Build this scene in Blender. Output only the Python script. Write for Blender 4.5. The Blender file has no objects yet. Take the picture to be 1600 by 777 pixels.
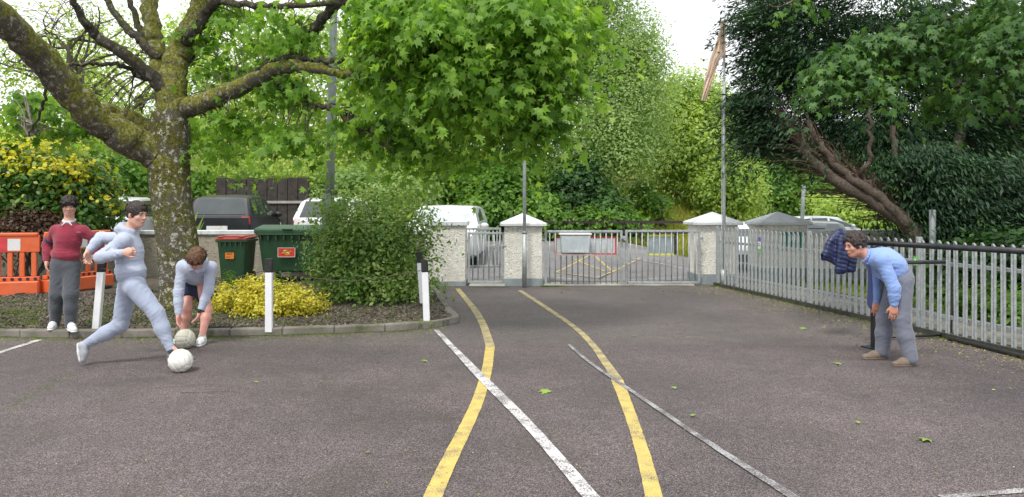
import bpy, math, random
import numpy as np
from mathutils import Vector, Matrix, noise as mnoise
PI = math.pi
random.seed(7)
RNG = np.random.default_rng(7)
SC = bpy.context.scene
COL = SC.collection

# ------------------------------------------------------------------ camera, sky, sun, exposure
EYE = 1.58            # camera height (m)
FPX = 1200.0          # focal length in photo pixels (photo 1600 x 777)
HOR = 325.0           # horizon row in the photo
cam_data = bpy.data.cameras.new("camera")
cam_data.sensor_width = 36.0
cam_data.lens = 36.0 * FPX / 1600.0
cam_data.shift_y = -(388.5 - HOR) / 1600.0
cam_data.clip_start = 0.1
cam_data.clip_end = 2000.0
cam = bpy.data.objects.new("camera", cam_data)
COL.objects.link(cam)
cam.location = (0, 0, EYE)
cam.rotation_euler = (math.radians(90), 0, 0)
SC.camera = cam

SUN_EL, SUN_AZ = math.radians(58), math.radians(200)
world = bpy.data.worlds.new("World")
SC.world = world
world.use_nodes = True
wn, wl = world.node_tree.nodes, world.node_tree.links
bg = wn["Background"]
sky = wn.new("ShaderNodeTexSky"); sky.sky_type = 'NISHITA'; sky.sun_disc = False
sky.sun_elevation = SUN_EL; sky.sun_rotation = SUN_AZ
sky.dust_density = 3.0
ovc = wn.new("ShaderNodeTexNoise"); ovc.inputs['Scale'].default_value = 2.2; ovc.inputs['Detail'].default_value = 5
wtc = wn.new("ShaderNodeTexCoord"); wl.new(wtc.outputs['Generated'], ovc.inputs['Vector'])
wr = wn.new("ShaderNodeValToRGB")
wr.color_ramp.elements[0].position = .3; wr.color_ramp.elements[0].color = (.84, .87, .92, 1)
wr.color_ramp.elements[1].position = .7; wr.color_ramp.elements[1].color = (1, 1, 1, 1)
wl.new(ovc.outputs['Fac'], wr.inputs['Fac'])
vm = wn.new("ShaderNodeVectorMath"); vm.operation = 'SCALE'; vm.inputs['Scale'].default_value = 10.5
wl.new(wr.outputs['Color'], vm.inputs[0])
wm = wn.new("ShaderNodeMixRGB"); wm.inputs['Fac'].default_value = 0.88      # overcast: cloud covers most of the blue
wl.new(sky.outputs['Color'], wm.inputs[1]); wl.new(vm.outputs[0], wm.inputs[2])
wl.new(wm.outputs['Color'], bg.inputs['Color'])
bg.inputs['Strength'].default_value = 0.122

sun_d = bpy.data.lights.new("sun", 'SUN'); sun_d.energy = 2.1; sun_d.angle = math.radians(11)
sun_d.color = (1.0, .96, .88)
sun = bpy.data.objects.new("sun", sun_d); COL.objects.link(sun)
sd = Vector((math.sin(SUN_AZ) * math.cos(SUN_EL), math.cos(SUN_AZ) * math.cos(SUN_EL), math.sin(SUN_EL)))
sun.rotation_euler = sd.to_track_quat('Z', 'Y').to_euler()
sun.location = (0, 0, 30)
SC.view_settings.view_transform = 'Standard'
SC.view_settings.look = 'None'
SC.view_settings.exposure = 0.45
SC.view_settings.gamma = 1.0

# ------------------------------------------------------------------ layout helpers (photo pixel -> place in the world)
def P(px, py, D):
    return Vector(((px - 800) / FPX * D, D, EYE - (py - HOR) / FPX * D))
def G(px, py, z=0.0):
    D = (EYE - z) * FPX / (py - HOR)
    return Vector(((px - 800) / FPX * D, D, z))
def X(px, D): return (px - 800) / FPX * D
def Z(py, D): return EYE - (py - HOR) / FPX * D

# ------------------------------------------------------------------ object helpers
ORG = {}
def tag(o, label=None, cat=None, group=None, kind=None):
    if label: o['label'] = label
    if cat: o['category'] = cat
    if group: o['group'] = group
    if kind: o['kind'] = kind
    return o
def empty(name, loc, label, cat, group=None):
    o = bpy.data.objects.new(name, None); COL.objects.link(o)
    o.empty_display_size = .1
    o.location = loc; ORG[o.name] = Vector(loc)
    return tag(o, label, cat, group)
def link(name, me, parent=None, mats=()):
    for m in mats: me.materials.append(m)
    o = bpy.data.objects.new(name, me); COL.objects.link(o)
    if parent is not None:
        o.parent = parent
    ORG[o.name] = ORG.get(parent.name, Vector((0, 0, 0))) if parent is not None else Vector((0, 0, 0))
    return o
def children_of(o): return [c for c in bpy.data.objects if c.parent == o]
def copy_tree(o, loc=None, rz=None):
    c = o.copy(); COL.objects.link(c)
    if loc is not None: c.location = loc
    if rz is not None: c.rotation_euler[2] = rz
    for ch in o.children:
        d = ch.copy(); COL.objects.link(d); d.parent = c
        for g in ch.children:
            e = g.copy(); COL.objects.link(e); e.parent = d
    return c

class MB:
    """collects simple shapes in world space and links them as one mesh"""
    def __init__(s): s.v = []; s.f = []
    def add(s, vs, fs):
        n = len(s.v); s.v += [tuple(v) for v in vs]; s.f += [tuple(i + n for i in f) for f in fs]; return s
    def box(s, c, d, rz=0, rx=0, ry=0):
        M = Matrix.Rotation(rz, 3, 'Z') @ Matrix.Rotation(ry, 3, 'Y') @ Matrix.Rotation(rx, 3, 'X')
        c = Vector(c)
        vs = [c + M @ Vector((sx * d[0] / 2, sy * d[1] / 2, sz * d[2] / 2)) for sz in (-1, 1) for sx, sy in ((-1, -1), (1, -1), (1, 1), (-1, 1))]
        return s.add(vs, [(3, 2, 1, 0), (4, 5, 6, 7), (0, 1, 5, 4), (1, 2, 6, 5), (2, 3, 7, 6), (3, 0, 4, 7)])
    def boxlh(s, lo, hi):
        return s.box([(a + b) / 2 for a, b in zip(lo, hi)], [b - a for a, b in zip(lo, hi)])
    def tube(s, pts, rad, seg=8, cap=True):
        pts = [Vector(p) for p in pts]
        if not hasattr(rad, '__len__'): rad = [rad] * len(pts)
        vs = []; fs = []
        prev = None
        for i, p in enumerate(pts):
            t = (pts[min(i + 1, len(pts) - 1)] - pts[max(i - 1, 0)]).normalized()
            if prev is None:
                a = Vector((0, 0, 1)) if abs(t.z) < .9 else Vector((1, 0, 0))
                u = t.cross(a).normalized()
            else:
                u = (prev - t * prev.dot(t)).normalized()
            prev = u; w = t.cross(u)
            for k in range(seg):
                a = 2 * PI * k / seg
                vs.append(p + (u * math.cos(a) + w * math.sin(a)) * rad[i])
        for i in range(len(pts) - 1):
            for k in range(seg):
                k2 = (k + 1) % seg
                fs.append((i * seg + k, i * seg + k2, (i + 1) * seg + k2, (i + 1) * seg + k))
        if cap:
            fs.append(tuple(reversed(range(seg)))); n = (len(pts) - 1) * seg
            fs.append(tuple(n + k for k in range(seg)))
        return s.add(vs, fs)
    def prism(s, poly, axis, thick):
        """poly: list of 3d points (planar), extruded by vector axis*thick"""
        a = Vector(axis) * thick; n = len(poly)
        vs = [Vector(p) for p in poly] + [Vector(p) + a for p in poly]
        fs = [tuple(reversed(range(n))), tuple(range(n, 2 * n))]
        fs += [(i, (i + 1) % n, n + (i + 1) % n, n + i) for i in range(n)]
        return s.add(vs, fs)
    def ball(s, c, r, seg=10, rings=7):
        if not hasattr(r, '__len__'): r = (r, r, r)
        vs = [Vector(c) + Vector((0, 0, r[2]))]; fs = []
        for i in range(1, rings):
            a = PI * i / rings
            for k in range(seg):
                b = 2 * PI * k / seg
                vs.append(Vector(c) + Vector((r[0] * math.sin(a) * math.cos(b), r[1] * math.sin(a) * math.sin(b), r[2] * math.cos(a))))
        vs.append(Vector(c) - Vector((0, 0, r[2])))
        for k in range(seg): fs.append((0, 1 + k, 1 + (k + 1) % seg))
        for i in range(rings - 2):
            for k in range(seg):
                a = 1 + i * seg + k; b = 1 + i * seg + (k + 1) % seg
                fs.append((a, a + seg, b + seg, b))
        n = len(vs) - 1
        for k in range(seg): fs.append((n, n - seg + (k + 1) % seg, n - seg + k))
        return s.add(vs, fs)
    def build(s, name, mat, parent=None, local=False, smooth=False, bevel=0, seg=1):
        o = ORG.get(parent.name, Vector((0, 0, 0))) if (parent is not None and not local) else Vector((0, 0, 0))
        me = bpy.data.meshes.new(name)
        me.from_pydata([(v[0] - o.x, v[1] - o.y, v[2] - o.z) for v in s.v], [], s.f)
        if smooth: me.polygons.foreach_set('use_smooth', [True] * len(me.polygons))
        me.update()
        ob = link(name, me, parent, [mat] if mat else [])
        if bevel:
            b = ob.modifiers.new('bevel', 'BEVEL'); b.width = bevel; b.segments = seg; b.limit_method = 'ANGLE'; b.angle_limit = math.radians(40)
        return ob

def np_mesh(name, V, F, mat, parent=None, smooth=False):
    """V (n,3) world-space, F (m,k) same-sized polygons"""
    o = ORG.get(parent.name, Vector((0, 0, 0))) if parent is not None else Vector((0, 0, 0))
    V = np.asarray(V, np.float32) - np.array(o, np.float32)
    m, k = F.shape
    me = bpy.data.meshes.new(name)
    me.vertices.add(len(V)); me.vertices.foreach_set('co', V.ravel())
    me.loops.add(m * k); me.loops.foreach_set('vertex_index', F.astype(np.int32).ravel())
    me.polygons.add(m); me.polygons.foreach_set('loop_start', np.arange(0, m * k, k, dtype=np.int32))
    if smooth: me.polygons.foreach_set('use_smooth', np.ones(m, bool))
    me.update(calc_edges=True)
    return link(name, me, parent, [mat] if mat else [])

# ------------------------------------------------------------------ materials
def new_mat(name):
    m = bpy.data.materials.new(name); m.use_nodes = True
    return m, m.node_tree.nodes, m.node_tree.links, m.node_tree.nodes['Principled BSDF']
def ramp(n, l, fac, c0, c1, p0=.35, p1=.65):
    r = n.new('ShaderNodeValToRGB'); e = r.color_ramp.elements
    e[0].position = p0; e[0].color = (*c0, 1); e[1].position = p1; e[1].color = (*c1, 1)
    l.new(fac, r.inputs['Fac']); return r.outputs['Color']
def noise_n(n, l, vec, scale, detail=4, rough=.55, dist=0):
    t = n.new('ShaderNodeTexNoise'); t.inputs['Scale'].default_value = scale; t.inputs['Detail'].default_value = detail
    t.inputs['Roughness'].default_value = rough; t.inputs['Distortion'].default_value = dist
    l.new(vec, t.inputs['Vector']); return t.outputs['Fac']
def bump_n(n, l, b, h, strength, dist, prev=None):
    bp = n.new('ShaderNodeBump'); bp.inputs['Strength'].default_value = strength; bp.inputs['Distance'].default_value = dist
    l.new(h, bp.inputs['Height'])
    if prev is not None: l.new(prev, bp.inputs['Normal'])
    l.new(bp.outputs['Normal'], b.inputs['Normal']); return bp.outputs['Normal']
def mixc(n, l, fac, a, b, mode='MIX'):
    m = n.new('ShaderNodeMixRGB'); m.blend_type = mode
    for i, s in ((0, fac), (1, a), (2, b)):
        if isinstance(s, (int, float)): m.inputs[i].default_value = s
        elif isinstance(s, tuple): m.inputs[i].default_value = (*s, 1)
        else: l.new(s, m.inputs[i])
    return m.outputs['Color']
def M(name, c0, c1=None, scale=6, rough=.7, metal=0, bump=.0, bscale=40, bdist=.004, spec=.5, coat=0, dirt=None, dscale=3, dpos=(.5, .75)):
    """two-colour noise material with fine relief and optional dirt patches"""
    m, n, l, b = new_mat(name)
    tc = n.new('ShaderNodeTexCoord'); v = tc.outputs['Object']
    c1 = c1 or tuple(min(1, x * 1.15) for x in c0)
    col = ramp(n, l, noise_n(n, l, v, scale, 5), c0, c1)
    if dirt:
        f = n.new('ShaderNodeMapRange'); f.inputs['From Min'].default_value = dpos[0]; f.inputs['From Max'].default_value = dpos[1]
        l.new(noise_n(n, l, v, dscale, 8, .65), f.inputs['Value'])
        col = mixc(n, l, f.outputs[0], col, dirt)
    l.new(col, b.inputs['Base Color'])
    b.inputs['Roughness'].default_value = rough; b.inputs['Metallic'].default_value = metal
    b.inputs['Specular IOR Level'].default_value = spec; b.inputs['Coat Weight'].default_value = coat
    if bump: bump_n(n, l, b, noise_n(n, l, v, bscale, 6, .6), bump, bdist)
    return m
def leaf_mat(name, cols, trans=.45, rough=.5, spec=.4, patch=1.2):
    """leaf colours vary from leaf to leaf and in patches; light passes through"""
    m, n, l, b = new_mat(name)
    geo = n.new('ShaderNodeNewGeometry'); tc = n.new('ShaderNodeTexCoord')
    r = n.new('ShaderNodeValToRGB'); e = r.color_ramp.elements
    for i, c in enumerate(cols):
        p = i / max(1, len(cols) - 1)
        if i < 2: e[i].position = p; e[i].color = (*c, 1)
    e[0].color = (*cols[0], 1); e[1].color = (*cols[-1], 1); e[1].position = 1
    for i, c in enumerate(cols[1:-1]):
        x = e.new((i + 1) / (len(cols) - 1)); x.color = (*c, 1)
    nz = noise_n(n, l, tc.outputs['Object'], patch, 2)
    mt = n.new('ShaderNodeMath'); mt.operation = 'MULTIPLY_ADD'; mt.inputs[1].default_value = .62; 
    l.new(geo.outputs['Random Per Island'], mt.inputs[0])
    m2 = n.new('ShaderNodeMath'); m2.operation = 'MULTIPLY_ADD'; m2.inputs[1].default_value = 1.3; m2.inputs[2].default_value = -.46
    l.new(nz, m2.inputs[0]); l.new(m2.outputs[0], mt.inputs[2])
    l.new(mt.outputs[0], r.inputs['Fac'])
    l.new(r.outputs['Color'], b.inputs['Base Color'])
    b.inputs['Roughness'].default_value = rough; b.inputs['Specular IOR Level'].default_value = spec
    tr = n.new('ShaderNodeBsdfTranslucent')
    tcol = mixc(n, l, 1.0, r.outputs['Color'], (1.5, 1.45, .7), 'MULTIPLY')
    l.new(tcol, tr.inputs['Color'])
    mx = n.new('ShaderNodeMixShader'); mx.inputs[0].default_value = trans
    l.new(b.outputs[0], mx.inputs[1]); l.new(tr.outputs[0], mx.inputs[2])
    l.new(mx.outputs[0], n['Material Output'].inputs['Surface'])
    return m

def asphalt(name, c_dark, c_mid, c_light, stain=(.06, .055, .05)):
    m, n, l, b = new_mat(name)
    v = n.new('ShaderNodeTexCoord').outputs['Object']
    vo = n.new('ShaderNodeTexVoronoi'); vo.inputs['Scale'].default_value = 190; l.new(v, vo.inputs['Vector'])
    sep = n.new('ShaderNodeSeparateColor'); l.new(vo.outputs['Color'], sep.inputs[0])
    r = n.new('ShaderNodeValToRGB'); e = r.color_ramp.elements
    e[0].position = .15; e[0].color = (*c_dark, 1); e[1].position = .97; e[1].color = (*c_light, 1)
    x = e.new(.6); x.color = (*c_mid, 1)
    l.new(sep.outputs[0], r.inputs['Fac'])
    big = ramp(n, l, noise_n(n, l, v, .55, 6, .6), (.64, .63, .64), (1.20, 1.15, 1.12), .30, .70)
    col = mixc(n, l, 1, r.outputs['Color'], big, 'MULTIPLY')
    mid = ramp(n, l, noise_n(n, l, v, 7, 7, .7), (.86, .86, .86), (1.1, 1.1, 1.1), .3, .7)
    col = mixc(n, l, 1, col, mid, 'MULTIPLY')
    mr = n.new('ShaderNodeMapRange'); mr.inputs['From Min'].default_value = .5; mr.inputs['From Max'].default_value = .72; mr.inputs['To Max'].default_value = .62
    l.new(noise_n(n, l, v, .9, 10, .72, .8), mr.inputs['Value'])
    col = mixc(n, l, mr.outputs[0], col, stain)
    l.new(col, b.inputs['Base Color'])
    rr = ramp(n, l, noise_n(n, l, v, 1.1, 4), (.6,) * 3, (.9,) * 3)
    l.new(rr, b.inputs['Roughness']); b.inputs['Specular IOR Level'].default_value = .3
    bp = bump_n(n, l, b, vo.outputs['Distance'], .6, .006)
    bump_n(n, l, b, noise_n(n, l, v, 30, 6, .7), .35, .008, bp)
    return m
def paint_line(name, c, under, wear=.5, c2=None):
    m, n, l, b = new_mat(name)
    v = n.new('ShaderNodeTexCoord').outputs['Object']
    f = n.new('ShaderNodeMapRange'); f.inputs['From Min'].default_value = wear - .04; f.inputs['From Max'].default_value = wear + .04
    a = n.new('ShaderNodeMath'); a.operation = 'MULTIPLY_ADD'; a.inputs[1].default_value = .55
    l.new(noise_n(n, l, v, 110, 3, .6), a.inputs[0])
    c_ = n.new('ShaderNodeMath'); c_.operation = 'MULTIPLY'; c_.inputs[1].default_value = .45
    l.new(noise_n(n, l, v, 5, 6, .65), c_.inputs[0]); l.new(c_.outputs[0], a.inputs[2])
    l.new(a.outputs[0], f.inputs['Value'])
    paint = ramp(n, l, noise_n(n, l, v, 9, 6), c2 or tuple(x * .78 for x in c), c, .3, .7)
    l.new(mixc(n, l, f.outputs[0], paint, under), b.inputs['Base Color'])
    b.inputs['Roughness'].default_value = .75
    bump_n(n, l, b, noise_n(n, l, v, 120, 3), .5, .003)
    return m
def roughcast(name, c, dirt):
    m, n, l, b = new_mat(name)
    v = n.new('ShaderNodeTexCoord').outputs['Object']
    h = noise_n(n, l, v, 17, 3, .5, 2.2)
    h2 = noise_n(n, l, v, 70, 4, .6, .6)
    cc = ramp(n, l, h, tuple(x * .72 for x in c), c, .32, .52)
    mr = n.new('ShaderNodeMapRange'); mr.inputs['From Min'].default_value = .48; mr.inputs['From Max'].default_value = .8; mr.inputs['To Max'].default_value = .7
    l.new(noise_n(n, l, v, 2.2, 8, .7), mr.inputs['Value'])
    cc = mixc(n, l, mr.outputs[0], cc, dirt)
    l.new(cc, b.inputs['Base Color']); b.inputs['Roughness'].default_value = .9
    bp = bump_n(n, l, b, h, 1.0, .035)
    bump_n(n, l, b, h2, .5, .01, bp)
    return m
def bark(name, base, moss, lichen, scale=1.0, mossamt=.5):
    m, n, l, b = new_mat(name)
    v = n.new('ShaderNodeTexCoord').outputs['Object']
    h = noise_n(n, l, v, 22 * scale, 8, .7, .8)
    col = ramp(n, l, h, tuple(x * .45 for x in base), tuple(min(1, x * 1.3) for x in base), .3, .7)
    geo = n.new('ShaderNodeNewGeometry'); sx = n.new('ShaderNodeSeparateXYZ'); l.new(geo.outputs['Normal'], sx.inputs[0])
    ad = n.new('ShaderNodeMath'); ad.operation = 'MULTIPLY_ADD'; ad.inputs[1].default_value = .22
    l.new(sx.outputs['Z'], ad.inputs[0]); l.new(noise_n(n, l, v, 2.6, 8, .72), ad.inputs[2])
    mr = n.new('ShaderNodeMapRange'); mr.inputs['From Min'].default_value = mossamt; mr.inputs['From Max'].default_value = mossamt + .1; mr.inputs['To Max'].default_value = .9
    l.new(ad.outputs[0], mr.inputs['Value'])
    mcol = ramp(n, l, noise_n(n, l, v, 30, 4), tuple(x * .45 for x in moss), tuple(x * 1.5 for x in moss))
    col = mixc(n, l, mr.outputs[0], col, mcol)
    ml = n.new('ShaderNodeMapRange'); ml.inputs['From Min'].default_value = .545; ml.inputs['From Max'].default_value = .585
    l.new(noise_n(n, l, v, 13, 8, .8, .3), ml.inputs['Value'])
    if lichen: col = mixc(n, l, ml.outputs[0], col, lichen)
    l.new(col, b.inputs['Base Color']); b.inputs['Roughness'].default_value = .95; b.inputs['Specular IOR Level'].default_value = .15
    bp = bump_n(n, l, b, h, 1.0, .03)
    bump_n(n, l, b, noise_n(n, l, v, 90, 5, .7), .6, .01, bp)
    return m
def fabric(name, c, c2=None, weave=420, rough=.95, heather=.0):
    m, n, l, b = new_mat(name)
    v = n.new('ShaderNodeTexCoord').outputs['Object']
    c2 = c2 or tuple(x * .86 for x in c)
    col = ramp(n, l, noise_n(n, l, v, 5, 5, .6), c2, c, .3, .7)
    l.new(col, b.inputs['Base Color']); b.inputs['Roughness'].default_value = rough
    b.inputs['Sheen Weight'].default_value = .25; b.inputs['Specular IOR Level'].default_value = .2
    bp = bump_n(n, l, b, noise_n(n, l, v, 12, 4, .5, .8), .22, .012)
    bump_n(n, l, b, noise_n(n, l, v, weave, 2), .3, .002, bp)
    return m
def skin_mat(name, c):
    m, n, l, b = new_mat(name)
    v = n.new('ShaderNodeTexCoord').outputs['Object']
    col = ramp(n, l, noise_n(n, l, v, 14, 4), tuple(a * k for a, k in zip(c, (.95, .82, .8))), c, .3, .7)
    l.new(col, b.inputs['Base Color']); b.inputs['Roughness'].default_value = .5
    b.inputs['Subsurface Weight'].default_value = .12; b.inputs['Subsurface Radius'].default_value = (.6, .25, .12); b.inputs['Subsurface Scale'].default_value = .02
    return m
def glass_mat(name, c=(.03, .04, .045), rough=.04):
    m, n, l, b = new_mat(name)
    v = n.new('ShaderNodeTexCoord').outputs['Object']
    l.new(ramp(n, l, noise_n(n, l, v, 2, 3), c, tuple(x * 1.6 for x in c)), b.inputs['Base Color'])
    b.inputs['Roughness'].default_value = rough; b.inputs['Specular IOR Level'].default_value = .6; b.inputs['Coat Weight'].default_value = .1
    return m

MT = {}
MT['asphalt_near'] = asphalt('asphalt_near', (.056, .045, .046), (.112, .095, .096), (.275, .242, .246), (.064, .055, .042))
MT['asphalt_far'] = asphalt('asphalt_far', (.066, .057, .055), (.122, .108, .104), (.265, .242, .237), (.070, .062, .050))
MT['carpark'] = asphalt('asphalt_carpark', (.14, .14, .145), (.22, .22, .225), (.36, .36, .37))
MT['yellow'] = paint_line('yellow_paint', (.60, .46, .13), (.17, .145, .12), .555)
MT['yellow_old'] = paint_line('yellow_paint_worn', (.52, .42, .16), (.15, .135, .13), .515)
MT['white_line'] = paint_line('white_paint_line', (.72, .70, .70), (.16, .15, .15), .505)
MT['grey_line'] = paint_line('grey_paint_line', (.40, .41, .42), (.115, .10, .10), .49)
MT['white_faint'] = paint_line('faint_white_paint', (.52, .51, .50), (.115, .10, .10), .475)
MT['concrete'] = M('concrete', (.27, .26, .235), (.40, .39, .36), 5, .9, bump=.5, bscale=60, dirt=(.10, .105, .06), dscale=2.5, dpos=(.48, .7))
MT['path'] = M('path_concrete', (.13, .125, .11), (.22, .21, .19), 6, .95, bump=.5, dirt=(.07, .075, .04), dscale=2.5, dpos=(.48, .65))
MT['kerb'] = M('kerb_concrete', (.15, .135, .115), (.26, .24, .21), 8, .95, bump=.8, bscale=45, bdist=.008, dirt=(.08, .085, .045), dscale=4, dpos=(.47, .65))
MT['soil'] = M('bark_mulch_soil', (.06, .048, .036), (.125, .105, .08), 14, 1, bump=1, bscale=50, bdist=.02, dirt=(.06, .08, .03), dscale=1.4, dpos=(.52, .68))
MT['grass'] = M('grass_ground', (.09, .12, .03), (.20, .22, .05), 1.2, 1, bump=1, bscale=30, bdist=.05, dirt=(.05, .08, .02), dscale=.8)
MT['hill'] = M('bank_grass', (.13, .17, .03), (.30, .30, .06), .35, 1, bump=1, bscale=14, bdist=.08, dirt=(.08, .12, .025), dscale=.5)
MT['roughcast'] = roughcast('cream_roughcast', (.85, .83, .76), (.55, .52, .43))
MT['roughcast_wall'] = roughcast('tan_roughcast', (.42, .38, .31), (.26, .235, .19))
MT['coping'] = M('painted_coping', (.56, .59, .62), (.68, .71, .74), 5, .6, bump=.2, dirt=(.36, .38, .36), dscale=3)
MT['plinth'] = M('grey_plinth_paint', (.22, .26, .28), (.30, .34, .36), 4, .8, bump=.4, dirt=(.15, .16, .13), dscale=3)
MT['galv'] = M('galvanised_steel', (.32, .35, .36), (.46, .49, .50), 22, .52, metal=.35, bump=.12, bscale=90, dirt=(.22, .24, .23), dscale=9)
MT['galv_dull'] = M('dull_galvanised_steel', (.30, .32, .33), (.42, .44, .45), 12, .55, metal=.35, bump=.1, dirt=(.2, .17, .13), dscale=5, dpos=(.6, .8))
MT['pole'] = M('pole_paint', (.15, .18, .18), (.22, .25, .25), 4, .6, metal=.1, bump=.1, dirt=(.13, .15, .11), dscale=5)
MT['black'] = M('black_paint', (.012, .013, .016), (.03, .03, .034), 10, .35, bump=.1)
MT['black_rubber'] = M('black_rubber', (.012, .012, .012), (.03, .03, .03), 10, .8)
MT['white_paint'] = M('white_gloss_paint', (.72, .73, .76), (.8, .81, .83), 6, .5, bump=.15, dirt=(.42, .42, .38), dscale=6, dpos=(.6, .8))
MT['orange'] = M('orange_plastic', (.62, .105, .03), (.78, .16, .05), 4, .45, bump=.1, dirt=(.42, .10, .05), dscale=4)
MT['red_refl'] = M('red_reflective', (.50, .03, .04), (.62, .05, .06), 7, .4)
MT['white_refl'] = M('white_reflective', (.66, .66, .66), (.76, .76, .76), 7, .4, dirt=(.5, .47, .43), dscale=7)
MT['bin_green'] = M('dark_green_plastic', (.018, .07, .03), (.028, .095, .042), 4, .42, bump=.08, dirt=(.05, .075, .045), dscale=3)
MT['bin_lid_red'] = M('red_lid_plastic', (.42, .06, .04), (.52, .10, .07), 5, .45, dirt=(.3, .1, .08), dscale=6)
MT['orange_sticker'] = M('orange_sticker', (.85, .22, .02), (.9, .27, .03), 6, .5)
MT['red_sticker'] = M('red_sticker', (.62, .03, .02), (.7, .05, .03), 6, .4)
MT['yellow_print'] = M('yellow_print', (.75, .55, .05), (.8, .6, .1), 6, .5)
MT['black_print'] = M('dark_print', (.03, .025, .02), (.05, .04, .03), 6, .5)
MT['wood_dark'] = M('dark_timber', (.022, .018, .015), (.05, .042, .035), 8, .9, bump=.5, bscale=20)
MT['bark'] = bark('mossy_maple_bark', (.125, .112, .088), (.10, .098, .018), (.50, .50, .45), 1.0, .44)
MT['bark_limb'] = bark('mossy_limb_bark', (.12, .108, .08), (.17, .17, .03), (.36, .35, .29), 1.0, .40)
MT['bark_dark'] = bark('dark_branch_bark', (.075, .066, .055), (.08, .078, .02), (.20, .20, .17), 1.3, .55)
MT['bark_bg'] = bark('grey_brown_bark', (.13, .115, .09), (.07, .09, .03), None, .6, .6)
MT['bark_red'] = bark('reddish_cypress_bark', (.115, .092, .074), (.07, .065, .035), None, .8, .75)
MT['twig'] = M('twig_bark', (.085, .07, .055), (.16, .14, .11), 10, .9)
MT['maple_leaf'] = leaf_mat('maple_leaf', [(.06, .145, .02), (.13, .27, .035), (.23, .41, .065), (.40, .56, .13)], .58)
MT['syc_leaf'] = leaf_mat('sycamore_leaf', [(.018, .055, .014), (.036, .10, .022), (.065, .155, .032), (.17, .31, .06)], .38)
MT['bg_yellow'] = leaf_mat('yellow_green_leaf', [(.14, .25, .05), (.25, .38, .08), (.38, .50, .12), (.52, .61, .18)], .5, patch=.5)
MT['bg_willow'] = leaf_mat('pale_willow_leaf', [(.13, .22, .07), (.21, .33, .11), (.31, .44, .16), (.43, .55, .23)], .5, patch=.5)
MT['bg_green'] = leaf_mat('mid_green_leaf', [(.05, .125, .02), (.095, .215, .032), (.165, .31, .048), (.27, .42, .085)], .48, patch=.6)
MT['bg_dark'] = leaf_mat('dark_ivy_leaf', [(.014, .042, .01), (.025, .075, .015), (.045, .12, .022), (.09, .19, .035)], .3, patch=.7)
MT['cypress'] = leaf_mat('cypress_spray', [(.008, .027, .013), (.016, .047, .019), (.028, .076, .026), (.055, .13, .036)], .18, rough=.6, patch=.9)
MT['hedge_leaf'] = leaf_mat('variegated_laurel_leaf', [(.03, .085, .014), (.055, .15, .022), (.12, .24, .04), (.42, .46, .10)], .35, rough=.35, patch=1.0)
MT['hedge_gold'] = leaf_mat('golden_laurel_leaf', [(.35, .38, .02), (.6, .56, .03), (.75, .68, .06)], .4, rough=.4)
MT['euonymus'] = leaf_mat('yellow_shrub_leaf', [(.30, .30, .02), (.46, .43, .035), (.62, .57, .07), (.73, .68, .14)], .35, rough=.4, patch=5)
MT['bush_leaf'] = leaf_mat('shrub_leaf', [(.06, .12, .025), (.12, .23, .045), (.24, .36, .09), (.46, .54, .24)], .45, rough=.45, patch=1.6)
MT['grass_blade'] = leaf_mat('grass_blade', [(.08, .15, .02), (.14, .24, .03), (.25, .34, .05)], .4, patch=2)
MT['dry_hedge'] = leaf_mat('brown_dry_leaf', [(.035, .018, .012), (.07, .035, .022), (.12, .07, .04)], .2, patch=3)

# ------------------------------------------------------------------ terrain and setting
def sstep(a, b, x):
    t = np.clip((x - a) / (b - a), 0, 1); return t * t * (3 - 2 * t)
def hgt(x, y):
    x = np.asarray(x, float); y = np.asarray(y, float)
    ramp_ = .35 * sstep(16.6, 24, y) * (1 - sstep(3.5, 6.5, x)) - .22 * sstep(17.2, 20, y) * sstep(3.5, 6.5, x)
    Hx = 4.3 - 4.15 * sstep(7.0, 12.5, x) 
    bank = Hx * sstep(27.5, 46, y) 
    left = 1.7 * sstep(24.6, 28, y) * (1 - sstep(-7, -1.5, x))
    roll = .15 * np.sin(x * .7 + 1) * np.sin(y * .5) * sstep(27, 33, y)
    far = 3.0 * sstep(60, 140, y)
    return ramp_ + bank + left + roll + far
def terrain():
    xs = np.concatenate([np.linspace(-220, -32, 16), np.linspace(-30, 30, 101), np.linspace(32, 220, 16)])
    ys = np.concatenate([np.linspace(-30, 14, 6), np.linspace(16, 60, 90), np.linspace(64, 420, 30)])
    XX, YY = np.meshgrid(xs, ys, indexing='ij')
    ZZ = hgt(XX, YY)
    V = np.stack([XX, YY, ZZ], -1).reshape(-1, 3)
    nx, ny = XX.shape; i, j = np.meshgrid(np.arange(nx - 1), np.arange(ny - 1), indexing='ij')
    a = (i * ny + j).ravel(); F = np.stack([a, a + ny, a + ny + 1, a + 1], 1)
    o = np_mesh('ground', V, F, MT['hill'], smooth=True); tag(o, kind='structure')
terrain()
def sheet(name, poly, z, mat, follow=False, kind='structure'):
    m = MB(); m.add([(p[0], p[1], z) for p in poly], [tuple(range(len(poly)))])
    o = m.build(name, mat); o.data.update()
    if o.data.polygons[0].normal.z < 0: o.data.flip_normals()
    if kind: o['kind'] = kind
    return o
sheet('yard', [(-40, -12), (40, -12), (40, 8.82), (-40, 8.82)], .004, MT['asphalt_near'])
sheet('yard_apron', [(-40, 8.82), (40, 8.82), (40, 16.6), (-40, 16.6)], .0045, MT['asphalt_far'])
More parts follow.
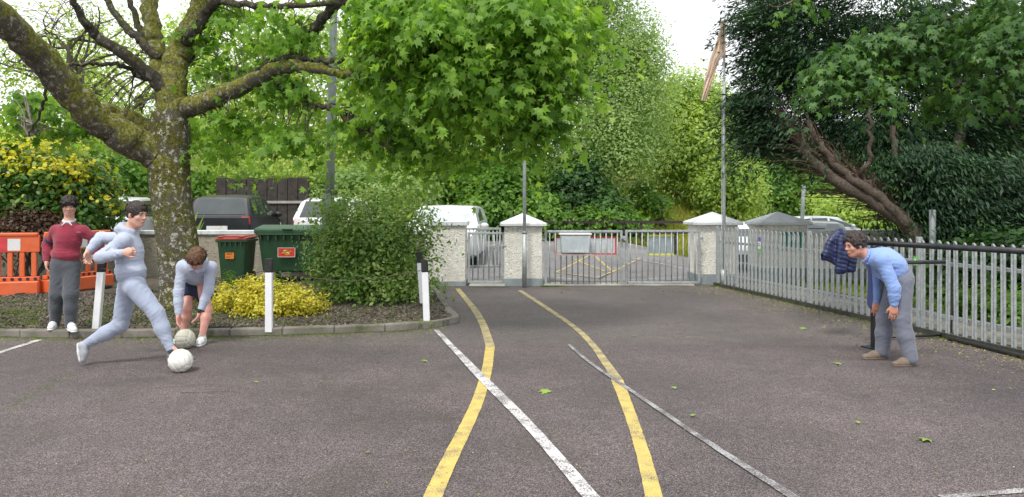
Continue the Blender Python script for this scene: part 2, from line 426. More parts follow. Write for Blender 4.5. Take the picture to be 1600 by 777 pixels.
# the car park beyond the gates rises gently
def follow_sheet(name, x0, x1, y0, y1, off, mat, nx=20, ny=30):
    XX, YY = np.meshgrid(np.linspace(x0, x1, nx), np.linspace(y0, y1, ny), indexing='ij')
    V = np.stack([XX, YY, hgt(XX, YY) + .006 + off * sstep(16.6, 17.8, YY)], -1).reshape(-1, 3)
    i, j = np.meshgrid(np.arange(nx - 1), np.arange(ny - 1), indexing='ij'); a = (i * ny + j).ravel()
    o = np_mesh(name, V, np.stack([a, a + ny, a + ny + 1, a + 1], 1), mat, smooth=True); o['kind'] = 'structure'; return o
follow_sheet('car_park', -24, 6.6, 16.6, 27.0, .05, MT['carpark'], 60, 60)
follow_sheet('road', 6.6, 18, 16.6, 27.0, .045, MT['carpark'], 24, 30)
follow_sheet('road', 12.8, 20, 27.0, 90, .045, MT['carpark'], 14, 120)

# painted lines: rows of (left px, right px, row px) in the photo, laid flat on the yard
def line_rows(name, rows, z, mat, label):
    m = MB(); vs = []
    # measured edges, resampled along the line and smoothed
    Rr = np.array([[G(l, y, z)[0], G(r, y, z)[0], G(l, y, z)[1]] for l, r, y in rows])
    cum = np.concatenate([[0], np.cumsum(np.hypot(np.diff(Rr[:, 0]), np.diff(Rr[:, 2])))]); tt = np.linspace(0, cum[-1], 61)
    Q = np.stack([np.interp(tt, cum, Rr[:, k]) for k in range(3)], 1)
    for _ in range(3):
        Q2 = Q.copy()
        for o in range(1, 6): Q2[5:-5] += Q[5 - o:-5 - o] + Q[5 + o:(-5 + o) or None]
        Q2[5:-5] /= 11; Q2[:5] = Q[:5]; Q2[-5:] = Q[-5:]; Q = Q2
    A, B, C = Q[:, 0], Q[:, 1], Q[:, 2]
    for i, (a, b, c) in enumerate(zip(A, B, C)):
        w = .004 * (random.random() - .5)
        vs += [(a + w, c, z), (b + w, c, z)]
    m.add(vs, [(2 * i, 2 * i + 1, 2 * i + 3, 2 * i + 2) for i in range(len(A) - 1)])
    o = m.build(name, mat)
    if o.data.polygons[0].normal.z < 0: o.data.flip_normals()
    o['kind'] = 'structure'; o['label'] = label
    return o
line_rows('yellow_line', [(661, 690, 777), (640, 676, 820)][::-1] + [(697, 722, 700), (723, 744, 660), (741, 760, 618), (754, 770, 576), (758.5, 773, 541)], .009, MT['yellow'], 'fresh yellow line curving in from the left foreground')
line_rows('yellow_line', [(758.5, 773, 541), (752, 764, 513), (742, 754, 492), (727, 736, 471), (711, 719, 451)], .009, MT['yellow_old'], 'worn yellow line running up to the side gate')
line_rows('yellow_line', [(1019, 1050, 830), (1009, 1037, 777), (993, 1014, 702), (977.5, 996, 652), (955, 974, 594)], .009, MT['yellow'], 'fresh yellow line in the right foreground')
line_rows('yellow_line', [(955, 974, 594), (942, 954, 568), (919, 930, 534), (897.5, 907, 513), (854, 863, 484), (809, 816, 454)], .009, MT['yellow_old'], 'worn yellow line curving up to the middle pillar')
line_rows('white_line', [(677, 685, 515), (710, 721, 551), (750, 769, 597), (811, 830, 656), (866, 888, 719), (910, 938, 777), (935, 966, 812)], .013, MT['white_line'], 'white line crossing the yellow line on a diagonal')
line_rows('faded_line', [(886, 891, 538), (912, 918, 563), (951, 959, 589), (982, 990, 610), (1043, 1053, 652), (1098, 1110, 690), (1154, 1169, 727), (1231, 1251, 777), (1286, 1309, 812)], .0125, MT['grey_line'], 'faded grey line running to the bottom right')
def seg_line(name, a, b, w, z, mat, label):
    a = Vector(a); b = Vector(b); t = (b - a).normalized(); s = Vector((-t.y, t.x, 0)) * w / 2
    m = MB(); m.add([(p.x, p.y, z) for p in (a - s, b - s, b + s, a + s)], [(0, 1, 2, 3)])
    o = m.build(name, mat)
    if o.data.polygons[0].normal.z < 0: o.data.flip_normals()
    o['kind'] = 'structure'; o['label'] = label; return o
seg_line('white_line', G(-60, 571), G(62, 532), .08, .009, MT['white_line'], 'white line at the left edge ending by the kerb')
seg_line('white_line', G(1470, 779), G(1680, 762), .06, .009, MT['white_faint'], 'thin white line in the bottom right corner')

# car park markings seen through the gates
for i, (a, b, c) in enumerate([((868, 428), (925, 411), 0), ((925, 411), (960, 428), 0), ((868, 428), (935, 434), 0), ((898, 416), (945, 427), 0), ((935, 434), (1000, 415), 0),
                                ((985, 415), (1075, 424), 1), ((1010, 437), (1085, 434), 1), ((850, 433), (900, 438), 1)]):
    pa = G(*a, .05); pb = G(*b, .05); t = (pb - pa).normalized(); s = Vector((-t.y, t.x, 0)) * .026
    pts = []
    for f in np.linspace(0, 1, 8):
        q = pa.lerp(pb, f)
        pts += [(q.x - s.x, q.y - s.y, float(hgt(q.x, q.y)) + .060 + i * .002), (q.x + s.x, q.y + s.y, float(hgt(q.x, q.y)) + .060 + i * .002)]
    m = MB(); m.add(pts, [(2 * k, 2 * k + 1, 2 * k + 3, 2 * k + 2) for k in range(7)])
    o = m.build('parking_line', MT['white_line'] if c else MT['yellow']); o['kind'] = 'structure'
    if o.data.polygons[0].normal.z < 0: o.data.flip_normals()

# ------------------------------------------------------------------ planting bed, kerb stones
KZ = .095
kerb_px = [(-330, 521), (-160, 525), (0, 528), (130, 529.5), (300, 527.5), (430, 525), (520, 522.5), (630, 518), (685, 513), (706, 508)]
kerb_pts = [G(*p) for p in kerb_px]
corner = [Vector((kerb_pts[-1].x + .08, kerb_pts[-1].y + .10, 0)), Vector((kerb_pts[-1].x + .09, kerb_pts[-1].y + .28, 0)), G(700, 486), G(686, 462), Vector((X(672, 15.5), 15.5, 0))]
kp = kerb_pts + corner
def resample(pts, step):
    out = [pts[0]]; acc = 0
    cur = [0]
    for a, b in zip(pts[:-1], pts[1:]): cur.append(cur[-1] + (b - a).length)
    n = max(1, int(round(cur[-1] / step)))
    res = []
    for k in range(n + 1):
        s = cur[-1] * k / n
        i = max(j for j in range(len(cur) - 1) if cur[j] <= s + 1e-9)
        f = (s - cur[i]) / max(1e-9, cur[i + 1] - cur[i]); res.append(pts[i].lerp(pts[i + 1], min(f, 1)))
    return res
kerb_bed = MB()
rs = resample(kp, .45)
for a, b in zip(rs[:-1], rs[1:]):
    t = (b - a).normalized(); nrm = Vector((-t.y, t.x, 0)); c = (a + b) / 2 + nrm * .07
    kerb_bed.box((c.x, c.y, KZ / 2 - .012), ((b - a).length + .03, .12, KZ - .01), math.atan2(t.y, t.x))
kerb = kerb_bed.build('kerb', M('kerb_mortar', (.09, .085, .07), (.14, .13, .11), 20, 1)); kerb['kind'] = 'structure'
ks = resample(kp, .62)
for a, b in zip(ks[:-1], ks[1:]):
    t = (b - a).normalized(); nrm = Vector((-t.y, t.x, 0)); c = (a + b) / 2 + nrm * (.07 + random.uniform(-.006, .006))
    MB().box((c.x, c.y, KZ / 2), ((b - a).length - .012, .145, KZ + random.uniform(-.004, .006)), math.atan2(t.y, t.x) + random.uniform(-.01, .01), random.uniform(-.02, .02)) \
        .build('kerb_stone', MT['kerb'], kerb, bevel=.014, seg=2)
inner = []
for i, p in enumerate(kp):
    t = (kp[min(i + 1, len(kp) - 1)] - kp[max(i - 1, 0)]).normalized(); inner.append(p + Vector((-t.y, t.x, 0)) * .13)
# bed surface: uneven soil inside the kerb, back to the wall
def inside_bed(x, y):
    xs = [p.x for p in kerb_pts]; ys = [p.y for p in kerb_pts]
    yk = np.interp(x, xs, ys) + .14
    xr = np.interp(y, [p.y for p in kp[-5:]], [p.x for p in kp[-5:]]) - .12
    return (y > yk) & (x < xr) & (y < 16.2)
def bedz(x, y):
    return KZ - .02 + .02 * np.sin(x * 2.1 + y) + .015 * np.sin(x * 5.3 - y * 3.1) + .06 * sstep(10, 13, y)
def bed():
    n = 60; V = []; cols = []
    xs = np.linspace(-17, kp[-5].x - .06, 150)
    F = []; ny = 50
    ki = [p.x for p in kerb_pts]; kj = [p.y for p in kerb_pts]
    for x in xs:
        y0 = np.interp(x, ki, kj) + .12
        for k in range(ny):
            y = y0 + (16.2 - y0) * k / (ny - 1)
            xr = np.interp(y, [p.y for p in kp[-5:]], [p.x for p in kp[-5:]]) - .1
            xx = min(x, xr)
            V.append((xx, y, float(bedz(xx, y)) + random.uniform(-.006, .006)))
    for i in range(len(xs) - 1):
        for k in range(ny - 1):
            a = i * ny + k; F.append((a, a + ny, a + ny + 1, a + 1))
    o = np_mesh('planting_bed', np.array(V), np.array(F), MT['soil'], smooth=True); o['kind'] = 'structure'
bed()

# ------------------------------------------------------------------ scatter helpers
def rot_from(nrm, yaw):
    """rotation matrices (n,3,3): columns = x axis, y axis, normal"""
    nrm = nrm / np.linalg.norm(nrm, axis=1, keepdims=True)
    a = np.where(np.abs(nrm[:, 2:3]) < .95, np.array([[0, 0, 1.]]), np.array([[1., 0, 0]]))
    u = np.cross(a, nrm); u /= np.linalg.norm(u, axis=1, keepdims=True)
    w = np.cross(nrm, u)
    c, s = np.cos(yaw)[:, None], np.sin(yaw)[:, None]
    return np.stack([u * c + w * s, -u * s + w * c, nrm], -1)
def leaf_mesh(name, pos, nrm, size, tmpl, mat, parent=None, yaw=None, smooth=False):
    n = len(pos); k = len(tmpl)
    yaw = RNG.uniform(0, 2 * PI, n) if yaw is None else yaw
    R = rot_from(nrm, yaw)
    V = np.einsum('nij,kj->nki', R, tmpl) * np.asarray(size).reshape(-1, 1, 1) + pos[:, None, :]
    F = np.arange(n * k).reshape(n, k)
    return np_mesh(name, V.reshape(-1, 3), F, mat, parent, smooth)
def star_leaf():
    # palmate five-lobed leaf, stalk end at origin, length 1 along +y
    half = [(0, 0), (.18, -.12), (.30, 0), (.60, .10), (.34, .27), (.36, .38), (.52, .74), (.24, .55), (.16, .62), (0, 1.05)]
    pts = half + [(-x, y) for x, y in half[-2:0:-1]]
    return np.array([(x, y - .4, -.55 * x * x - .30 * (y - .4) ** 2 + .10 * abs(x)) for x, y in pts])
STAR = star_leaf()
OVAL = np.array([(0, -.5, 0), (.24, -.2, .04), (.26, .12, .04), (0, .5, -.05), (-.26, .12, .04), (-.24, -.2, .04)])
QUAD = np.array([(0, -.5, 0), (.3, 0, .05), (0, .5, -.04), (-.3, 0, .05)])
TRI4 = np.array([(0, -.48, 0), (.36, -.12, .04), (.10, .52, -.06), (-.12, .50, -.05), (-.36, -.06, .04)])
FROND = np.array([(0, -.5, 0), (.10, -.38, 0), (.24, -.18, -.02), (.12, -.08, -.01), (.20, .12, -.04), (.09, .16, -.03), (0, .5, -.1), (-.09, .16, -.03), (-.20, .12, -.04), (-.12, -.08, -.01), (-.24, -.18, -.02), (-.10, -.38, 0)])
FROND_OLD = np.array([(0, -.5, 0), (.12, -.42, 0), (.10, -.30, -.01), (.25, -.20, -.02), (.13, -.10, -.01), (.24, .06, -.03), (.10, .12, -.02), (.14, .28, -.05), (0, .5, -.1),
                  (-.14, .28, -.05), (-.10, .12, -.02), (-.24, .06, -.03), (-.13, -.10, -.01), (-.25, -.20, -.02), (-.10, -.30, -.01), (-.12, -.42, 0)])
BLADE = np.array([(-.05, 0, 0), (.05, 0, 0), (.035, .5, .06), (0, 1, .22), (-.035, .5, .06)])

def drape(out, tip=.9, jit=.38):
    """rotations for leaves that hang tip-down over one another on the outside of a crown"""
    n = len(out); h = out * np.array([1, 1, 0]); y = h * .6 + np.array([0, 0, -tip]) + RNG.normal(size=(n, 3)) * jit
    y /= np.linalg.norm(y, axis=1, keepdims=True)
    nn = out + RNG.normal(size=(n, 3)) * .25; nn -= y * (nn * y).sum(1, keepdims=True); nn /= np.linalg.norm(nn, axis=1, keepdims=True)
    return np.stack([np.cross(y, nn), y, nn], -1)
def leaves_R(name, pos, R, size, tmpl, mat, parent=None):
    V = np.einsum('nij,kj->nki', R, tmpl) * np.asarray(size).reshape(-1, 1, 1) + pos[:, None, :]
    return np_mesh(name, V.reshape(-1, 3), np.arange(len(pos) * len(tmpl)).reshape(len(pos), -1), mat, parent)
SPRAY = np.array([(0, -.5, 0), (.13, -.05, -.02), (0, .5, -.09), (-.13, -.05, -.02)])
def unit(n):
    v = RNG.normal(size=(n, 3)); return v / np.linalg.norm(v, axis=1, keepdims=True)
def blob_points(blobs, ncl, per, sub, shell=.35, flat=.5, keep=None):
    """leaf positions in clumps spread through a set of ellipsoids (c, r, weight).
       returns positions and outward directions"""
    w = np.array([b[2] if len(b) > 2 else b[1][0] * b[1][2] for b in blobs], float); w /= w.sum()
    idx = RNG.choice(len(blobs), ncl, p=w)
    C = np.array([b[0] for b in blobs], float)[idx]; R = np.array([b[1] for b in blobs], float)[idx]
    d = unit(ncl); rad = (shell + (1 - shell) * RNG.random(ncl) ** .6)[:, None]
    cc = C + d * R * rad
    per_i = np.maximum(3, (per * RNG.uniform(.35, 1.6, ncl)).astype(int))
    rep = np.repeat(np.arange(ncl), per_i)
    off = np.clip(RNG.normal(size=(len(rep), 3)), -1.7, 1.7) * np.array([1, 1, flat]) * sub * RNG.uniform(.6, 1.5, ncl)[rep][:, None]
    off[:, 2] -= .35 * (off[:, 0] ** 2 + off[:, 1] ** 2) / sub      # clumps droop at the rim
    pos = cc[rep] + off
    out = d[rep] * .55 + off / (sub + 1e-6) * .25 + np.array([0, 0, .75])
    out += RNG.normal(size=out.shape) * .45
    if keep is not None:
        k = keep(pos); pos, out = pos[k], out[k]
    return pos, out

def bez(pts, n=6):
    pts = [Vector(p) for p in pts]; out = []
    for i in range(len(pts) - 1):
        p0 = pts[max(i - 1, 0)]; p1 = pts[i]; p2 = pts[i + 1]; p3 = pts[min(i + 2, len(pts) - 1)]
        for k in range(n):
            f = k / n
            out.append(.5 * ((2 * p1) + (-p0 + p2) * f + (2 * p0 - 5 * p1 + 4 * p2 - p3) * f * f + (-p0 + 3 * p1 - 3 * p2 + p3) * f ** 3))
    out.append(pts[-1]); return out
def limb(m, pts, r0, r1, seg=8, wob=.03, n=5, power=1.0):
    q = bez(pts, n); N = len(q)
    q = [p + Vector((random.uniform(-1, 1), random.uniform(-1, 1), random.uniform(-1, 1))) * wob * (0 if i in (0,) else 1) for i, p in enumerate(q)]
    rad = [(r0 + (r1 - r0) * (i / (N - 1)) ** power) * (1 + random.uniform(-.06, .06)) for i in range(N)]
    m.tube(q, rad, seg); return q

# ------------------------------------------------------------------ generic tree for the background
def bg_tree(name, label, cat, base, trunk_top, r, blobs, ncl, per, sub, size, mat, tmpl=QUAD, group=None, bark_m=None, shell=.3, limbs=1, flat=.5, twigs=0):
    b = Vector(base); t = empty(name, b, label, cat, group)
    m = MB(); tt = Vector(trunk_top)
    limb(m, [b - Vector((0, 0, .2)), b.lerp(tt, .4) + Vector((random.uniform(-.15, .15), 0, 0)), tt], r, r * .55, 9, .02)
    for k, bl in enumerate(blobs[:14]):
        for q in range(limbs):
            c = Vector(bl[0]); st = b.lerp(tt, random.uniform(.55, 1)); mid = st.lerp(c, .5) + Vector((random.uniform(-.3, .3), 0, random.uniform(0, .4)))
            e = c + Vector((random.uniform(-1, 1) * bl[1][0], random.uniform(-1, 1) * bl[1][1], random.uniform(-.3, 1) * bl[1][2])) * .8
            limb(m, [st, mid, c.lerp(e, .4), e], r * .4, r * .05, 5, .05, 4)
            for z in range(twigs):
                s2 = mid.lerp(e, random.random()); e2 = s2 + Vector((random.uniform(-1, 1), random.uniform(-1, 1), random.uniform(-.1, 1))) * bl[1][0] * .5
                limb(m, [s2, s2.lerp(e2, .5) + Vector((0, 0, .1)), e2], r * .08, .008, 4, .03, 3)
    m.build('trunk', bark_m or MT['bark_bg'], t, smooth=True)
    pos, out = blob_points(blobs, ncl, per, sub, shell, flat)
    s = size * RNG.uniform(.6, 1.35, len(pos))
    o = leaf_mesh('crown', pos, out, s, tmpl, mat, t); o['kind'] = 'stuff'
    return t

# ------------------------------------------------------------------ walls and pillars
def low_wall(name, label, lo, hi, mat, coping_h=.09, over=.045, plinth=None):
    t = empty(name, ((lo[0] + hi[0]) / 2, (lo[1] + hi[1]) / 2, 0), label, 'wall')
    MB().boxlh((lo[0], lo[1], -.1), (hi[0], hi[1], hi[2] - coping_h)).build('wall_body', mat, t)
    n = max(1, int((hi[0] - lo[0]) / 1.5)); w = (hi[0] - lo[0] + 2 * over) / n
    for k in range(n):
        x0 = lo[0] - over + k * w
        MB().boxlh((x0 + .004, lo[1] - over, hi[2] - coping_h), (x0 + w - .004, hi[1] + over, hi[2] + random.uniform(-.003, .003))).build('coping_stone', MT['coping'], t, bevel=.01)
    if plinth: MB().boxlh((lo[0] - .01, lo[1] - .02, -.1), (hi[0] + .01, hi[1] + .02, plinth)).build('plinth', MT['plinth'], t)
    return t
low_wall('roadside_wall', 'low tan roughcast wall with pale painted coping behind the bins and the maple trunk', (-13.0, 16.35, 0), (X(666, 16.3), 16.6, 1.10), MT['roughcast_wall'])
low_wall('boundary_wall', 'low cream roughcast wall with grey plinth behind the palisade fence', (X(1264, 15.9), 15.9, 0), (11.5, 16.15, 1.12), MT['roughcast'], plinth=.32)

def pillar(label, x0, x1, y0, depth, ztop, zapex, over=.09, plinth=.12, flatcap=False, band=.06):
    t = empty('gate_pillar', ((x0 + x1) / 2, y0 + depth / 2, 0), label, 'pillar')
    y1 = y0 + depth
    # body: slightly uneven rendered faces
    m = MB(); m.boxlh((x0, y0, -.1), (x1, y1, ztop)); m.build('pillar_body', MT['roughcast'], t, bevel=.005)
    MB().boxlh((x0 - .018, y0 - .018, -.1), (x1 + .018, y1 + .018, plinth)).build('plinth', MT['plinth'], t, bevel=.008)
    c = MB(); a0, a1, b0, b1 = x0 - over, x1 + over, y0 - over, y1 + over
    zb = ztop + band
    if flatcap:
        c.boxlh((a0, b0, ztop), (a1, b1, zapex))
    else:
        vs = [(a0, b0, ztop), (a1, b0, ztop), (a1, b1, ztop), (a0, b1, ztop), (a0, b0, zb), (a1, b0, zb), (a1, b1, zb), (a0, b1, zb), ((a0 + a1) / 2, (b0 + b1) / 2, zapex)]
        c.add(vs, [(3, 2, 1, 0), (0, 1, 5, 4), (1, 2, 6, 5), (2, 3, 7, 6), (3, 0, 4, 7), (4, 5, 8), (5, 6, 8), (6, 7, 8), (7, 4, 8)])
    c.build('cap', MT['coping'], t, bevel=.008)
    return t
PY = 15.5
pillar('cream roughcast wall end with flat grey coping, left of the narrow side gate', X(664, PY), X(727, PY), PY, .62, Z(353, PY), Z(346, PY), plinth=.10, over=.05, flatcap=True)
pillar('cream roughcast gate pillar with pyramid cap between the side gate and the double gates', X(788, PY), X(847, PY), PY, .74, Z(353.5, PY), Z(333, PY + .3), plinth=.16)
P2 = 15.8
pillar('cream roughcast gate pillar with pyramid cap behind the flagpole', X(1089, P2), X(1153, P2), P2, .8, Z(352, P2), Z(331, P2 + .3), plinth=.22)
P3 = 16.1
pillar('cream roughcast gate pillar with a green letterbox sign, furthest right of the pillars', X(1191, P3), X(1261, P3), P3, .85, Z(352, P3), Z(330.5, P3 + .3), plinth=.32)
# green sign plate on the right pillar
t = empty('wall_sign', (X(1237, P3 - .03), P3 - .03, .9), 'dark green sign with white symbols on the right-hand pillar behind the fence', 'sign')
MB().boxlh((X(1221, P3), P3 - .03, Z(391, P3)), (X(1254, P3), P3 - .004, Z(363, P3))).build('sign_plate', M('green_sign', (.005, .16, .11), (.01, .2, .13), 5, .4), t, bevel=.004)
for (a, b_) in ((1232, 366), (1236, 367), (1240, 366), (1244, 368)):
    MB().boxlh((X(a, P3), P3 - .036, Z(b_ + 9, P3)), (X(a + 2.4, P3), P3 - .031, Z(b_, P3))).build('symbol', MT['white_refl'], t)
# raised concrete sills under the gates
m = MB(); m.boxlh((X(733, 15.4), 15.25, 0), (X(790, 15.4), 15.9, .055)); o = m.build('gate_sill', MT['concrete'], bevel=.02); o['kind'] = 'structure'
m = MB(); m.boxlh((X(849, 15.5), 15.45, 0), (X(1085, 15.5), 16.0, .035)); o = m.build('gate_sill', MT['concrete'], bevel=.012); o['kind'] = 'structure'

# ------------------------------------------------------------------ gates
def gate_leaf(label, x0, x1, y, z0, z1, n, name='gate', hinge='left', fr=.045, barr=.013, yaw=0):
    t = empty(name, (x0, y, 0), label, 'gate', None)
    fm = MB()
    for xx in (x0 + fr / 2, x1 - fr / 2): fm.box((xx, y, (z0 + z1) / 2 - (.0)), (fr, fr, z1 - z0))
    fm.box(((x0 + x1) / 2, y, z1 - fr / 2), (x1 - x0 - 2 * fr - .002, fr * .92, fr))
    fm.box(((x0 + x1) / 2, y, z0 + fr / 2), (x1 - x0 - 2 * fr - .002, fr * .92, fr))
    fm.build('gate_frame', MT['galv'], t, bevel=.004)
    sh = None
    for k in range(n):
        xx = x0 + fr + (x1 - x0 - 2 * fr) * (k + .5) / n
        bm = MB(); bm.tube([(xx, y, z0 + fr + .001), (xx, y, z1 - fr - .001)], barr, 8); bm.build('gate_bar', MT['galv'], t, smooth=True)
    hx = x0 if hinge == 'left' else x1; s = 1 if hinge == 'left' else -1
    for zz in (z0 + .15, z1 - .18):
        h = MB(); h.box((hx - s * .02, y, zz), (.07, .03, .045)); h.tube([(hx - s * .05, y, zz - .04), (hx - s * .05, y, zz + .04)], .014, 8); h.build('hinge', MT['galv_dull'], t)
    return t
g = gate_leaf('narrow galvanised side gate beside the wall end', X(731, 15.55), X(788.5, 15.55), 15.55, .06, Z(363, 15.55), 6)
m = MB(); m.tube([(X(768, 15.5), 15.5, Z(384, 15.5)), (X(792, 15.5), 15.5, Z(384, 15.5))], .012, 8); m.box((X(778, 15.5), 15.49, Z(384, 15.5)), (.07, .04, .05)); m.build('bolt', MT['galv_dull'], g)
g1 = gate_leaf('left leaf of the galvanised double gates, carrying the plastic box', X(851, 15.6), X(972.5, 15.6), 15.6, Z(448.5, 15.6) + .02, Z(360, 15.6), 13)
g2 = gate_leaf('right leaf of the galvanised double gates, closed against the flagpole pillar', X(977, 15.6), X(1094, 15.6), 15.6, Z(445, 15.6) + .02, Z(359.5, 15.6), 12, hinge='right')
m = MB(); m.tube([(X(979, 15.5), 15.52, .02), (X(979, 15.5), 15.52, Z(415, 15.5))], .014, 8); m.box((X(979, 15.5), 15.5, Z(411, 15.5)), (.10, .05, .035)); m.build('drop_bolt', MT['galv_dull'], g2)
m = MB(); m.tube([(X(972, 15.5), 15.51, .02), (X(972, 15.5), 15.51, Z(420, 15.5))], .012, 8); m.box((X(974, 15.5), 15.5, Z(371, 15.5)), (.12, .05, .05)); m.box((X(976, 15.5), 15.48, Z(373, 15.5)), (.05, .03, .07)); m.build('latch', MT['galv_dull'], g1)
# bars of a further gate standing behind the side gate
g3 = gate_leaf('taller galvanised rail gate standing just behind the narrow side gate', X(727, 16.5), X(783, 16.5), 16.5, .3, Z(356, 16.5), 8, barr=.012)

# signs hung on the inside of the gates
def sign_panel(label, x0, x1, z0, z1, y, mat, edge_mat, edges='tblr', w=.035):
    t = empty('gate_sign', ((x0 + x1) / 2, y, z0), label, 'sign')
    MB().boxlh((x0, y - .004, z0), (x1, y + .004, z1)).build('sign_plate', mat, t, bevel=.001)
    for e in edges:
        a = {'t': ((x0, z1 - w), (x1, z1)), 'b': ((x0, z0), (x1, z0 + w)), 'l': ((x0, z0 + w), (x0 + w, z1 - w)), 'r': ((x1 - w, z0 + w), (x1, z1 - w))}[e]
        MB().boxlh((a[0][0], y - .008, a[0][1]), (a[1][0], y - .0045, a[1][1])).build('border_strip', edge_mat, t)
    return t
sg = M('white_sign_face', (.50, .54, .56), (.60, .64, .66), 5, .5, dirt=(.4, .42, .4), dscale=4)
sg2 = M('grey_sign_back', (.26, .31, .34), (.34, .40, .43), 5, .5, dirt=(.22, .25, .25), dscale=4)
sign_panel('white sign board with a red border hung behind the left gate leaf', X(866, 15.66), X(963, 15.66), Z(398, 15.66), Z(370, 15.66), 15.66, sg, M('red_border', (.6, .03, .04), (.68, .06, .06), 4, .5), w=.03)
sign_panel('grey sign board with yellow top and bottom edges behind the right gate leaf', X(1011, 15.66), X(1053, 15.66), Z(399, 15.66), Z(367, 15.66), 15.66, sg2, M('yellow_border', (.7, .72, .06), (.8, .8, .1), 4, .5), edges='tb', w=.035)
# translucent storage box hung on the gate
t = empty('storage_box', (X(898, 15.3), 15.3, Z(396, 15.3)), 'translucent white plastic box with a lid mounted on the left gate leaf', 'plastic box')
pm, n_, l_, b_ = new_mat('translucent_plastic'); v_ = n_.new('ShaderNodeTexCoord').outputs['Object']
l_.new(ramp(n_, l_, noise_n(n_, l_, v_, 6, 4), (.62, .70, .76), (.8, .86, .9)), b_.inputs['Base Color']); b_.inputs['Roughness'].default_value = .25; b_.inputs['Alpha'].default_value = .62
def taper_box(m, c, d0, d1, z0, z1):
    vs = [(c[0] + sx * d[0] / 2, c[1] + sy * d[1] / 2, z) for d, z in ((d0, z0), (d1, z1)) for sx, sy in ((-1, -1), (1, -1), (1, 1), (-1, 1))]
    return m.add(vs, [(3, 2, 1, 0), (4, 5, 6, 7), (0, 1, 5, 4), (1, 2, 6, 5), (2, 3, 7, 6), (3, 0, 4, 7)])
bx = (X(898.5, 15.36), 15.36)
m = taper_box(MB(), bx, (.53, .3), (.60, .36), Z(395.5, 15.3), Z(368, 15.3)); m.build('box_body', pm, t, bevel=.02, seg=2)
m = MB(); m.box((bx[0], bx[1], Z(366, 15.3)), (.64, .39, .035)); m.build('lid', MT['white_refl'], t, bevel=.01, seg=2)
for dx in (-.18, -.06, .06, .18):
    MB().box((bx[0] + dx, bx[1] - .165, Z(381, 15.3)), (.012, .03, .27)).build('rib', pm, t)
m = MB(); m.box((bx[0] + .02, bx[1] - .01, Z(392, 15.3)), (.30, .2, .04)); m.build('folded_paper', MT['white_refl'], t)
m = MB(); m.box((bx[0] - .01, bx[1], Z(398, 15.3)), (.72, .40, .018)); m.build('shelf', M('rusty_shelf', (.30, .24, .22), (.44, .36, .34), 12, .8), t)

# ------------------------------------------------------------------ palisade fence
F0, F1 = Vector((X(1118, 15.6), 15.6, 0)), G(1600, 557) + Vector((0, 0, 0))
fdir = (F1 - F0).normalized(); fn = Vector((fdir.y, -fdir.x, 0))   # fn points to the yard side
if fn.x > 0: fn = -fn
fang = math.atan2(fdir.y, fdir.x)
Lf = (F1 - F0).length + 2.6
def fence_at_px(px):
    k = (px - 800) / FPX
    # F0 + s*fdir : x = k*y
    return (k * F0.y - F0.x) / (fdir.x - k * fdir.y)
posts_s = [0.04, fence_at_px(1149), fence_at_px(1262), fence_at_px(1433), fence_at_px(1433) + 2.75, fence_at_px(1433) + 5.4]
pieces = [('short galvanised palisade panel in front of the flagpole pillar', 0, 1), ('galvanised palisade panel between the pillar and the coat, with a hanging tag', 1, 2),
          ('galvanised palisade panel behind the bending man and the padded coat', 2, 3), ('galvanised palisade panel nearest the camera at the right edge', 3, 4), ('galvanised palisade panel beyond the right edge of the photo', 4, 5)]
slat_me = {}
def slat_mesh(h):
    k = round(h, 3)
    if k in slat_me: return slat_me[k]
    w = .038; d = .012
    # W-section pale: shallow corrugated strip with a pointed, slightly splayed head
    prof = [(-w, 0), (-w * .55, d), (-w * .25, 0), (w * .25, 0), (w * .55, d), (w, 0)]
    zs = [(0, 1, 0), (h - .07, 1, 0), (h - .03, .8, .004), (h, .35, .012)]
    vs = []; fs = []
    for z, sc, o in zs:
        for x, y in prof: vs.append((x * sc, y + o, z))
    for x_ in range(len(zs) - 1):
        for k2 in range(5):
            a = x_ * 6 + k2; fs.append((a, a + 1, a + 7, a + 6))
    nb = len(vs)
    vs += [(x, y + .004, z) for x, y, z in vs]; fs += [tuple(i + nb for i in reversed(f)) for f in fs]
    me = bpy.data.meshes.new('slat'); me.from_pydata(vs, [], fs); me.update(); me.materials.append(MT['galv']); slat_me[k] = me; return me
for lab, i, j in pieces:
    s0, s1 = posts_s[i], posts_s[j]
    a = F0 + fdir * s0; b = F0 + fdir * s1
    t = empty('palisade_fence', a, lab, 'fence', 'palisade fence panels along the right side')
    for zz in (.26, .90):
        c = (a + b) / 2 - fn * .022
        MB().box((c.x, c.y, zz), ((b - a).length - .075, .036, .045), fang).build('fence_rail', MT['galv'], t, bevel=.003)
    for s in ([s0] if j < 5 else [s0, s1]) + ([s1] if False else []):
        q = F0 + fdir * s - fn * .03
        MB().box((q.x, q.y, .60 if s > .1 else .6), (.055, .06, 1.22), fang).build('fence_post', MT['galv'], t, bevel=.004)
    n = int(round(((b - a).length - .10) / .142))
    for k in range(n):
        s = s0 + .05 + ((b - a).length - .10) * (k + .5) / n
        q = F0 + fdir * s + fn * .004
        me = slat_mesh(1.13)
        o = bpy.data.objects.new('slat', me); COL.objects.link(o); o.parent = t
        o.location = (q.x - a.x, q.y - a.y, .05 + random.uniform(-.008, .008)); o.rotation_euler = (random.uniform(-.006, .006), random.uniform(-.008, .008), fang + PI + random.uniform(-.03, .03))
# low kerb coloured dark, filling the gap under the fence
m = MB(); a = F0 - fn * .02; b = F0 + fdir * Lf - fn * .02; c = (a + b) / 2
m.box((c.x, c.y, .02), ((b - a).length, .14, .10), fang); o = m.build('fence_kerb', M('dark_concrete', (.03, .03, .025), (.07, .065, .055), 9, .95, bump=.7, dirt=(.04, .055, .025), dscale=5)); o['kind'] = 'structure'
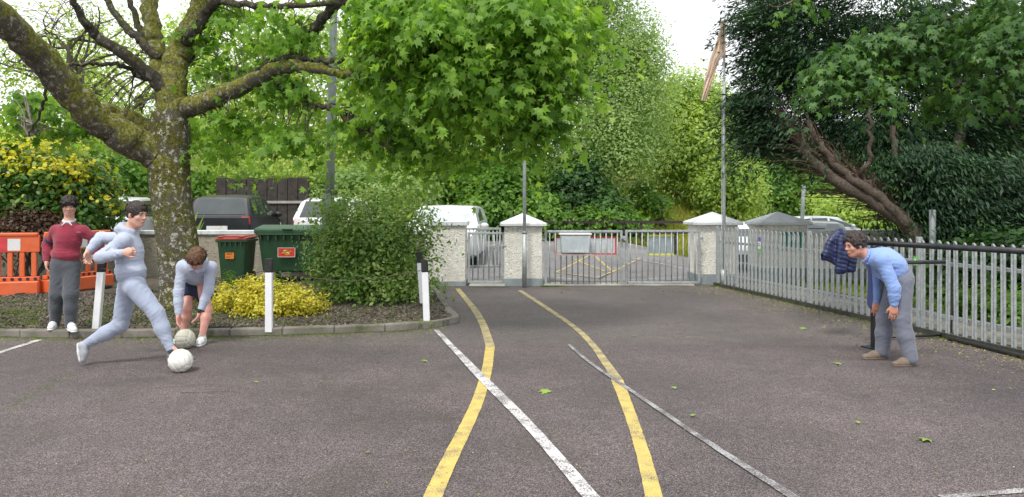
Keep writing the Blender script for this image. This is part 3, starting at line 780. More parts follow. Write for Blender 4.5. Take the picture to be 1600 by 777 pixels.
# small hanging tag and green tag on the fence
q = F0 + fdir * fence_at_px(1188) + fn * .02
t = empty('hanging_tag', (q.x, q.y, .8), 'small tag with purple top and green foot hung on the palisade', 'sign')
for nm, z0, z1, mt in (('tag_top', 371, 377.5, M('purple_card', (.10, .08, .36), (.13, .1, .42), 5, .5)), ('tag_middle', 377.5, 389, MT['white_refl']), ('tag_foot', 389, 396, M('green_card', (.10, .45, .14), (.13, .5, .18), 5, .5))):
    D_ = q.y; MB().box((q.x, q.y, (Z(z0, D_) + Z(z1, D_)) / 2), (.085 if nm != 'tag_foot' else .07, .006, abs(Z(z0, D_) - Z(z1, D_))), fang + PI).build(nm, mt, t)
for zz in (381, 384): MB().box((q.x + fn.x * .005, q.y + fn.y * .005, Z(zz, q.y)), (.05, .003, .012), fang + PI).build('printed_line', MT['black_print'], t)
q = F0 + fdir * fence_at_px(1434) + fn * .03
t = empty('green_tag', (q.x, q.y, .8), 'small bright green square tag on the fence post beside the man', 'sign')
MB().box((q.x, q.y, Z(408, q.y)), (.075, .006, .11), fang + PI).build('tag_plate', M('bright_green_card', (.16, .55, .10), (.2, .6, .14), 5, .5), t)
MB().box((q.x + fn.x * .005, q.y + fn.y * .005, Z(407, q.y)), (.03, .003, .035), fang + PI).build('emblem', MT['white_refl'], t)

# ------------------------------------------------------------------ poles
def pole(name, label, cat, x, y, z0, z1, r, mat, lean=(0, 0), r1=None, group=None):
    t = empty(name, (x, y, z0), label, cat, group)
    MB().tube([(x, y, z0), (x + lean[0] * .5, y + lean[1] * .5, (z0 + z1) / 2), (x + lean[0], y + lean[1], z1)], [r, ((r1 or r) + r) / 2, r1 or r], 12).build('pole_shaft', mat, t, smooth=True)
    return t
t = pole('lamp_post', 'tall grey-green lamp post behind the leafy shrub, rising into the maple leaves', 'lamp post', X(512, 13.2), 13.2, .1, 6.2, .088, MT['pole'], (.13, 0), .06)
MB().tube([(X(512, 13.2), 13.2, .1), (X(512, 13.2), 13.2, Z(304, 13.2))], .105, 12).build('base_section', MT['pole'], t, smooth=True)
m = MB(); m.tube([(X(512, 13.2) + .13, 13.2, 6.2), (X(512, 13.2) + .2, 13.0, 6.5), (X(512, 13.2) + .3, 12.6, 6.6)], .03, 8); m.build('arm', MT['pole'], t, smooth=True)
m = MB(); m.ball((X(512, 13.2) + .33, 12.45, 6.6), (.12, .3, .07)); m.build('lamp_head', MT['galv_dull'], t, smooth=True)
t = pole('steel_pole', 'slim galvanised pole standing against the middle gate pillar', 'pole', X(819.5, 15.2), 15.2, 0, 5.4, .033, MT['galv'])
MB().tube([(X(819.5, 15.2), 15.2, 0), (X(819.5, 15.2), 15.2, Z(365, 15.2))], .047, 12).build('lower_tube', MT['galv'], t, smooth=True)
MB().tube([(X(819.5, 15.2), 15.2, Z(365, 15.2)), (X(819.5, 15.2), 15.2, Z(362, 15.2))], .054, 12).build('collar', MT['galv_dull'], t, smooth=True)
FPY = 15.3
t = pole('flagpole', 'tall white-grey flagpole in front of the pillar beside the palisade', 'flagpole', X(1131, FPY), FPY, 0, Z(12, FPY), .038, M('flagpole_paint', (.40, .43, .45), (.52, .55, .57), 5, .4), (.01, 0), .022)
MB().tube([(X(1131, FPY), FPY, 0), (X(1131, FPY), FPY, .35)], .06, 12).build('base_sleeve', MT['galv'], t, smooth=True)
m = MB(); m.ball((X(1131, FPY) + .01, FPY, Z(12, FPY) + .03), .03); m.build('finial', MT['galv_dull'], t, smooth=True)
m = MB(); m.tube([(X(1131, FPY) - .05, FPY - .02, 1.1), (X(1131, FPY) - .035, FPY - .02, Z(14, FPY))], .004, 4); m.build('halyard', MT['white_refl'], t)
pole('steel_pole', 'leaning slim pole beyond the right-hand gate pillar', 'pole', X(1250, 24), 24, -.2, Z(289, 24), .06, MT['pole'], (.12, 0))
pole('steel_pole', 'short grey pole beside the cypress trunk behind the fence', 'pole', X(1457, 13.5), 13.5, 0, Z(328, 13.5), .055, MT['pole'])
# limp flag: three vertical bands, faded green / white / orange, hanging twisted
def cloth_mat(name, c):
    m, n, l, b = new_mat(name); v = n.new('ShaderNodeTexCoord').outputs['Object']
    col = ramp(n, l, noise_n(n, l, v, 6, 4), tuple(x * .9 for x in c), c); l.new(col, b.inputs['Base Color']); b.inputs['Roughness'].default_value = .9
    tr = n.new('ShaderNodeBsdfTranslucent'); l.new(col, tr.inputs['Color']); mx = n.new('ShaderNodeMixShader'); mx.inputs[0].default_value = .5
    l.new(b.outputs[0], mx.inputs[1]); l.new(tr.outputs[0], mx.inputs[2]); l.new(mx.outputs[0], n['Material Output'].inputs['Surface']); return m
def flag():
    D_ = FPY - .03; rows = 26; colsn = 16
    left = [(1126, 36), (1120, 58), (1112, 86), (1107, 105), (1099, 130), (1095, 157)]
    right = [(1133, 28), (1133, 55), (1133, 84), (1125, 92), (1115, 125), (1103, 158)]
    ly = [p[1] for p in left]; V = []; F = []
    for i in range(rows + 1):
        f = i / rows
        a = np.interp(f, np.linspace(0, 1, 6), [p[0] for p in left]), np.interp(f, np.linspace(0, 1, 6), [p[1] for p in left])
        b = np.interp(f, np.linspace(0, 1, 6), [p[0] for p in right]), np.interp(f, np.linspace(0, 1, 6), [p[1] for p in right])
        for k in range(colsn + 1):
            g = k / colsn
            px = a[0] + (b[0] - a[0]) * g + 1.2 * math.sin(f * 9 + g * 4); py = a[1] + (b[1] - a[1]) * g
            V.append(tuple(P(px, py, D_ - .11 * math.sin(g * 13 + f * 4) - .05 * math.sin(f * 14 + g * 3))))
    for i in range(rows):
        for k in range(colsn):
            q = i * (colsn + 1) + k; F.append((q, q + 1, q + colsn + 2, q + colsn + 1))
    t = empty('flag', P(1131, 60, D_), 'faded orange and white flag hanging limp from the top of the flagpole', 'flag')
    o = np_mesh('flag_cloth', np.array(V), np.array(F), cloth_mat('faded_orange_cloth', (.95, .72, .56)), t, True)
    o.data.materials.append(cloth_mat('flag_white_cloth', (.95, .92, .88)))
    for i in range(rows):
        for k in range(colsn):
            if k in (3, 4, 5, 9, 10, 11): o.data.polygons[i * colsn + k].material_index = 1
flag()

# ------------------------------------------------------------------ white verge posts with black heads, and rope
def verge_post(label, x, y, z0, h, lean=(0, 0), w=.085, rz=0):
    t = empty('verge_post', (x, y, z0 - .05), label, 'post', 'white verge posts round the planting bed')
    lx, ly = lean; hb = h * .80
    def lev(z): return (x + lx * z / h, y + ly * z / h, z0 + z)
    def bx(z0_, z1_, w_):
        a = lev(z0_); b = lev(z1_); c, s = math.cos(rz), math.sin(rz); vs = []
        for q in (a, b):
            for sx, sy in ((-1, -1), (1, -1), (1, 1), (-1, 1)): vs.append((q[0] + (sx * c - sy * s * .8) * w_ / 2, q[1] + (sx * s + sy * c * .8) * w_ / 2, q[2]))
        return vs
    F = [(3, 2, 1, 0), (4, 5, 6, 7), (0, 1, 5, 4), (1, 2, 6, 5), (2, 3, 7, 6), (3, 0, 4, 7)]
    MB().add(bx(-.05, hb, w), F).build('post_body', MT['white_paint'], t, bevel=.006)
    MB().add(bx(hb - .002, h, w * 1.06), F).build('black_head', MT['black_rubber'], t, bevel=.008)
    return t
pA = G(418, 514, KZ); pB = G(666, 502, KZ); pC = G(132, 517, KZ)
verge_post('white post with black head in front of the yellow shrub', pA.x, pA.y + .06, KZ, .86, (0, 0))
verge_post('white post with black head at the corner of the planting bed, nearer of the two', pB.x, pB.y + .05, KZ, .80, (-.03, 0), rz=.15)
verge_post('white post with black head at the bed corner, further of the two', X(661, 11.6), 11.6, KZ, .82, (-.06, 0))
verge_post('leaning white post under the boy in the maroon jumper\'s hand', pC.x, 9.55, KZ, .86, (.075, 0))
def rope(pts, r, name, label):
    m = MB(); m.tube(bez(pts, 6), r, 5); o = m.build(name, M('rusty_wire', (.06, .045, .038), (.11, .085, .07), 30, .8), smooth=True); tag(o, label, 'rope')
zt = KZ + .74
rope([(pC.x + .07, 9.5, zt), ((pC.x + pA.x) / 2, 9.9, zt - .22), (pA.x, pA.y + .02, zt - .02)], .0045, 'rope', 'thin dark rope sagging from the leaning post to the post by the yellow shrub')
rope([(pA.x, pA.y + .02, zt - .02), (X(490, 9.9), 9.9, zt - .16), (X(560, 10), 10.0, zt - .2), (pB.x - .03, pB.y, zt - .07)], .0045, 'rope', 'thin dark rope strung in front of the bins and leafy shrub')
rope([(pB.x - .03, pB.y + .05, zt - .07), (X(661, 10.9), 10.9, zt - .15), (X(661, 11.6) - .03, 11.55, zt - .03)], .0045, 'rope', 'short thin dark rope between the two corner posts')

# ------------------------------------------------------------------ orange barrier
def barrier(label, a, b, z0, h, hidden=False):
    a = Vector(a); b = Vector(b); t = (b - a).normalized(); ang = math.atan2(t.y, t.x); L = (b - a).length
    r = empty('safety_barrier', (a.x, a.y, z0), label, 'barrier', 'orange safety barriers beside the hedge')
    def pb(s0, s1, z, zz, th, name, mat, off=0, bev=.008, sh=None):
        c = a + t * (s0 + s1) / 2 + Vector((t.y, -t.x, 0)) * off
        return MB().box((c.x, c.y, z0 + (z + zz) / 2), (s1 - s0, th, zz - z), ang).build(name, mat, r, bevel=bev)
    pb(0, L, .0, .24, .20, 'base_block', MT['orange'], bev=.02)
    pb(0, L, .24, .31, .10, 'lower_rail', MT['orange'])
    pb(0, L, .72, 1.0, .055, 'top_panel', MT['orange'])
    pb(0.02, L - .02, .985, 1.045, .09, 'top_rail', MT['orange'], bev=.015)
    n = int(L / .17)
    for k in range(n):
        s = L * (k + .5) / n
        pb(s - .040, s + .040, .31, .72, .045, 'slat', MT['orange'], bev=.012)
    n = int(L / .40)
    for k in range(n):
        s = .04 + k * .40
        pb(s - .008, min(s + .203, L), .73, .965, .004, 'red_panel', MT['red_refl'], off=.0305, bev=0)
        if s + .39 < L: pb(s + .205, s + .39, .75, .945, .004, 'white_panel', MT['white_refl'], off=.0305, bev=0)
    nn = int(L / .11)
    for k in range(nn):
        s = L * (k + .5) / nn; c = a + t * s + Vector((t.y, -t.x, 0)) * .052
        m = MB(); nrm = Vector((t.y, -t.x, 0)); m.tube([c, c + nrm * .006], .028, 8); 
        for i_, v in enumerate(m.v): m.v[i_] = (v[0], v[1], v[2] + z0 + .275)
        m.build('drain_hole', MT['black_rubber'], r)
    for s in (.25, L - .25):
        c = a + t * s
        MB().box((c.x, c.y, z0 + .03), (.12, .5, .05), ang).build('foot', MT['black_rubber'], r, bevel=.01)
    return r
bA = Vector((X(-150, 12.3), 12.3, 0)); bM = Vector((X(66, 12.9), 12.9, 0)); bE = Vector((X(172, 14.2), 14.2, 0))
barrier('orange plastic safety barrier with red and white panels at the left edge', bA, bM - Vector((.03, .01, 0)), .12, 1.0)
barrier('orange plastic safety barrier behind the boy in the maroon jumper', bM + Vector((.02, .02, 0)), bE, .13, .98)

# ------------------------------------------------------------------ wheeled bins
def wheelie(label):
    D0 = 14.75; x0, x1 = X(338.5, D0), X(383, D0); z0 = .12; zt = Z(376, D0)
    t = empty('wheelie_bin', ((x0 + x1) / 2, D0, z0), label, 'wheelie bin')
    cx = (x0 + x1) / 2; w = x1 - x0
    m = taper_box(MB(), (cx, D0 + .34), (w * .84, .5), (w, .66), z0 + .05, zt); m.build('bin_body', MT['bin_green'], t, bevel=.03, seg=2)
    m = MB(); m.box((cx, D0 + .34, zt - .01), (w + .05, .72, .05)); m.build('rim', MT['bin_green'], t, bevel=.01)
    m = MB(); m.box((cx, D0 + .33, zt + .04), (w + .03, .72, .045), rx=.03); m.box((cx, D0 + .36, zt + .075), (w - .1, .5, .03)); m.build('lid', MT['bin_lid_red'], t, bevel=.015, seg=2)
    for dx in (-.2, .2): MB().box((cx + dx, D0 + .02, zt + .07), (.1, .12, .035)).build('lid_grip', MT['bin_lid_red'], t, bevel=.01)
    for dx in (-.2, -.1, 0, .1, .2): MB().box((cx + dx, D0 - .012, zt - .07), (.018, .03, .07)).build('rib', MT['bin_green'], t)
    MB().box((X(358, D0), D0 + .025, Z(400, D0)), (.17, .008, .12), rx=-.03).build('orange_sticker', MT['orange_sticker'], t)
    MB().box((X(358, D0), D0 + .018, Z(397, D0)), (.11, .004, .012), rx=-.03).build('sticker_print', MT['black_print'], t)
    MB().box((X(356, D0), D0 + .020, Z(402, D0)), (.09, .004, .01), rx=-.03).build('sticker_print', MT['black_print'], t)
    for s in (-1, 1): MB().tube([(cx + s * w * .36, D0 + .6, z0 + .1), (cx + s * w * .46, D0 + .6, z0 + .1)], .1, 14).build('wheel', MT['black_rubber'], t)
    return t
wheelie('dark green wheelie bin with red lid and an orange sticker')
def big_bin(label, x0, x1, D0, sticker=True):
    z0 = .12; zt = Z(365, D0); cx = (x0 + x1) / 2; w = x1 - x0
    t = empty('wheeled_container', (cx, D0, z0), label, 'bin')
    m = taper_box(MB(), (cx, D0 + .5), (w * .88, .82), (w, 1.0), z0 + .2, zt); m.build('bin_body', MT['bin_green'], t, bevel=.04, seg=2)
    # lid: slightly crowned, overhanging, with front lip
    m = MB(); y0, y1 = D0 - .06, D0 + 1.05; zz = zt
    prof = [(y0, zz - .0), (y0, zz + .075), (y0 + .05, zz + .105), (y0 + .5, zz + .16), (y1 - .05, zz + .13), (y1, zz)]
    m.prism([(x0 - .05, y, z) for y, z in prof], (1, 0, 0), w + .10); m.build('lid', MT['bin_green'], t, bevel=.015, seg=2)
    MB().box((cx, D0 - .075, zt + .085), (.2, .05, .03)).build('lid_handle', MT['bin_green'], t, bevel=.008)
    n = 8
    for k in range(n):
        xx = x0 + w * (k + .5) / n; MB().box((xx, D0 - .022, zt - .07), (.02, .05, .12)).build('rib', MT['bin_green'], t)
    MB().box((cx, D0 - .03, zt - .015), (w + .04, .06, .035)).build('rim', MT['bin_green'], t, bevel=.006)
    if sticker:
        sx = X(448, D0) if sticker == 1 else sticker; sz = Z(394.5, D0)
        MB().box((sx, D0 - .012, sz), (.34, .01, .185), rx=-.045).build('red_label', MT['red_sticker'], t)
        for a, b, c in ((0, .088, 0), (0, -.088, 0)): MB().box((sx, D0 - .020, sz + b), (.34, .003, .010), rx=-.045).build('label_border', MT['white_refl'], t)
        for s in (-1, 1): MB().box((sx + s * .165, D0 - .0205, sz), (.010, .003, .185), rx=-.045).build('label_border', MT['white_refl'], t)
        m = MB(); pts = [(sx + .09 * math.cos(a) * (1 + .2 * math.sin(2 * a)), D0 - .021, sz + .045 * math.sin(a) + .012 * math.cos(3 * a)) for a in np.linspace(0, 2 * PI, 24)[:-1]]
        m.prism(pts, (0, -1, 0), .002); m.build('label_swirl', MT['yellow_print'], t)
        MB().tube(bez([(sx - .1, D0 - .026, sz + .02), (sx - .03, D0 - .026, sz + .01), (sx + .02, D0 - .026, sz + .03), (sx + .1, D0 - .026, sz - .01)], 4), .006, 4).build('label_stroke', MT['bin_green'], t)
        MB().tube(bez([(sx - .1, D0 - .026, sz - .03), (sx - .02, D0 - .026, sz - .015), (sx + .04, D0 - .026, sz - .035)], 4), .006, 4).build('label_stroke', MT['red_sticker'], t)
    for sx_ in (-1, 1):
        for yy in (.15, .85):
            m = MB(); m.tube([(cx + sx_ * w * .38 - .03, D0 + yy, z0 + .09), (cx + sx_ * w * .38 + .03, D0 + yy, z0 + .09)], .09, 14); m.build('wheel', MT['black_rubber'], t)
            MB().box((cx + sx_ * w * .38, D0 + yy, z0 + .17), (.09, .1, .08)).build('castor_fork', MT['galv_dull'], t)
    return t
big_bin('large dark green four-wheeled bin with a red label, left of the shrub', X(402, 14.9), X(499, 14.9), 14.9)
big_bin('large dark green four-wheeled bin mostly hidden by the leafy shrub', X(513, 15.0), X(610, 15.0), 15.0, sticker=X(543, 15.0))

# ------------------------------------------------------------------ black swing barrier and hoop at the right
t = empty('black_barrier', G(1365, 541), 'black tubular barrier arm at waist height, the padded coat on its left end', 'barrier')
B0, B1 = Vector((X(1300, 9.26), 9.26, 1.185)), Vector((X(1700, 6.45), 6.45, 1.185))
bd = (B1 - B0).normalized()
MB().tube([B0, B1], .030, 14).build('barrier_arm', MT['black'], t, smooth=True)
for px in (1366, 1665):
    k = (px - 800) / FPX; s = (k * B0.y - B0.x) / (bd.x - k * bd.y); q = B0 + bd * s
    MB().box((q.x, q.y, .575), (.06, .06, 1.15), math.atan2(bd.y, bd.x)).build('post', MT['black'], t, bevel=.006)
    MB().box((q.x, q.y, .01), (.2, .2, .016), math.atan2(bd.y, bd.x)).build('base_plate', MT['black'], t)
t = empty('hoop_barrier', G(1483, 529), 'low black tubular hoop between the man and the palisade', 'barrier')
h0 = Vector((X(1378, 9.15), 9.15, 0)); h1 = Vector((X(1483, 9.32), 9.32, 0)); zt_ = .925
pts = [h0, h0 + Vector((0, 0, zt_ - .08)), h0.lerp(h1, .04) + Vector((0, 0, zt_)), h0.lerp(h1, .96) + Vector((0, 0, zt_)), h1 + Vector((0, 0, zt_ - .06)), h1]
MB().tube(pts, .024, 10).build('hoop', MT['black'], t, smooth=True)
MB().tube([h0 + Vector((.03, 0, .04)), h1 + Vector((-.03, 0, .04))], .018, 8).build('bottom_rail', MT['black'], t, smooth=True)
MB().box((h1.x, h1.y, .45), (.065, .05, .9), .2).build('leg', MT['black'], t, bevel=.005)
# black pipe lying along the foot of the fence
a = G(1484, 533) + Vector((0, 0, .03)); b = F0 + fdir * Lf + fn * .28 + Vector((0, 0, .03))
m = MB(); m.tube([a, a.lerp(b, .5), b], .028, 8); o = m.build('ground_pipe', MT['black_rubber'], smooth=True); tag(o, 'black pipe lying on the ground along the foot of the palisade', 'pipe')

# ------------------------------------------------------------------ concrete path and grass beyond the palisade
def strip(name, s0, s1, o0, o1, z, mat, n=40):
    V = []; F = []
    for i in range(n + 1):
        q = F0 + fdir * (s0 + (s1 - s0) * i / n)
        for o_ in (o0, o1): p_ = q - fn * o_; V.append((p_.x, p_.y, z))
    for i in range(n): F.append((2 * i, 2 * i + 1, 2 * i + 3, 2 * i + 2))
    m = MB(); m.add(V, F); o = m.build(name, mat)
    if o.data.polygons[0].normal.z < 0: o.data.flip_normals()
    o['kind'] = 'structure'; return o
strip('footpath', -.2, Lf, .08, 1.5, .03, MT['path'])
strip('grass_verge', 0, Lf, 1.5, 9, .045, MT['grass'])

# ------------------------------------------------------------------ retaining wall, timber fence, post and rail fence
t = empty('retaining_wall', (X(410, 24.6), 24.6, .3), 'dark brown timber retaining wall behind the parked black car', 'wall')
xA, xB = X(338, 24.6), X(482, 24.6); n = 9
for k in range(n):
    a = xA + (xB - xA) * k / n; b = xA + (xB - xA) * (k + 1) / n
    MB().boxlh((a + .008, 24.55 + random.uniform(-.01, .01), .2), (b - .008, 24.75, Z(279 + random.uniform(-1.5, 1.5), 24.6))).build('panel', MT['wood_dark'], t, bevel=.01)
MB().boxlh((xA - .1, 24.5, Z(318, 24.5)), (xB + 1.5, 24.54, Z(314, 24.5))).build('capping_rail', MT['concrete'], t)
t = empty('post_and_rail_fence', (X(850, 28), 28, .35), 'dark timber post and rail fence at the back of the car park', 'fence')
for k in range(14):
    xx = X(840, 27.6) + k * .62 * 1.0
    zg = float(hgt(xx, 27.6)); MB().box((xx, 27.6, zg + .42), (.09, .09, .9)).build('post', MT['wood_dark'], t, bevel=.01)
for zz in (.35, .72): MB().boxlh((X(835, 27.55), 27.53, .35 + zz - .05), (X(840, 27.6) + 13.4 * .62, 27.555, .35 + zz + .05)).build('rail', MT['wood_dark'], t)

# ------------------------------------------------------------------ cars
def car(label, cat, loc, rz, paint, L=4.0, W=1.72, H=1.46, name='parked_car', kind='hatch', group='cars in the car park', lights=(.45, .02, .02)):
    t = empty(name, loc, label, cat, group); t.rotation_euler[2] = rz
    # stations along x (front +x): x, z_low, z_belt, z_roof, half width at belt, half width at roof
    hb = W / 2
    if kind == 'hatch':
        S = [(.50, .30, .62, .62, .30 / .86), (.485, .24, .70, .70, .84), (.40, .2, .80, .80, .96), (.26, .2, .90, .90, .99), (.22, .2, .93, .94, 1), (.05, .2, .95, .97 * H, 1), (-.08, .2, .96, H, 1), (-.28, .2, .98, .985 * H, .99), (-.40, .22, .99, .94 * H, .97), (-.475, .26, .97, .99, .93), (-.50, .34, .92, .93, .88)]
    else:
        S = [(.50, .34, .75, .75, .85), (.48, .26, .85, .85, .93), (.42, .22, .98, .98, .98), (.38, .2, 1.05, 1.08, 1), (.24, .2, 1.10, .97 * H, 1), (.10, .2, 1.12, H, 1), (-.15, .2, 1.12, H, 1), (-.35, .2, 1.12, H * .99, 1), (-.47, .22, 1.12, .97 * H, .98), (-.495, .28, 1.0, 1.02, .97), (-.50, .36, .9, .92, .95)]
    S[0] = (S[0][0], S[0][1], S[0][2], S[0][3], .82)
    rings = []
    for (fx, zl, zb, zr, k) in S:
        x = fx * L; w = hb * k; up = zr - zb; wr = w * (1 - .20 * min(1, up / .45))
        half = [(0, zl), (w * .80, zl), (w * .97, zl + .08), (w, zl + .25), (w, zb - .12), (w * .975, zb), (wr * 1.01, zr - up * .12), (wr * .90, zr - up * .01), (0, zr + .02 * (up > .2))]
        ring = half + [(-y, z) for y, z in half[-2:0:-1]]
        rings.append([(x, y, z) for y, z in ring])
    n = len(rings[0]); m = MB(); vs = [v for r_ in rings for v in r_]; fs = []
    for i in range(len(rings) - 1):
        for k in range(n):
            k2 = (k + 1) % n; fs.append((i * n + k, i * n + k2, (i + 1) * n + k2, (i + 1) * n + k))
    fs += [tuple(range(n)), tuple(n * (len(rings) - 1) + k for k in reversed(range(n)))]
    m.add(vs, fs); body = m.build('body', paint, t, local=True, smooth=False, bevel=.03, seg=3)
    if name != 'x':
        for p_ in body.data.polygons: p_.use_smooth = True
    body.modifiers.new('weighted', 'WEIGHTED_NORMAL')
    # glass panes: inset patches of the cabin surface
    def patch(a, b, c, d, ins=.1, off=.035, nm='window', mt=None):
        a, b, c, d = map(Vector, (a, b, c, d)); nn = (b - a).cross(d - a).normalized()
        ctr = (a + b + c + d) / 4
        if nn.dot(ctr - Vector((ctr.x * .3, 0, .8))) < 0: nn = -nn
        q = []
        for p_ in (a, b, c, d): q.append(ctr + (p_ - ctr) * (1 - ins) + nn * off)
        vv = q + [p_ - nn * .03 for p_ in q]
        MB().add(vv, [(0, 1, 2, 3), (7, 6, 5, 4), (0, 4, 5, 1), (1, 5, 6, 2), (2, 6, 7, 3), (3, 7, 4, 0)]).build(nm, mt or MT['glass'], t, local=True)
    def pt(i, k): return rings[i][k]
    m_side = {5: 6}
    iw = 4; ir = 8
    # windscreen between stations 4 and 5 (upper half), rear screen between 8 and 9
    ws = 4 if kind == 'hatch' else 3
    patch(pt(ws, 7), pt(ws + 1, 7), pt(ws + 1, n - 7), pt(ws, n - 7), .08, .012, 'windscreen', MT['glass'] if kind == 'hatch' else MT['glass_sky_painted'])
    patch(pt(8, 7), pt(9, 7), pt(9, n - 7), pt(8, n - 7), .10, .012, 'rear_window')
    for side in (0, 1):
        bk, tk = (5, 6) if not side else (n - 5, n - 6)
        for i0, i1 in ((4, 6), (6, 7), (7, 8)):
            if kind != 'hatch' and i0 > 4: continue
            patch(pt(i0, bk), pt(i1, bk), pt(i1, tk), pt(i0, tk) if i0 > 4 else Vector(pt(4, bk)).lerp(Vector(pt(5, tk)), .55), .12, .012, 'side_window')
    for sx in (-1, 1):
        for fx in (.31, -.31):
            c = (fx * L, sx * (hb - .12), .31)
            w_ = MB().tube([(c[0], c[1] - .1, c[2]), (c[0], c[1] + .1, c[2])], .31, 18).build('wheel', MT['black_rubber'], t, local=True)
            MB().tube([(c[0], c[1] + sx * .085, c[2]), (c[0], c[1] + sx * .108, c[2])], .19, 12).build('hubcap', MT['galv_dull'], w_, local=True)
        MB().box((-.485 * L, sx * hb * .78, .86), (.09, .22, .20)).build('tail_light', MT['taillight'], t, local=True, bevel=.02)
        MB().box((.462 * L, sx * hb * .72, .68), (.22, .32, .15), rz=-sx * .3).build('headlight', MT['headlight'], t, local=True, bevel=.03)
        MB().ball((.17 * L, sx * (hb + .09), 1.0), (.07, .11, .08), 8, 6).build('mirror', paint, t, local=True, smooth=True)
    MB().box((.495 * L, 0, .42), (.10, W * .62, .2)).build('grille', MT['black_rubber'], t, local=True, bevel=.02)
    MB().box((-.505 * L, 0, .42), (.05, W * .8, .16)).build('rear_bumper', MT['black_rubber'] if kind == 'hatch' else paint, t, local=True, bevel=.02)
    MB().box((-.508 * L, 0, .68), (.02, .5, .11)).build('number_plate', MT['white_refl'], t, local=True)
    MB().box((-.455 * L, .1, 1.07), (.03, .5, .02), ry=.9).build('wiper', MT['black_rubber'], t, local=True)
    return t
MT['glass'] = glass_mat('car_glass', (.03, .038, .042))
MT['glass_sky_painted'] = glass_mat('windscreen_sky_painted', (.34, .37, .39), .1)  # pale base colour stands in for white sky reflected in the windscreen
MT['taillight'] = M('tail_light_red', (.35, .02, .02), (.45, .04, .03), 9, .2)
MT['headlight'] = M('headlight_glass', (.5, .53, .55), (.6, .62, .65), 9, .1)
def paint(name, c, rough=.25): return M(name, c, tuple(x * 1.1 + .002 for x in c), 3, rough, spec=.5, coat=.3, dirt=tuple(x * .8 + .02 for x in c), dscale=2)
pk = M('black_car_paint', (.012, .014, .018), (.02, .022, .027), 3, .42, spec=.35, coat=.1); pw = paint('white_car_paint', (.62, .63, .645)); ps = paint('silver_car_paint', (.42, .45, .48)); pd = paint('dark_blue_car_paint', (.03, .045, .07)); pgn = paint('dark_green_car_paint', (.02, .045, .035))
def gz(x, y): return float(hgt(x, y)) + .045
x_ = X(368, 20.8); car('black hatchback parked behind the low wall with its rear window facing the yard', 'car', (x_, 21.0, .40), math.radians(96), pk, 4.1, 1.70, 1.52)
x_ = X(530, 21.6); car('white hatchback half hidden by the leafy shrub behind the bins', 'car', (x_, 21.8, gz(x_, 21.8)), math.radians(90), pw, 4.1, 1.72, 1.55)
x_ = X(196, 20.5); car('white car between the two boys and the maple trunk, beyond the wall', 'car', (x_, 20.5, .36), math.radians(103), pw, 4.2, 1.7, 1.5)
x_ = X(700, 19.8); car('white van facing the yard behind the side gate', 'van', (x_ , 20.6, .12), math.radians(-92), pw, 4.4, 1.75, 1.52, name='parked_van', kind='van')
x_ = X(1172, 21); car('white car parked behind the gap between the two right pillars', 'car', (x_, 22.5, gz(x_, 22.5)), math.radians(-96), pw, 4.3, 1.75, 1.34)
x_ = X(1287, 33); car('silver car on the road beyond the boundary wall', 'car', (x_, 33, -.17), math.radians(15), ps, 4.2, 1.75, 1.4)
x_ = X(1276, 26); car('dark car parked close behind the boundary wall at the coat', 'car', (x_ + .1, 27, -.17), math.radians(80), pgn, 4.2, 1.75, 1.30)

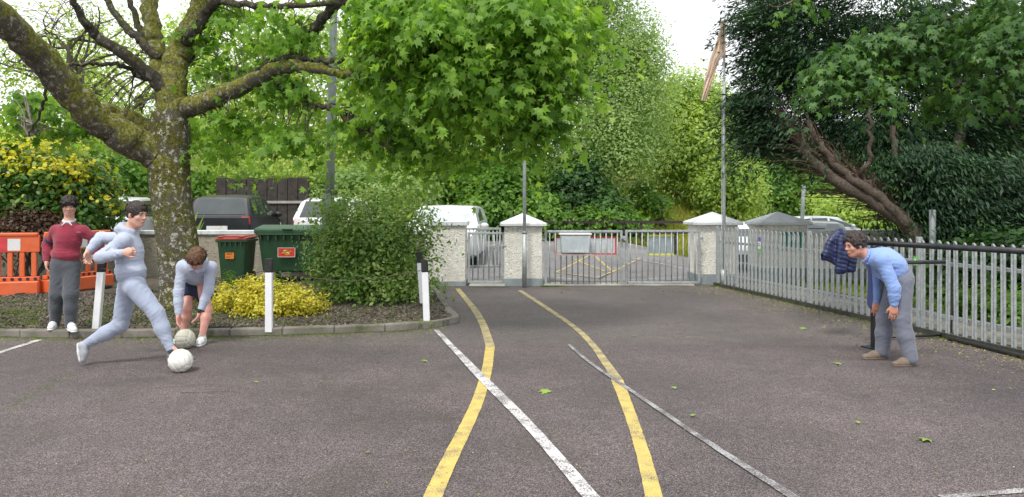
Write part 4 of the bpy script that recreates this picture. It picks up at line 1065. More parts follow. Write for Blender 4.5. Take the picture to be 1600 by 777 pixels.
# ------------------------------------------------------------------ the big maple on the left
def maple():
    DT = 11.6
    root = P(282, 478, DT); root.z = .1
    t = empty('maple_tree', root, 'large mossy maple with lichen-spotted trunk and spreading limbs in the planting bed', 'tree')
    m = MB()
    def q(px, py, d=0): return P(px, py, DT + d)
    # trunk with a flare at the foot
    pts = [P(282, 490, DT), P(282, 474, DT), P(282, 450, DT), P(280, 410, DT), P(274, 350, DT), P(268, 300, DT), P(266, 255, DT), P(266, 215, DT), P(268, 175, DT)]
    pts = bez(pts, 5); N = len(pts); K = DT / FPX
    wpx = np.interp(np.linspace(0, 1, N), [0, .06, .15, .35, .55, .75, .85, 1], [56, 44, 34, 30.5, 29.5, 31, 32, 27])
    # hand-made trunk tube with root lobes and bulges
    V = []; seg = 40; F = []
    for i, p in enumerate(pts):
        for k in range(seg):
            a = 2 * PI * k / seg
            flare = max(0, 1 - i / 10)
            r = wpx[i] * K * (1 + .16 * flare * math.cos(5 * a + 1) + .07 * math.sin(3 * a + i * .11) + .05 * mnoise.noise(Vector((math.cos(a) * 2, math.sin(a) * 2, i * .35))))
            V.append((p.x + r * math.cos(a), p.y + r * math.sin(a), p.z))
    for i in range(N - 1):
        for k in range(seg):
            k2 = (k + 1) % seg; F.append((i * seg + k, i * seg + k2, (i + 1) * seg + k2, (i + 1) * seg + k))
    F = [(a, b, c, d) for a, b, c, d in F]
    tr = MB(); tr.add(V, F); tr.build('trunk', MT['bark'], t, smooth=True)
    def br(pl, w0, w1, name='limb', seg=14, mat='bark', power=1.0, wob=.025, n=7):
        pp = [P(a, b, DT + d) for a, b, d in pl]
        mm = MB(); Q = limb(mm, pp, w0 / 2 * pp[0].y / FPX, w1 / 2 * pp[-1].y / FPX, seg, wob, n, power); mm.build(name, MT[mat], t, smooth=True); return Q
    L = []
    L.append(br([(272, 262, 0), (240, 238, -.1), (180, 206, -.4), (130, 165, -.8), (72, 100, -1.3), (20, 45, -1.9), (-60, -30, -2.6)], 55, 43, 'great_limb', 22, 'bark_limb'))
    L.append(br([(262, 235, .15), (225, 200, .2), (185, 182, .1), (150, 172, -.2)], 40, 26, seg=14, mat='bark_limb'))
    L.append(br([(268, 195, 0), (268, 140, 0), (276, 95, .1), (292, 55, .2), (312, 15, .3), (330, -40, .5)], 46, 26, 'leader', 16, 'bark_limb'))
    L.append(br([(262, 160, .1), (250, 100, .3), (240, 55, .4), (232, 0, .6), (228, -50, .8)], 34, 20, 'limb', 12, 'bark_limb'))
    L.append(br([(262, 145, -.1), (232, 115, -.2), (190, 82, -.4), (150, 55, -.5), (128, 30, -.7), (110, -10, -.9)], 24, 9, 'limb', 10, 'bark_dark'))
    L.append(br([(250, 92, .2), (222, 65, .2), (195, 42, .3), (168, 5, .4), (150, -30, .5)], 15, 8, 'limb', 9, 'bark_dark'))
    L.append(br([(240, 75, .3), (215, 40, .5), (205, 10, .6), (190, -20, .7)], 12, 7, 'limb', 8, 'bark_dark'))
    L.append(br([(285, 70, .1), (310, 45, -.1), (325, 15, -.2), (345, 0, -.4), (395, -12, -.6)], 20, 12, 'limb', 10, 'bark_dark'))
    L.append(br([(275, 172, 0), (310, 163, -.2), (350, 147, -.5), (400, 124, -.9), (440, 105, -1.1), (490, 108, -1.3), (552, 118, -1.6)], 34, 13, 'limb', 16, 'bark_limb'))
    L.append(br([(425, 112, -1.0), (455, 92, -.9), (478, 65, -.8), (500, 35, -1.0), (530, 2, -1.3), (575, -20, -1.7)], 19, 15, 'limb', 12, 'bark_dark'))
    L.append(br([(380, 132, -.7), (425, 96, -.9), (465, 92, -1.1), (520, 95, -1.5), (600, 92, -1.9), (700, 100, -2.3), (800, 120, -2.6)], 12, 6, 'branch', 8, 'bark_dark'))
    L.append(br([(405, 126, -.9), (440, 138, -.9), (470, 138, -1), (485, 160, -1.1), (520, 172, -1.3), (565, 205, -1.5), (612, 238, -1.6)], 12, 4, 'branch', 8, 'bark_dark'))
    L.append(br([(530, 5, -1.3), (570, 3, -1.6), (640, 18, -2), (740, 22, -2.4), (850, 40, -2.7)], 10, 5, 'branch', 8, 'bark_dark'))
    L.append(br([(552, 118, -1.6), (620, 125, -1.9), (700, 150, -2.1), (780, 165, -2.3), (860, 190, -2.4)], 11, 4, 'branch', 8, 'bark_dark'))
    L.append(br([(565, 205, -1.5), (600, 215, -1.3), (640, 230, -1.2)], 4, 2, 'branch', 6, 'bark_dark'))
    L.append(br([(110, 102, -.9), (150, 100, -.6), (190, 102, -.3), (215, 118, -.1), (262, 128, 0)], 5, 9, 'branch', 7, 'bark_dark'))
    L.append(br([(345, 0, -.4), (400, 8, -.8), (450, 10, -1.2), (530, 4, -1.3)], 11, 8, 'branch', 8, 'bark_dark'))
    L.append(br([(285, 110, .4), (300, 88, .6), (318, 60, .7), (330, 20, .9)], 9, 4, 'branch', 7, 'bark_dark'))
    L.append(br([(40, 70, -1.6), (70, 140, -1.4), (60, 180, -1.2), (40, 215, -1.1)], 6, 3, 'branch', 6, 'bark_dark'))
    # leafy areas: (px, py, rx, ry, depth offset, half depth, weight)
    areas = [(690, 25, 125, 55, -2.2, 1.1, 2.2), (810, 25, 75, 55, -2.4, .9, 1.3), (812, 120, 50, 42, -2.4, .7, .9), (735, 118, 70, 46, -2.3, .9, 1.1),
             (650, 115, 58, 40, -1.8, .8, .65), (600, 40, 42, 48, -1.5, .9, .55), (578, 45, 30, 34, -1.3, .6, .2), (590, 120, 26, 30, -1.4, .5, .14), (622, 188, 48, 12, -1.0, .7, .15), (572, 225, 24, 8, -.6, .6, .05), (790, 172, 50, 12, -2.3, .5, .28), (715, 172, 40, 14, -2.1, .6, .2), (855, 75, 22, 40, -2.4, .5, .3), (885, 35, 24, 26, -2.4, .4, .2), (880, 105, 14, 16, -2.3, .3, .07), (868, 160, 14, 12, -2.3, .3, .07), (845, 196, 18, 8, -2.3, .3, .09), (650, 228, 40, 12, -1.0, .5, .16), (600, 205, 30, 12, -.9, .5, .09), (560, 190, 26, 14, -.8, .5, .07), (700, 236, 26, 8, -1.2, .4, .07), (694, 204, 18, 10, -1.6, .4, .06),
             (345, 232, 24, 10, .2, .5, .05), (325, 70, 34, 40, .4, .7, .14), (385, 92, 34, 22, -.3, .6, .11), (470, 62, 26, 22, -.9, .5, .09), (430, 120, 30, 18, -.7, .5, .08), (300, 200, 22, 26, .4, .5, .05), (540, 205, 26, 18, -.9, .5, .07), (925, 40, 16, 18, -2.4, .3, .08), (905, 150, 12, 10, -2.3, .3, .04), (370, 190, 36, 22, -.3, .7, .11), (440, 188, 40, 20, -.6, .6, .10), (345, 118, 38, 30, .3, .8, .14), (400, 45, 55, 38, -.3, .9, .24),
             (458, 148, 30, 22, -.8, .6, .08), (462, 215, 30, 14, -.8, .6, .08), (600, 215, 60, 24, -1.3, .5, .3),
             (60, 158, 50, 16, .2, .7, .13), (35, 200, 46, 16, .0, .7, .12), (125, 212, 36, 16, .6, .6, .08), (195, 195, 22, 14, .7, .5, .03), (450, 28, 38, 34, -.8, .6, .16), (865, 0, 36, 36, -2.4, .8, .4), (360, 5, 60, 25, -.2, .8, .12)]
    blobs = [(P(a, b, DT + d), (rx * (DT + d) / FPX, dd, ry * (DT + d) / FPX), w) for a, b, rx, ry, d, dd, w in areas]
    pos, out = blob_points(blobs, 400, 60, .215, .10, .28)
    # canopy above the frame: shades the lower leaves and keeps the tree whole
    top = [(P(500, -140, DT - .8), (3.6, 2.4, 1.2), 1), (P(760, -110, DT - 2), (1.9, 1.6, 1.0), .7), (P(150, -170, DT), (3, 2.4, 1.2), .5)]
    p2, o2 = blob_points(top, 120, 30, .2, .1, .45)
    # leaves droop: tip points down and outwards, face turned to the sky
    size = .108 * RNG.uniform(.5, 1.25, len(pos))
    R = drape(out, .8, .5)
    # 300 nearest-looking leaves as parts of their own
    vis = (pos[:, 1] < DT) & (pos[:, 2] < Z(0, 1) + 10)
    pxs = 800 + pos[:, 0] / pos[:, 1] * FPX; pys = HOR - (pos[:, 2] - EYE) / pos[:, 1] * FPX
    sc = size / pos[:, 1] * (pys > 0) * (pxs > 0) * (np.abs(out[:, 1]) + .3)
    order = np.argsort(-sc); pick = order[:300]; rest = order[300:]
    me = bpy.data.meshes.new('leaf'); me.from_pydata([tuple(v) for v in STAR], [], [tuple(range(len(STAR)))]); me.materials.append(MT['maple_leaf'])
    for i in pick:
        o = bpy.data.objects.new('leaf', me); COL.objects.link(o); o.parent = t
        Mx = Matrix([[*(R[i][r] * size[i]), pos[i][r] - root[r]] for r in range(3)] + [[0, 0, 0, 1]]); o.matrix_local = Mx
    pos = np.concatenate([pos[rest], p2]); R = np.concatenate([R[rest], drape(o2)]); size = np.concatenate([size[rest], .14 * RNG.uniform(.7, 1.2, len(p2))])
    o = leaves_R('crown', pos, R, size, STAR, MT['maple_leaf'], t); o['kind'] = 'stuff'
    # fine twigs carrying the leaves
    m = MB(); starts = [p for Q in L[3:] for p in Q[2::3]]
    st = np.array([tuple(p) for p in starts])
    for b in blobs:
        for k in range(9 if b[2] < 1 else 26):
            c = np.array(b[0]) + unit(1)[0] * np.array(b[1]) * RNG.random() ** .4
            d = ((st - c) ** 2).sum(1); j = int(np.argmin(d + RNG.random(len(d)) * .4)); a = Vector(st[j]); c = Vector(c)
            if (c - a).length > 2.6: continue
            limb(m, [a, a.lerp(c, .5) + Vector((0, 0, .12)), c], .013, .004, 4, .03, 3)
    m.build('twigs', MT['twig'], t)['kind'] = 'stuff'
maple()

# ------------------------------------------------------------------ trees and shrubs beyond the car park
def A(px, py, rx, ry, D, rd, w=None):
    r = (rx * D / FPX, rd, ry * D / FPX)
    return (P(px, py, D), r, w if w else rx * ry)
def ground_at(px, D): x = X(px, D); return Vector((x, D, float(hgt(x, D))))
bg_tree('willow_tree', 'tall pale green weeping tree rising above the middle of the double gates', 'tree', ground_at(935, 33), P(940, 110, 33), .28,
        [A(950, 60, 85, 75, 33, 2.2), A(955, 170, 95, 80, 32.5, 2.6), A(915, 250, 50, 60, 32, 2.0), A(980, 228, 55, 44, 32, 2.0), A(925, -40, 70, 60, 33, 2.2), A(1000, 110, 42, 70, 33, 1.6)],
        1700, 46, .40, .125, MT['bg_willow'], QUAD, limbs=2, twigs=3, flat=.9)
bg_tree('broadleaf_tree', 'rounded yellow-green tree right of the pale weeping tree', 'tree', ground_at(1075, 39), P(1070, 220, 39), .3,
        [A(1075, 165, 62, 60, 39, 2.4), A(1090, 225, 80, 60, 38, 2.8), A(1040, 200, 50, 80, 38.5, 2.4), A(1110, 180, 36, 40, 38.5, 1.5)],
        1250, 36, .48, .19, MT['bg_yellow'], QUAD, limbs=2, twigs=2, flat=.8)
bg_tree('broadleaf_tree', 'low bright yellow-green tree above the flagpole pillar', 'tree', ground_at(1150, 36), P(1150, 290, 36), .2,
        [A(1140, 275, 42, 48, 36, 1.8), A(1160, 295, 24, 34, 36, 1.2), A(1112, 290, 36, 30, 36, 1.6)], 520, 34, .35, .17, MT['bg_yellow'], QUAD, flat=.8)
bg_tree('broadleaf_tree', 'sunlit yellow-green tree seen through the maple above the black car', 'tree', ground_at(420, 31), P(430, 60, 31), .22,
        [A(400, 140, 90, 70, 31, 2.5), A(470, 60, 80, 60, 31, 2.4), A(480, 190, 90, 44, 30, 2.2), A(350, 200, 60, 34, 30, 2)], 640, 30, .5, .17, MT['bg_yellow'], QUAD, limbs=2, twigs=5, flat=.7)
bg_tree('broadleaf_tree', 'yellow-green tree behind the maple leaves, left of the middle pillar', 'tree', ground_at(610, 30), P(620, 60, 30), .2,
        [A(560, 120, 70, 90, 30, 2.4), A(640, 200, 90, 60, 30, 2.2), A(710, 90, 90, 90, 31, 2.4), A(560, 230, 60, 40, 29, 1.8)], 720, 32, .48, .17, MT['bg_yellow'], QUAD, limbs=2, twigs=5, flat=.7)
bg_tree('broadleaf_tree', 'dark-stemmed green tree behind the right part of the maple crown', 'tree', ground_at(800, 33), P(800, 40, 33), .25,
        [A(800, 200, 80, 70, 33, 2.2), A(850, 100, 70, 90, 34, 2.4), A(760, 30, 90, 60, 34, 2.4)], 560, 30, .5, .18, MT['bg_green'], QUAD, limbs=2, twigs=3, flat=.7)
bg_tree('bare_tree', 'half-bare lichen-covered tree with thin young leaves at the top left', 'tree', ground_at(90, 26), P(110, 60, 26), .16,
        [A(60, 60, 90, 75, 26, 2.2), A(160, 40, 70, 60, 26, 2.0), A(0, 110, 70, 50, 26, 2), A(140, 150, 70, 40, 26, 1.8), A(230, 90, 50, 60, 27, 1.6)], 330, 18, .45, .13, MT['bg_yellow'], QUAD, limbs=4, twigs=9, flat=.7)
bg_tree('broadleaf_tree', 'yellow-green tree standing behind the maple trunk and the hedge', 'tree', ground_at(215, 31), P(215, 150, 31), .2,
        [A(180, 200, 90, 48, 31, 2.4), A(290, 150, 70, 60, 31, 2.2), A(40, 215, 80, 36, 31, 2.0), A(300, 60, 60, 50, 31, 2.0), A(130, 110, 70, 60, 31, 2.0)], 560, 28, .5, .17, MT['bg_yellow'], QUAD, limbs=2, twigs=4, flat=.7)
def bush(name, label, cat, base, blobs, ncl, per, sub, size, mat, tmpl=QUAD, shell=.45, flat=.6, stems=6, rs=.02, keep=None, group=None, stem_m='twig'):
    b = Vector(base); t = empty(name, b, label, cat, group); m = MB()
    for k in range(stems):
        bl = blobs[k % len(blobs)]; c = Vector(bl[0]); e = c + Vector((random.uniform(-.7, .7) * bl[1][0], random.uniform(-.6, .6) * bl[1][1], random.uniform(0, .7) * bl[1][2]))
        s = b + Vector((random.uniform(-.4, .4) * bl[1][0], random.uniform(-.2, .2), -.02)); limb(m, [s, s.lerp(e, .5) + Vector((random.uniform(-.05, .05),) * 3), e], rs, rs * .25, 5, .02, 4)
    m.build('stems', MT[stem_m], t, smooth=True)
    pos, out = blob_points(blobs, ncl, per, sub, shell, flat, keep)
    o = leaf_mesh('foliage', pos, out, size * RNG.uniform(.6, 1.3, len(pos)), tmpl, mat, t); o['kind'] = 'stuff'
    return t
bush('ivy_shrub', 'dark ivy-clad clump of stems behind the left gate leaf', 'shrub', ground_at(905, 30), [A(905, 285, 38, 48, 30, 1.2), A(880, 320, 40, 34, 29.5, 1.2), A(945, 320, 30, 26, 29.5, 1)], 420, 34, .3, .16, MT['bg_dark'], TRI4, rs=.16)
bush('green_shrub', 'mid green shrub on the bank behind the middle gate pillar', 'shrub', ground_at(800, 29.5), [A(780, 305, 60, 42, 29.5, 1.4), A(840, 330, 50, 26, 28.8, 1.2), A(745, 330, 40, 26, 28.5, 1)], 480, 34, .3, .17, MT['bg_green'], TRI4)
bush('green_shrub', 'wide green shrub above the side gate under the maple leaves', 'shrub', ground_at(725, 31), [A(725, 278, 60, 32, 31, 1.5), A(800, 268, 60, 24, 31.5, 1.5), A(660, 285, 50, 26, 30, 1.4)], 400, 30, .35, .18, MT['bg_green'], TRI4)
bush('ground_ivy', 'bright green ivy bank sloping down behind the double gates', 'ivy', ground_at(985, 29), [A(950, 340, 50, 18, 28.7, 1.0), A(985, 348, 30, 8, 29.4, 1.0), A(900, 345, 60, 16, 28.4, .8)], 480, 30, .25, .15, MT['bg_green'], TRI4)
bush('green_shrub', 'pale green shrub behind the white cars and lamp post', 'shrub', ground_at(560, 26.5), [A(560, 285, 60, 32, 26.5, 1.3), A(620, 290, 60, 34, 26.5, 1.3), A(505, 290, 35, 22, 26.5, 1)], 400, 30, .3, .15, MT['bg_willow'], QUAD)
bush('green_shrub', 'yellow-flowering shrub at the top of the bank behind the side gate', 'shrub', ground_at(760, 33), [A(770, 245, 70, 14, 33, 1.0)], 90, 24, .3, .18, MT['hedge_gold'], QUAD)
bush('green_shrub', 'green shrub on the bank left of the timber retaining wall', 'shrub', ground_at(200, 26), [A(190, 265, 60, 26, 26, 1.2), A(120, 260, 50, 28, 26, 1.2), A(300, 285, 30, 18, 26.5, .8)], 300, 30, .3, .15, MT['bg_green'], TRI4)
bush('green_shrub', 'loose yellow-green shrub above the timber retaining wall', 'shrub', ground_at(400, 26.5), [A(390, 262, 80, 18, 26.6, 1.0), A(480, 262, 40, 18, 26.6, 1.0)], 150, 24, .35, .14, MT['bg_yellow'], QUAD)
bush('small_tree', 'small leaning dark shrub on the grass slope right of the ivy bank', 'shrub', ground_at(1035, 33), [A(1022, 312, 24, 10, 33, 1), A(1006, 296, 20, 12, 33, .8)], 60, 30, .28, .15, MT['bg_green'], TRI4, rs=.06, stem_m='bark_bg')
# distant trees on the right, behind the pillars
bg_tree('broadleaf_tree', 'mid green tree far behind the right-hand gate pillar', 'tree', ground_at(1215, 60), P(1215, 250, 60), .35, [A(1205, 285, 45, 50, 60, 4), A(1260, 280, 50, 55, 60, 4), A(1225, 235, 45, 30, 60, 4)], 480, 30, .75, .34, MT['bg_green'], QUAD, twigs=2)
bg_tree('broadleaf_tree', 'bright yellow-green tree glimpsed under the cypress limb', 'tree', ground_at(1370, 52), P(1370, 300, 52), .3, [A(1360, 325, 75, 26, 52, 3), A(1440, 320, 60, 30, 52, 3), A(1300, 320, 40, 20, 54, 3)], 420, 30, .6, .29, MT['bg_yellow'], QUAD)
bg_tree('broadleaf_tree', 'dark green tree far behind the road at the right', 'tree', ground_at(1330, 70), P(1330, 200, 70), .4, [A(1300, 235, 80, 60, 70, 4), A(1420, 240, 90, 70, 70, 4), A(1560, 230, 110, 90, 72, 4)], 480, 28, 1.0, .42, MT['bg_dark'], QUAD)
# wooded hill closing the view far behind
pos, out = blob_points([((x, 95 + 10 * math.sin(x), 6), (9, 5, 5 + 2.5 * math.sin(x * .7)), 1) for x in range(-110, 30, 9)], 1100, 24, 1.5, .4, .6)
o = leaf_mesh('far_woodland', pos, out, 1.0 * RNG.uniform(.6, 1.3, len(pos)), QUAD, MT['bg_green']); tag(o, 'far-off green woodland closing the view behind the bank', 'woodland', kind='stuff')
pos, out = blob_points([((x, 90, 5), (8, 5, 5.5), 1) for x in range(34, 120, 8)], 500, 24, 1.5, .4, .6)
o = leaf_mesh('far_woodland', pos, out, 1.0 * RNG.uniform(.6, 1.3, len(pos)), QUAD, MT['bg_dark']); tag(o, 'far-off dark woodland behind the cypress on the right', 'woodland', kind='stuff')

# ------------------------------------------------------------------ the cypress on the right
def cypress():
    DT = 15.0
    root = Vector((X(1455, 13.9), 13.9, .03))
    t = empty('cypress_tree', root, 'huge dark cypress leaning left over the fence with a bare reddish trunk', 'tree')
    def br(pl, w0, w1, name='limb', seg=12, wob=.03):
        pp = [P(a, b, D) for a, b, D in pl]; mm = MB(); Q = limb(mm, pp, w0 / 2 * pp[0].y / FPX, w1 / 2 * pp[-1].y / FPX, seg, wob, 6); mm.build(name, MT['bark_red'], t, smooth=True); return Q
    m = MB(); pp = [root - Vector((-.1, 0, .1)), P(1445, 400, 13.9), P(1420, 356, 14), P(1370, 318, 14.2), P(1310, 285, 14.4), P(1262, 245, 14.6), P(1238, 212, 14.8), P(1215, 170, 15)]
    limb(m, pp, .155, .07, 18, .03, 6); m.build('trunk', MT['bark_red'], t, smooth=True)
    br([(1432, 372, 13.95), (1405, 336, 14.0), (1350, 292, 14.2), (1310, 262, 14.4), (1280, 225, 14.6), (1262, 190, 14.8)], 17, 9)
    br([(1425, 345, 14.1), (1380, 310, 14.3), (1350, 275, 14.3), (1362, 240, 14.2), (1358, 180, 14.2), (1360, 120, 14.2)], 9, 5, 'limb', 8, .05)
    br([(1460, 340, 14.3), (1430, 300, 14.6), (1400, 250, 15), (1395, 200, 15.2)], 14, 9)
    br([(1470, 350, 14.4), (1480, 280, 15), (1500, 200, 15.5), (1490, 100, 15.8)], 22, 12)
    br([(1262, 245, 14.6), (1252, 215, 14.7), (1262, 200, 14.8)], 9, 5, 'branch', 8)
    br([(1310, 285, 14.4), (1300, 262, 14.7), (1304, 235, 15)], 8, 4, 'branch', 8)
    br([(1600, 400, 14.8), (1590, 300, 15.2), (1580, 180, 15.8), (1570, 40, 16)], 30, 18, 'limb', 12)
    # dead twiggy branches under the crown on the left
    m = MB()
    for k in range(420):
        s = P(random.uniform(1235, 1430), 0, 15); f = (s.x / 15 * FPX + 800 - 1235) / 195
        s = P(1235 + 195 * f, 212 + 140 * f ** .9 - random.uniform(0, 18), random.uniform(14.6, 15.4)); a = random.uniform(PI * .62, PI * 1.05)
        L = random.uniform(.5, 1.5); e = s + Vector((math.cos(a) * L, random.uniform(-.5, .5), math.sin(a) * L * .7 + .1))
        limb(m, [s, s.lerp(e, .5) + Vector((0, 0, random.uniform(-.08, .08))), e], .014, .003, 4, .03, 3)
    m.build('dead_twigs', M('dead_twig', (.10, .06, .045), (.19, .125, .09), 9, .95), t)['kind'] = 'stuff'
    areas = [(1210, 20, 78, 40, 15.5, 1.2, 1.0), (1250, -40, 110, 50, 16, 1.6, 1), (1195, 95, 42, 34, 15.5, 1, .55), (1185, 165, 38, 34, 15.3, 1, .5), (1190, 195, 30, 18, 15.2, .8, .3), (1212, 218, 34, 12, 15.4, .7, .22), (1262, 110, 70, 60, 16, 1.3, 1),
             (1350, 60, 100, 70, 16.5, 1.5, 1.4), (1340, 170, 80, 50, 16.5, 1.2, .9), (1450, 60, 100, 80, 16.6, 1.5, 1.3), (1560, 70, 90, 100, 16.5, 1.5, 1.6), (1540, 200, 80, 60, 16, 1.3, 1.4), (1450, 170, 70, 50, 17, 1.1, .6),
             (1450, 255, 70, 40, 14.8, .9, 1.1), (1560, 290, 70, 70, 14.4, 1.2, 1.6), (1480, 310, 52, 42, 14.3, .9, .9), (1600, 350, 60, 45, 13.5, 1, .8), (1520, 350, 40, 26, 13.8, .7, .4), (1640, 150, 80, 150, 16, 1.6, 1.2), (1400, 200, 50, 20, 15.8, .8, .3), (1300, 200, 50, 20, 15.7, .8, .4), (1250, 60, 90, 70, 18.5, .8, .9), (1400, 60, 120, 90, 19, .8, 1.2)]
    blobs = [(P(a, b, D), (rx * D / FPX, dd, ry * D / FPX), w) for a, b, rx, ry, D, dd, w in areas]
    pos, out = blob_points(blobs, 1250, 160, .32, .3, .20)
    # sprays point outwards and droop
    n = len(pos); ctr = np.array([X(1430, 15), 16, 5.0]); d = pos - ctr; d[:, 2] *= .2; d /= np.linalg.norm(d, axis=1, keepdims=True)
    ydir = d + RNG.normal(size=(n, 3)) * .45 + np.array([0, 0, -.25]); ydir /= np.linalg.norm(ydir, axis=1, keepdims=True)
    nn = np.array([0, 0, 1.]) + RNG.normal(size=(n, 3)) * .4; nn -= ydir * (nn * ydir).sum(1, keepdims=True); nn /= np.linalg.norm(nn, axis=1, keepdims=True)
    R = np.stack([np.cross(ydir, nn), ydir, nn], -1)
    sz = (.135 * RNG.uniform(.55, 1.3, n)).reshape(-1, 1, 1)
    V = np.einsum('nij,kj->nki', R, SPRAY) * sz + pos[:, None, :]
    o = np_mesh('crown', V.reshape(-1, 3), np.arange(n * len(SPRAY)).reshape(n, -1), MT['cypress'], t); o['kind'] = 'stuff'
cypress()

# sycamore whose leafy boughs reach in from the right, in front of the cypress
def sycamore():
    root = Vector((8.2, 10.2, 0.03)); t = empty('sycamore_tree', root, 'sycamore reaching in from the right edge with fresh bright green leaves', 'tree')
    m = MB(); limb(m, [root - Vector((0, 0, .1)), root + Vector((.05, 0, 2)), root + Vector((-.1, .1, 4.2)), root + Vector((-.3, .2, 6))], .22, .12, 14, .02); m.build('trunk', MT['bark'], t, smooth=True)
    areas = [(1312, 92, 36, 20, 9.5, .4, .5), (1370, 70, 48, 24, 9.8, .5, .7), (1440, 45, 60, 26, 10, .6, .45), (1325, 122, 34, 10, 9.6, .4, .25), (1420, 110, 44, 12, 10, .5, .25), (1575, 40, 36, 55, 9, .6, .7), (1565, 125, 40, 18, 9.2, .5, .4),
             (1478, 160, 26, 18, 10.4, .4, .2), (1510, 95, 46, 20, 10, .5, .3), (1235, 4, 50, 6, 10.5, .4, .08), (1590, 100, 30, 40, 9, .5, .3), (1640, 0, 60, 80, 9.5, 1, .5), (1500, -60, 130, 26, 10, 1.0, .6)]
    blobs = [(P(a, b, D), (rx * D / FPX, dd, ry * D / FPX), w) for a, b, rx, ry, D, dd, w in areas]
    for b in blobs:
        mm = MB(); c = Vector(b[0]); s = root + Vector((-.15, .1, random.uniform(2.8, 5.5))); limb(mm, [s, s.lerp(c, .5) + Vector((0, 0, .3)), c, c + Vector((-b[1][0] * .7, 0, -.05))], .035, .006, 6, .04, 5); mm.build('branch', MT['bark_dark'], t, smooth=True)
    pos, out = blob_points(blobs, 120, 52, .20, .12, .25)
    size = .098 * RNG.uniform(.55, 1.2, len(pos)); R = drape(out)
    pxs = 800 + pos[:, 0] / pos[:, 1] * FPX; pys = HOR - (pos[:, 2] - EYE) / pos[:, 1] * FPX
    sc = size / pos[:, 1] * (pys > 0) * (pxs < 1600); order = np.argsort(-sc); pick, rest = order[:300], order[300:]
    me = bpy.data.meshes.new('leaf'); me.from_pydata([tuple(v) for v in STAR], [], [tuple(range(len(STAR)))]); me.materials.append(MT['syc_leaf'])
    for i in pick:
        o = bpy.data.objects.new('leaf', me); COL.objects.link(o); o.parent = t
        o.matrix_local = Matrix([[*(R[i][r] * size[i]), pos[i][r] - root[r]] for r in range(3)] + [[0, 0, 0, 1]])
    o = leaves_R('crown', pos[rest], R[rest], size[rest], STAR, MT['syc_leaf'], t); o['kind'] = 'stuff'
sycamore()
# foliage behind the fence at the far right
bush('green_shrub', 'dark green shrub behind the palisade at the right edge', 'shrub', Vector((X(1560, 12.5), 12.5, .04)), [A(1570, 400, 75, 42, 12.6, .8), A(1640, 420, 60, 50, 11.6, .8), A(1500, 405, 28, 26, 13.2, .5), A(1480, 440, 22, 18, 13.0, .4)], 360, 34, .2, .11, MT['bg_dark'], TRI4)
bush('green_shrub', 'low green plants with small yellow flowers behind the nearest palisade slats', 'shrub', Vector((X(1540, 10.8), 10.8, .04)), [A(1545, 470, 60, 22, 10.9, .5), A(1620, 490, 50, 30, 10.2, .5)], 150, 30, .14, .08, MT['bg_green'], TRI4)

# ------------------------------------------------------------------ hedge, yellow shrub, leafy bush
def hedge():
    b = Vector((X(60, 14.8), 14.8, .1))
    blobs = [A(70, 285, 100, 62, 14.9, 1.0, 3), A(-40, 280, 110, 70, 14.6, 1.1, 2), A(140, 325, 36, 40, 15.0, .8, 1), A(110, 265, 45, 30, 15, .8, .6), A(40, 330, 110, 40, 14.8, .9, 1.2)]
    t = bush('laurel_hedge', 'large rounded variegated hedge with golden top behind the orange barrier', 'hedge', b, blobs, 950, 20, .17, .115, MT['hedge_leaf'], OVAL, .72, .7, 8, .03)
    top = [A(30, 230, 85, 14, 14.8, .9, 2), A(120, 262, 38, 24, 14.9, .8, 2.4), A(60, 255, 60, 10, 14.2, .4, 1), A(-60, 225, 80, 16, 14.7, .9, 1), A(160, 300, 16, 30, 15.0, .6, .8)]
    pos, out = blob_points(top, 190, 24, .15, .4, .7)
    o = leaf_mesh('golden_foliage', pos, out, .11 * RNG.uniform(.6, 1.2, len(pos)), OVAL, MT['hedge_gold'], t); o['kind'] = 'stuff'
hedge()
bush('dry_hedge', 'low reddish brown heap of dry twigs behind the orange barrier', 'shrub', Vector((X(30, 13.9), 13.9, .1)), [A(30, 345, 80, 24, 13.9, .4), A(-60, 345, 60, 24, 13.8, .4)], 300, 26, .12, .06, MT['dry_hedge'], TRI4, .3)
bush('yellow_shrub', 'low bright yellow-leaved shrub in the planting bed in front of the bins', 'shrub', G(418, 478, .12), 
     [(Vector((X(375, 10.9), 10.9, .30)), (.36, .30, .22), 1.0), (Vector((X(402, 10.9), 10.95, .42)), (.26, .28, .28), .9), (Vector((X(445, 10.8), 10.8, .30)), (.40, .32, .24), 1.2), (Vector((X(478, 10.9), 10.9, .28)), (.28, .28, .18), .6), (Vector((X(346, 11), 11.0, .30)), (.20, .22, .18), .35), (Vector((X(415, 10.6), 10.62, .20)), (.42, .2, .14), .6)],
     300, 34, .065, .045, MT['euonymus'], OVAL, .6, .8, 16, .008)
def leafy_bush():
    D = 12.6
    blobs = [A(590, 380, 66, 62, 12.4, .7, 2.2), A(560, 440, 62, 32, 12.1, .6, 1.2), A(618, 440, 40, 34, 12.0, .6, 1.1), A(625, 350, 40, 42, 12.5, .6, .8), A(545, 350, 42, 36, 12.7, .6, .8), A(520, 400, 22, 26, 12.5, .4, .3), A(605, 306, 54, 26, 12.8, .6, .5), A(535, 318, 36, 22, 12.7, .5, .35), A(648, 390, 20, 30, 12.4, .4, .25), A(512, 375, 22, 22, 12.6, .4, .15), A(500, 415, 22, 14, 12.4, .4, .12), A(662, 335, 22, 18, 12.5, .4, .18), A(515, 320, 26, 12, 12.7, .4, .1)]
    bush('leafy_shrub', 'tall loose green shrub with pale-edged lower leaves in front of the lamp post', 'shrub', Vector((X(590, D), 12.3, .12)), blobs, 620, 30, .20, .068, MT['bush_leaf'], OVAL, .2, .75, 46, .012)
leafy_bush()
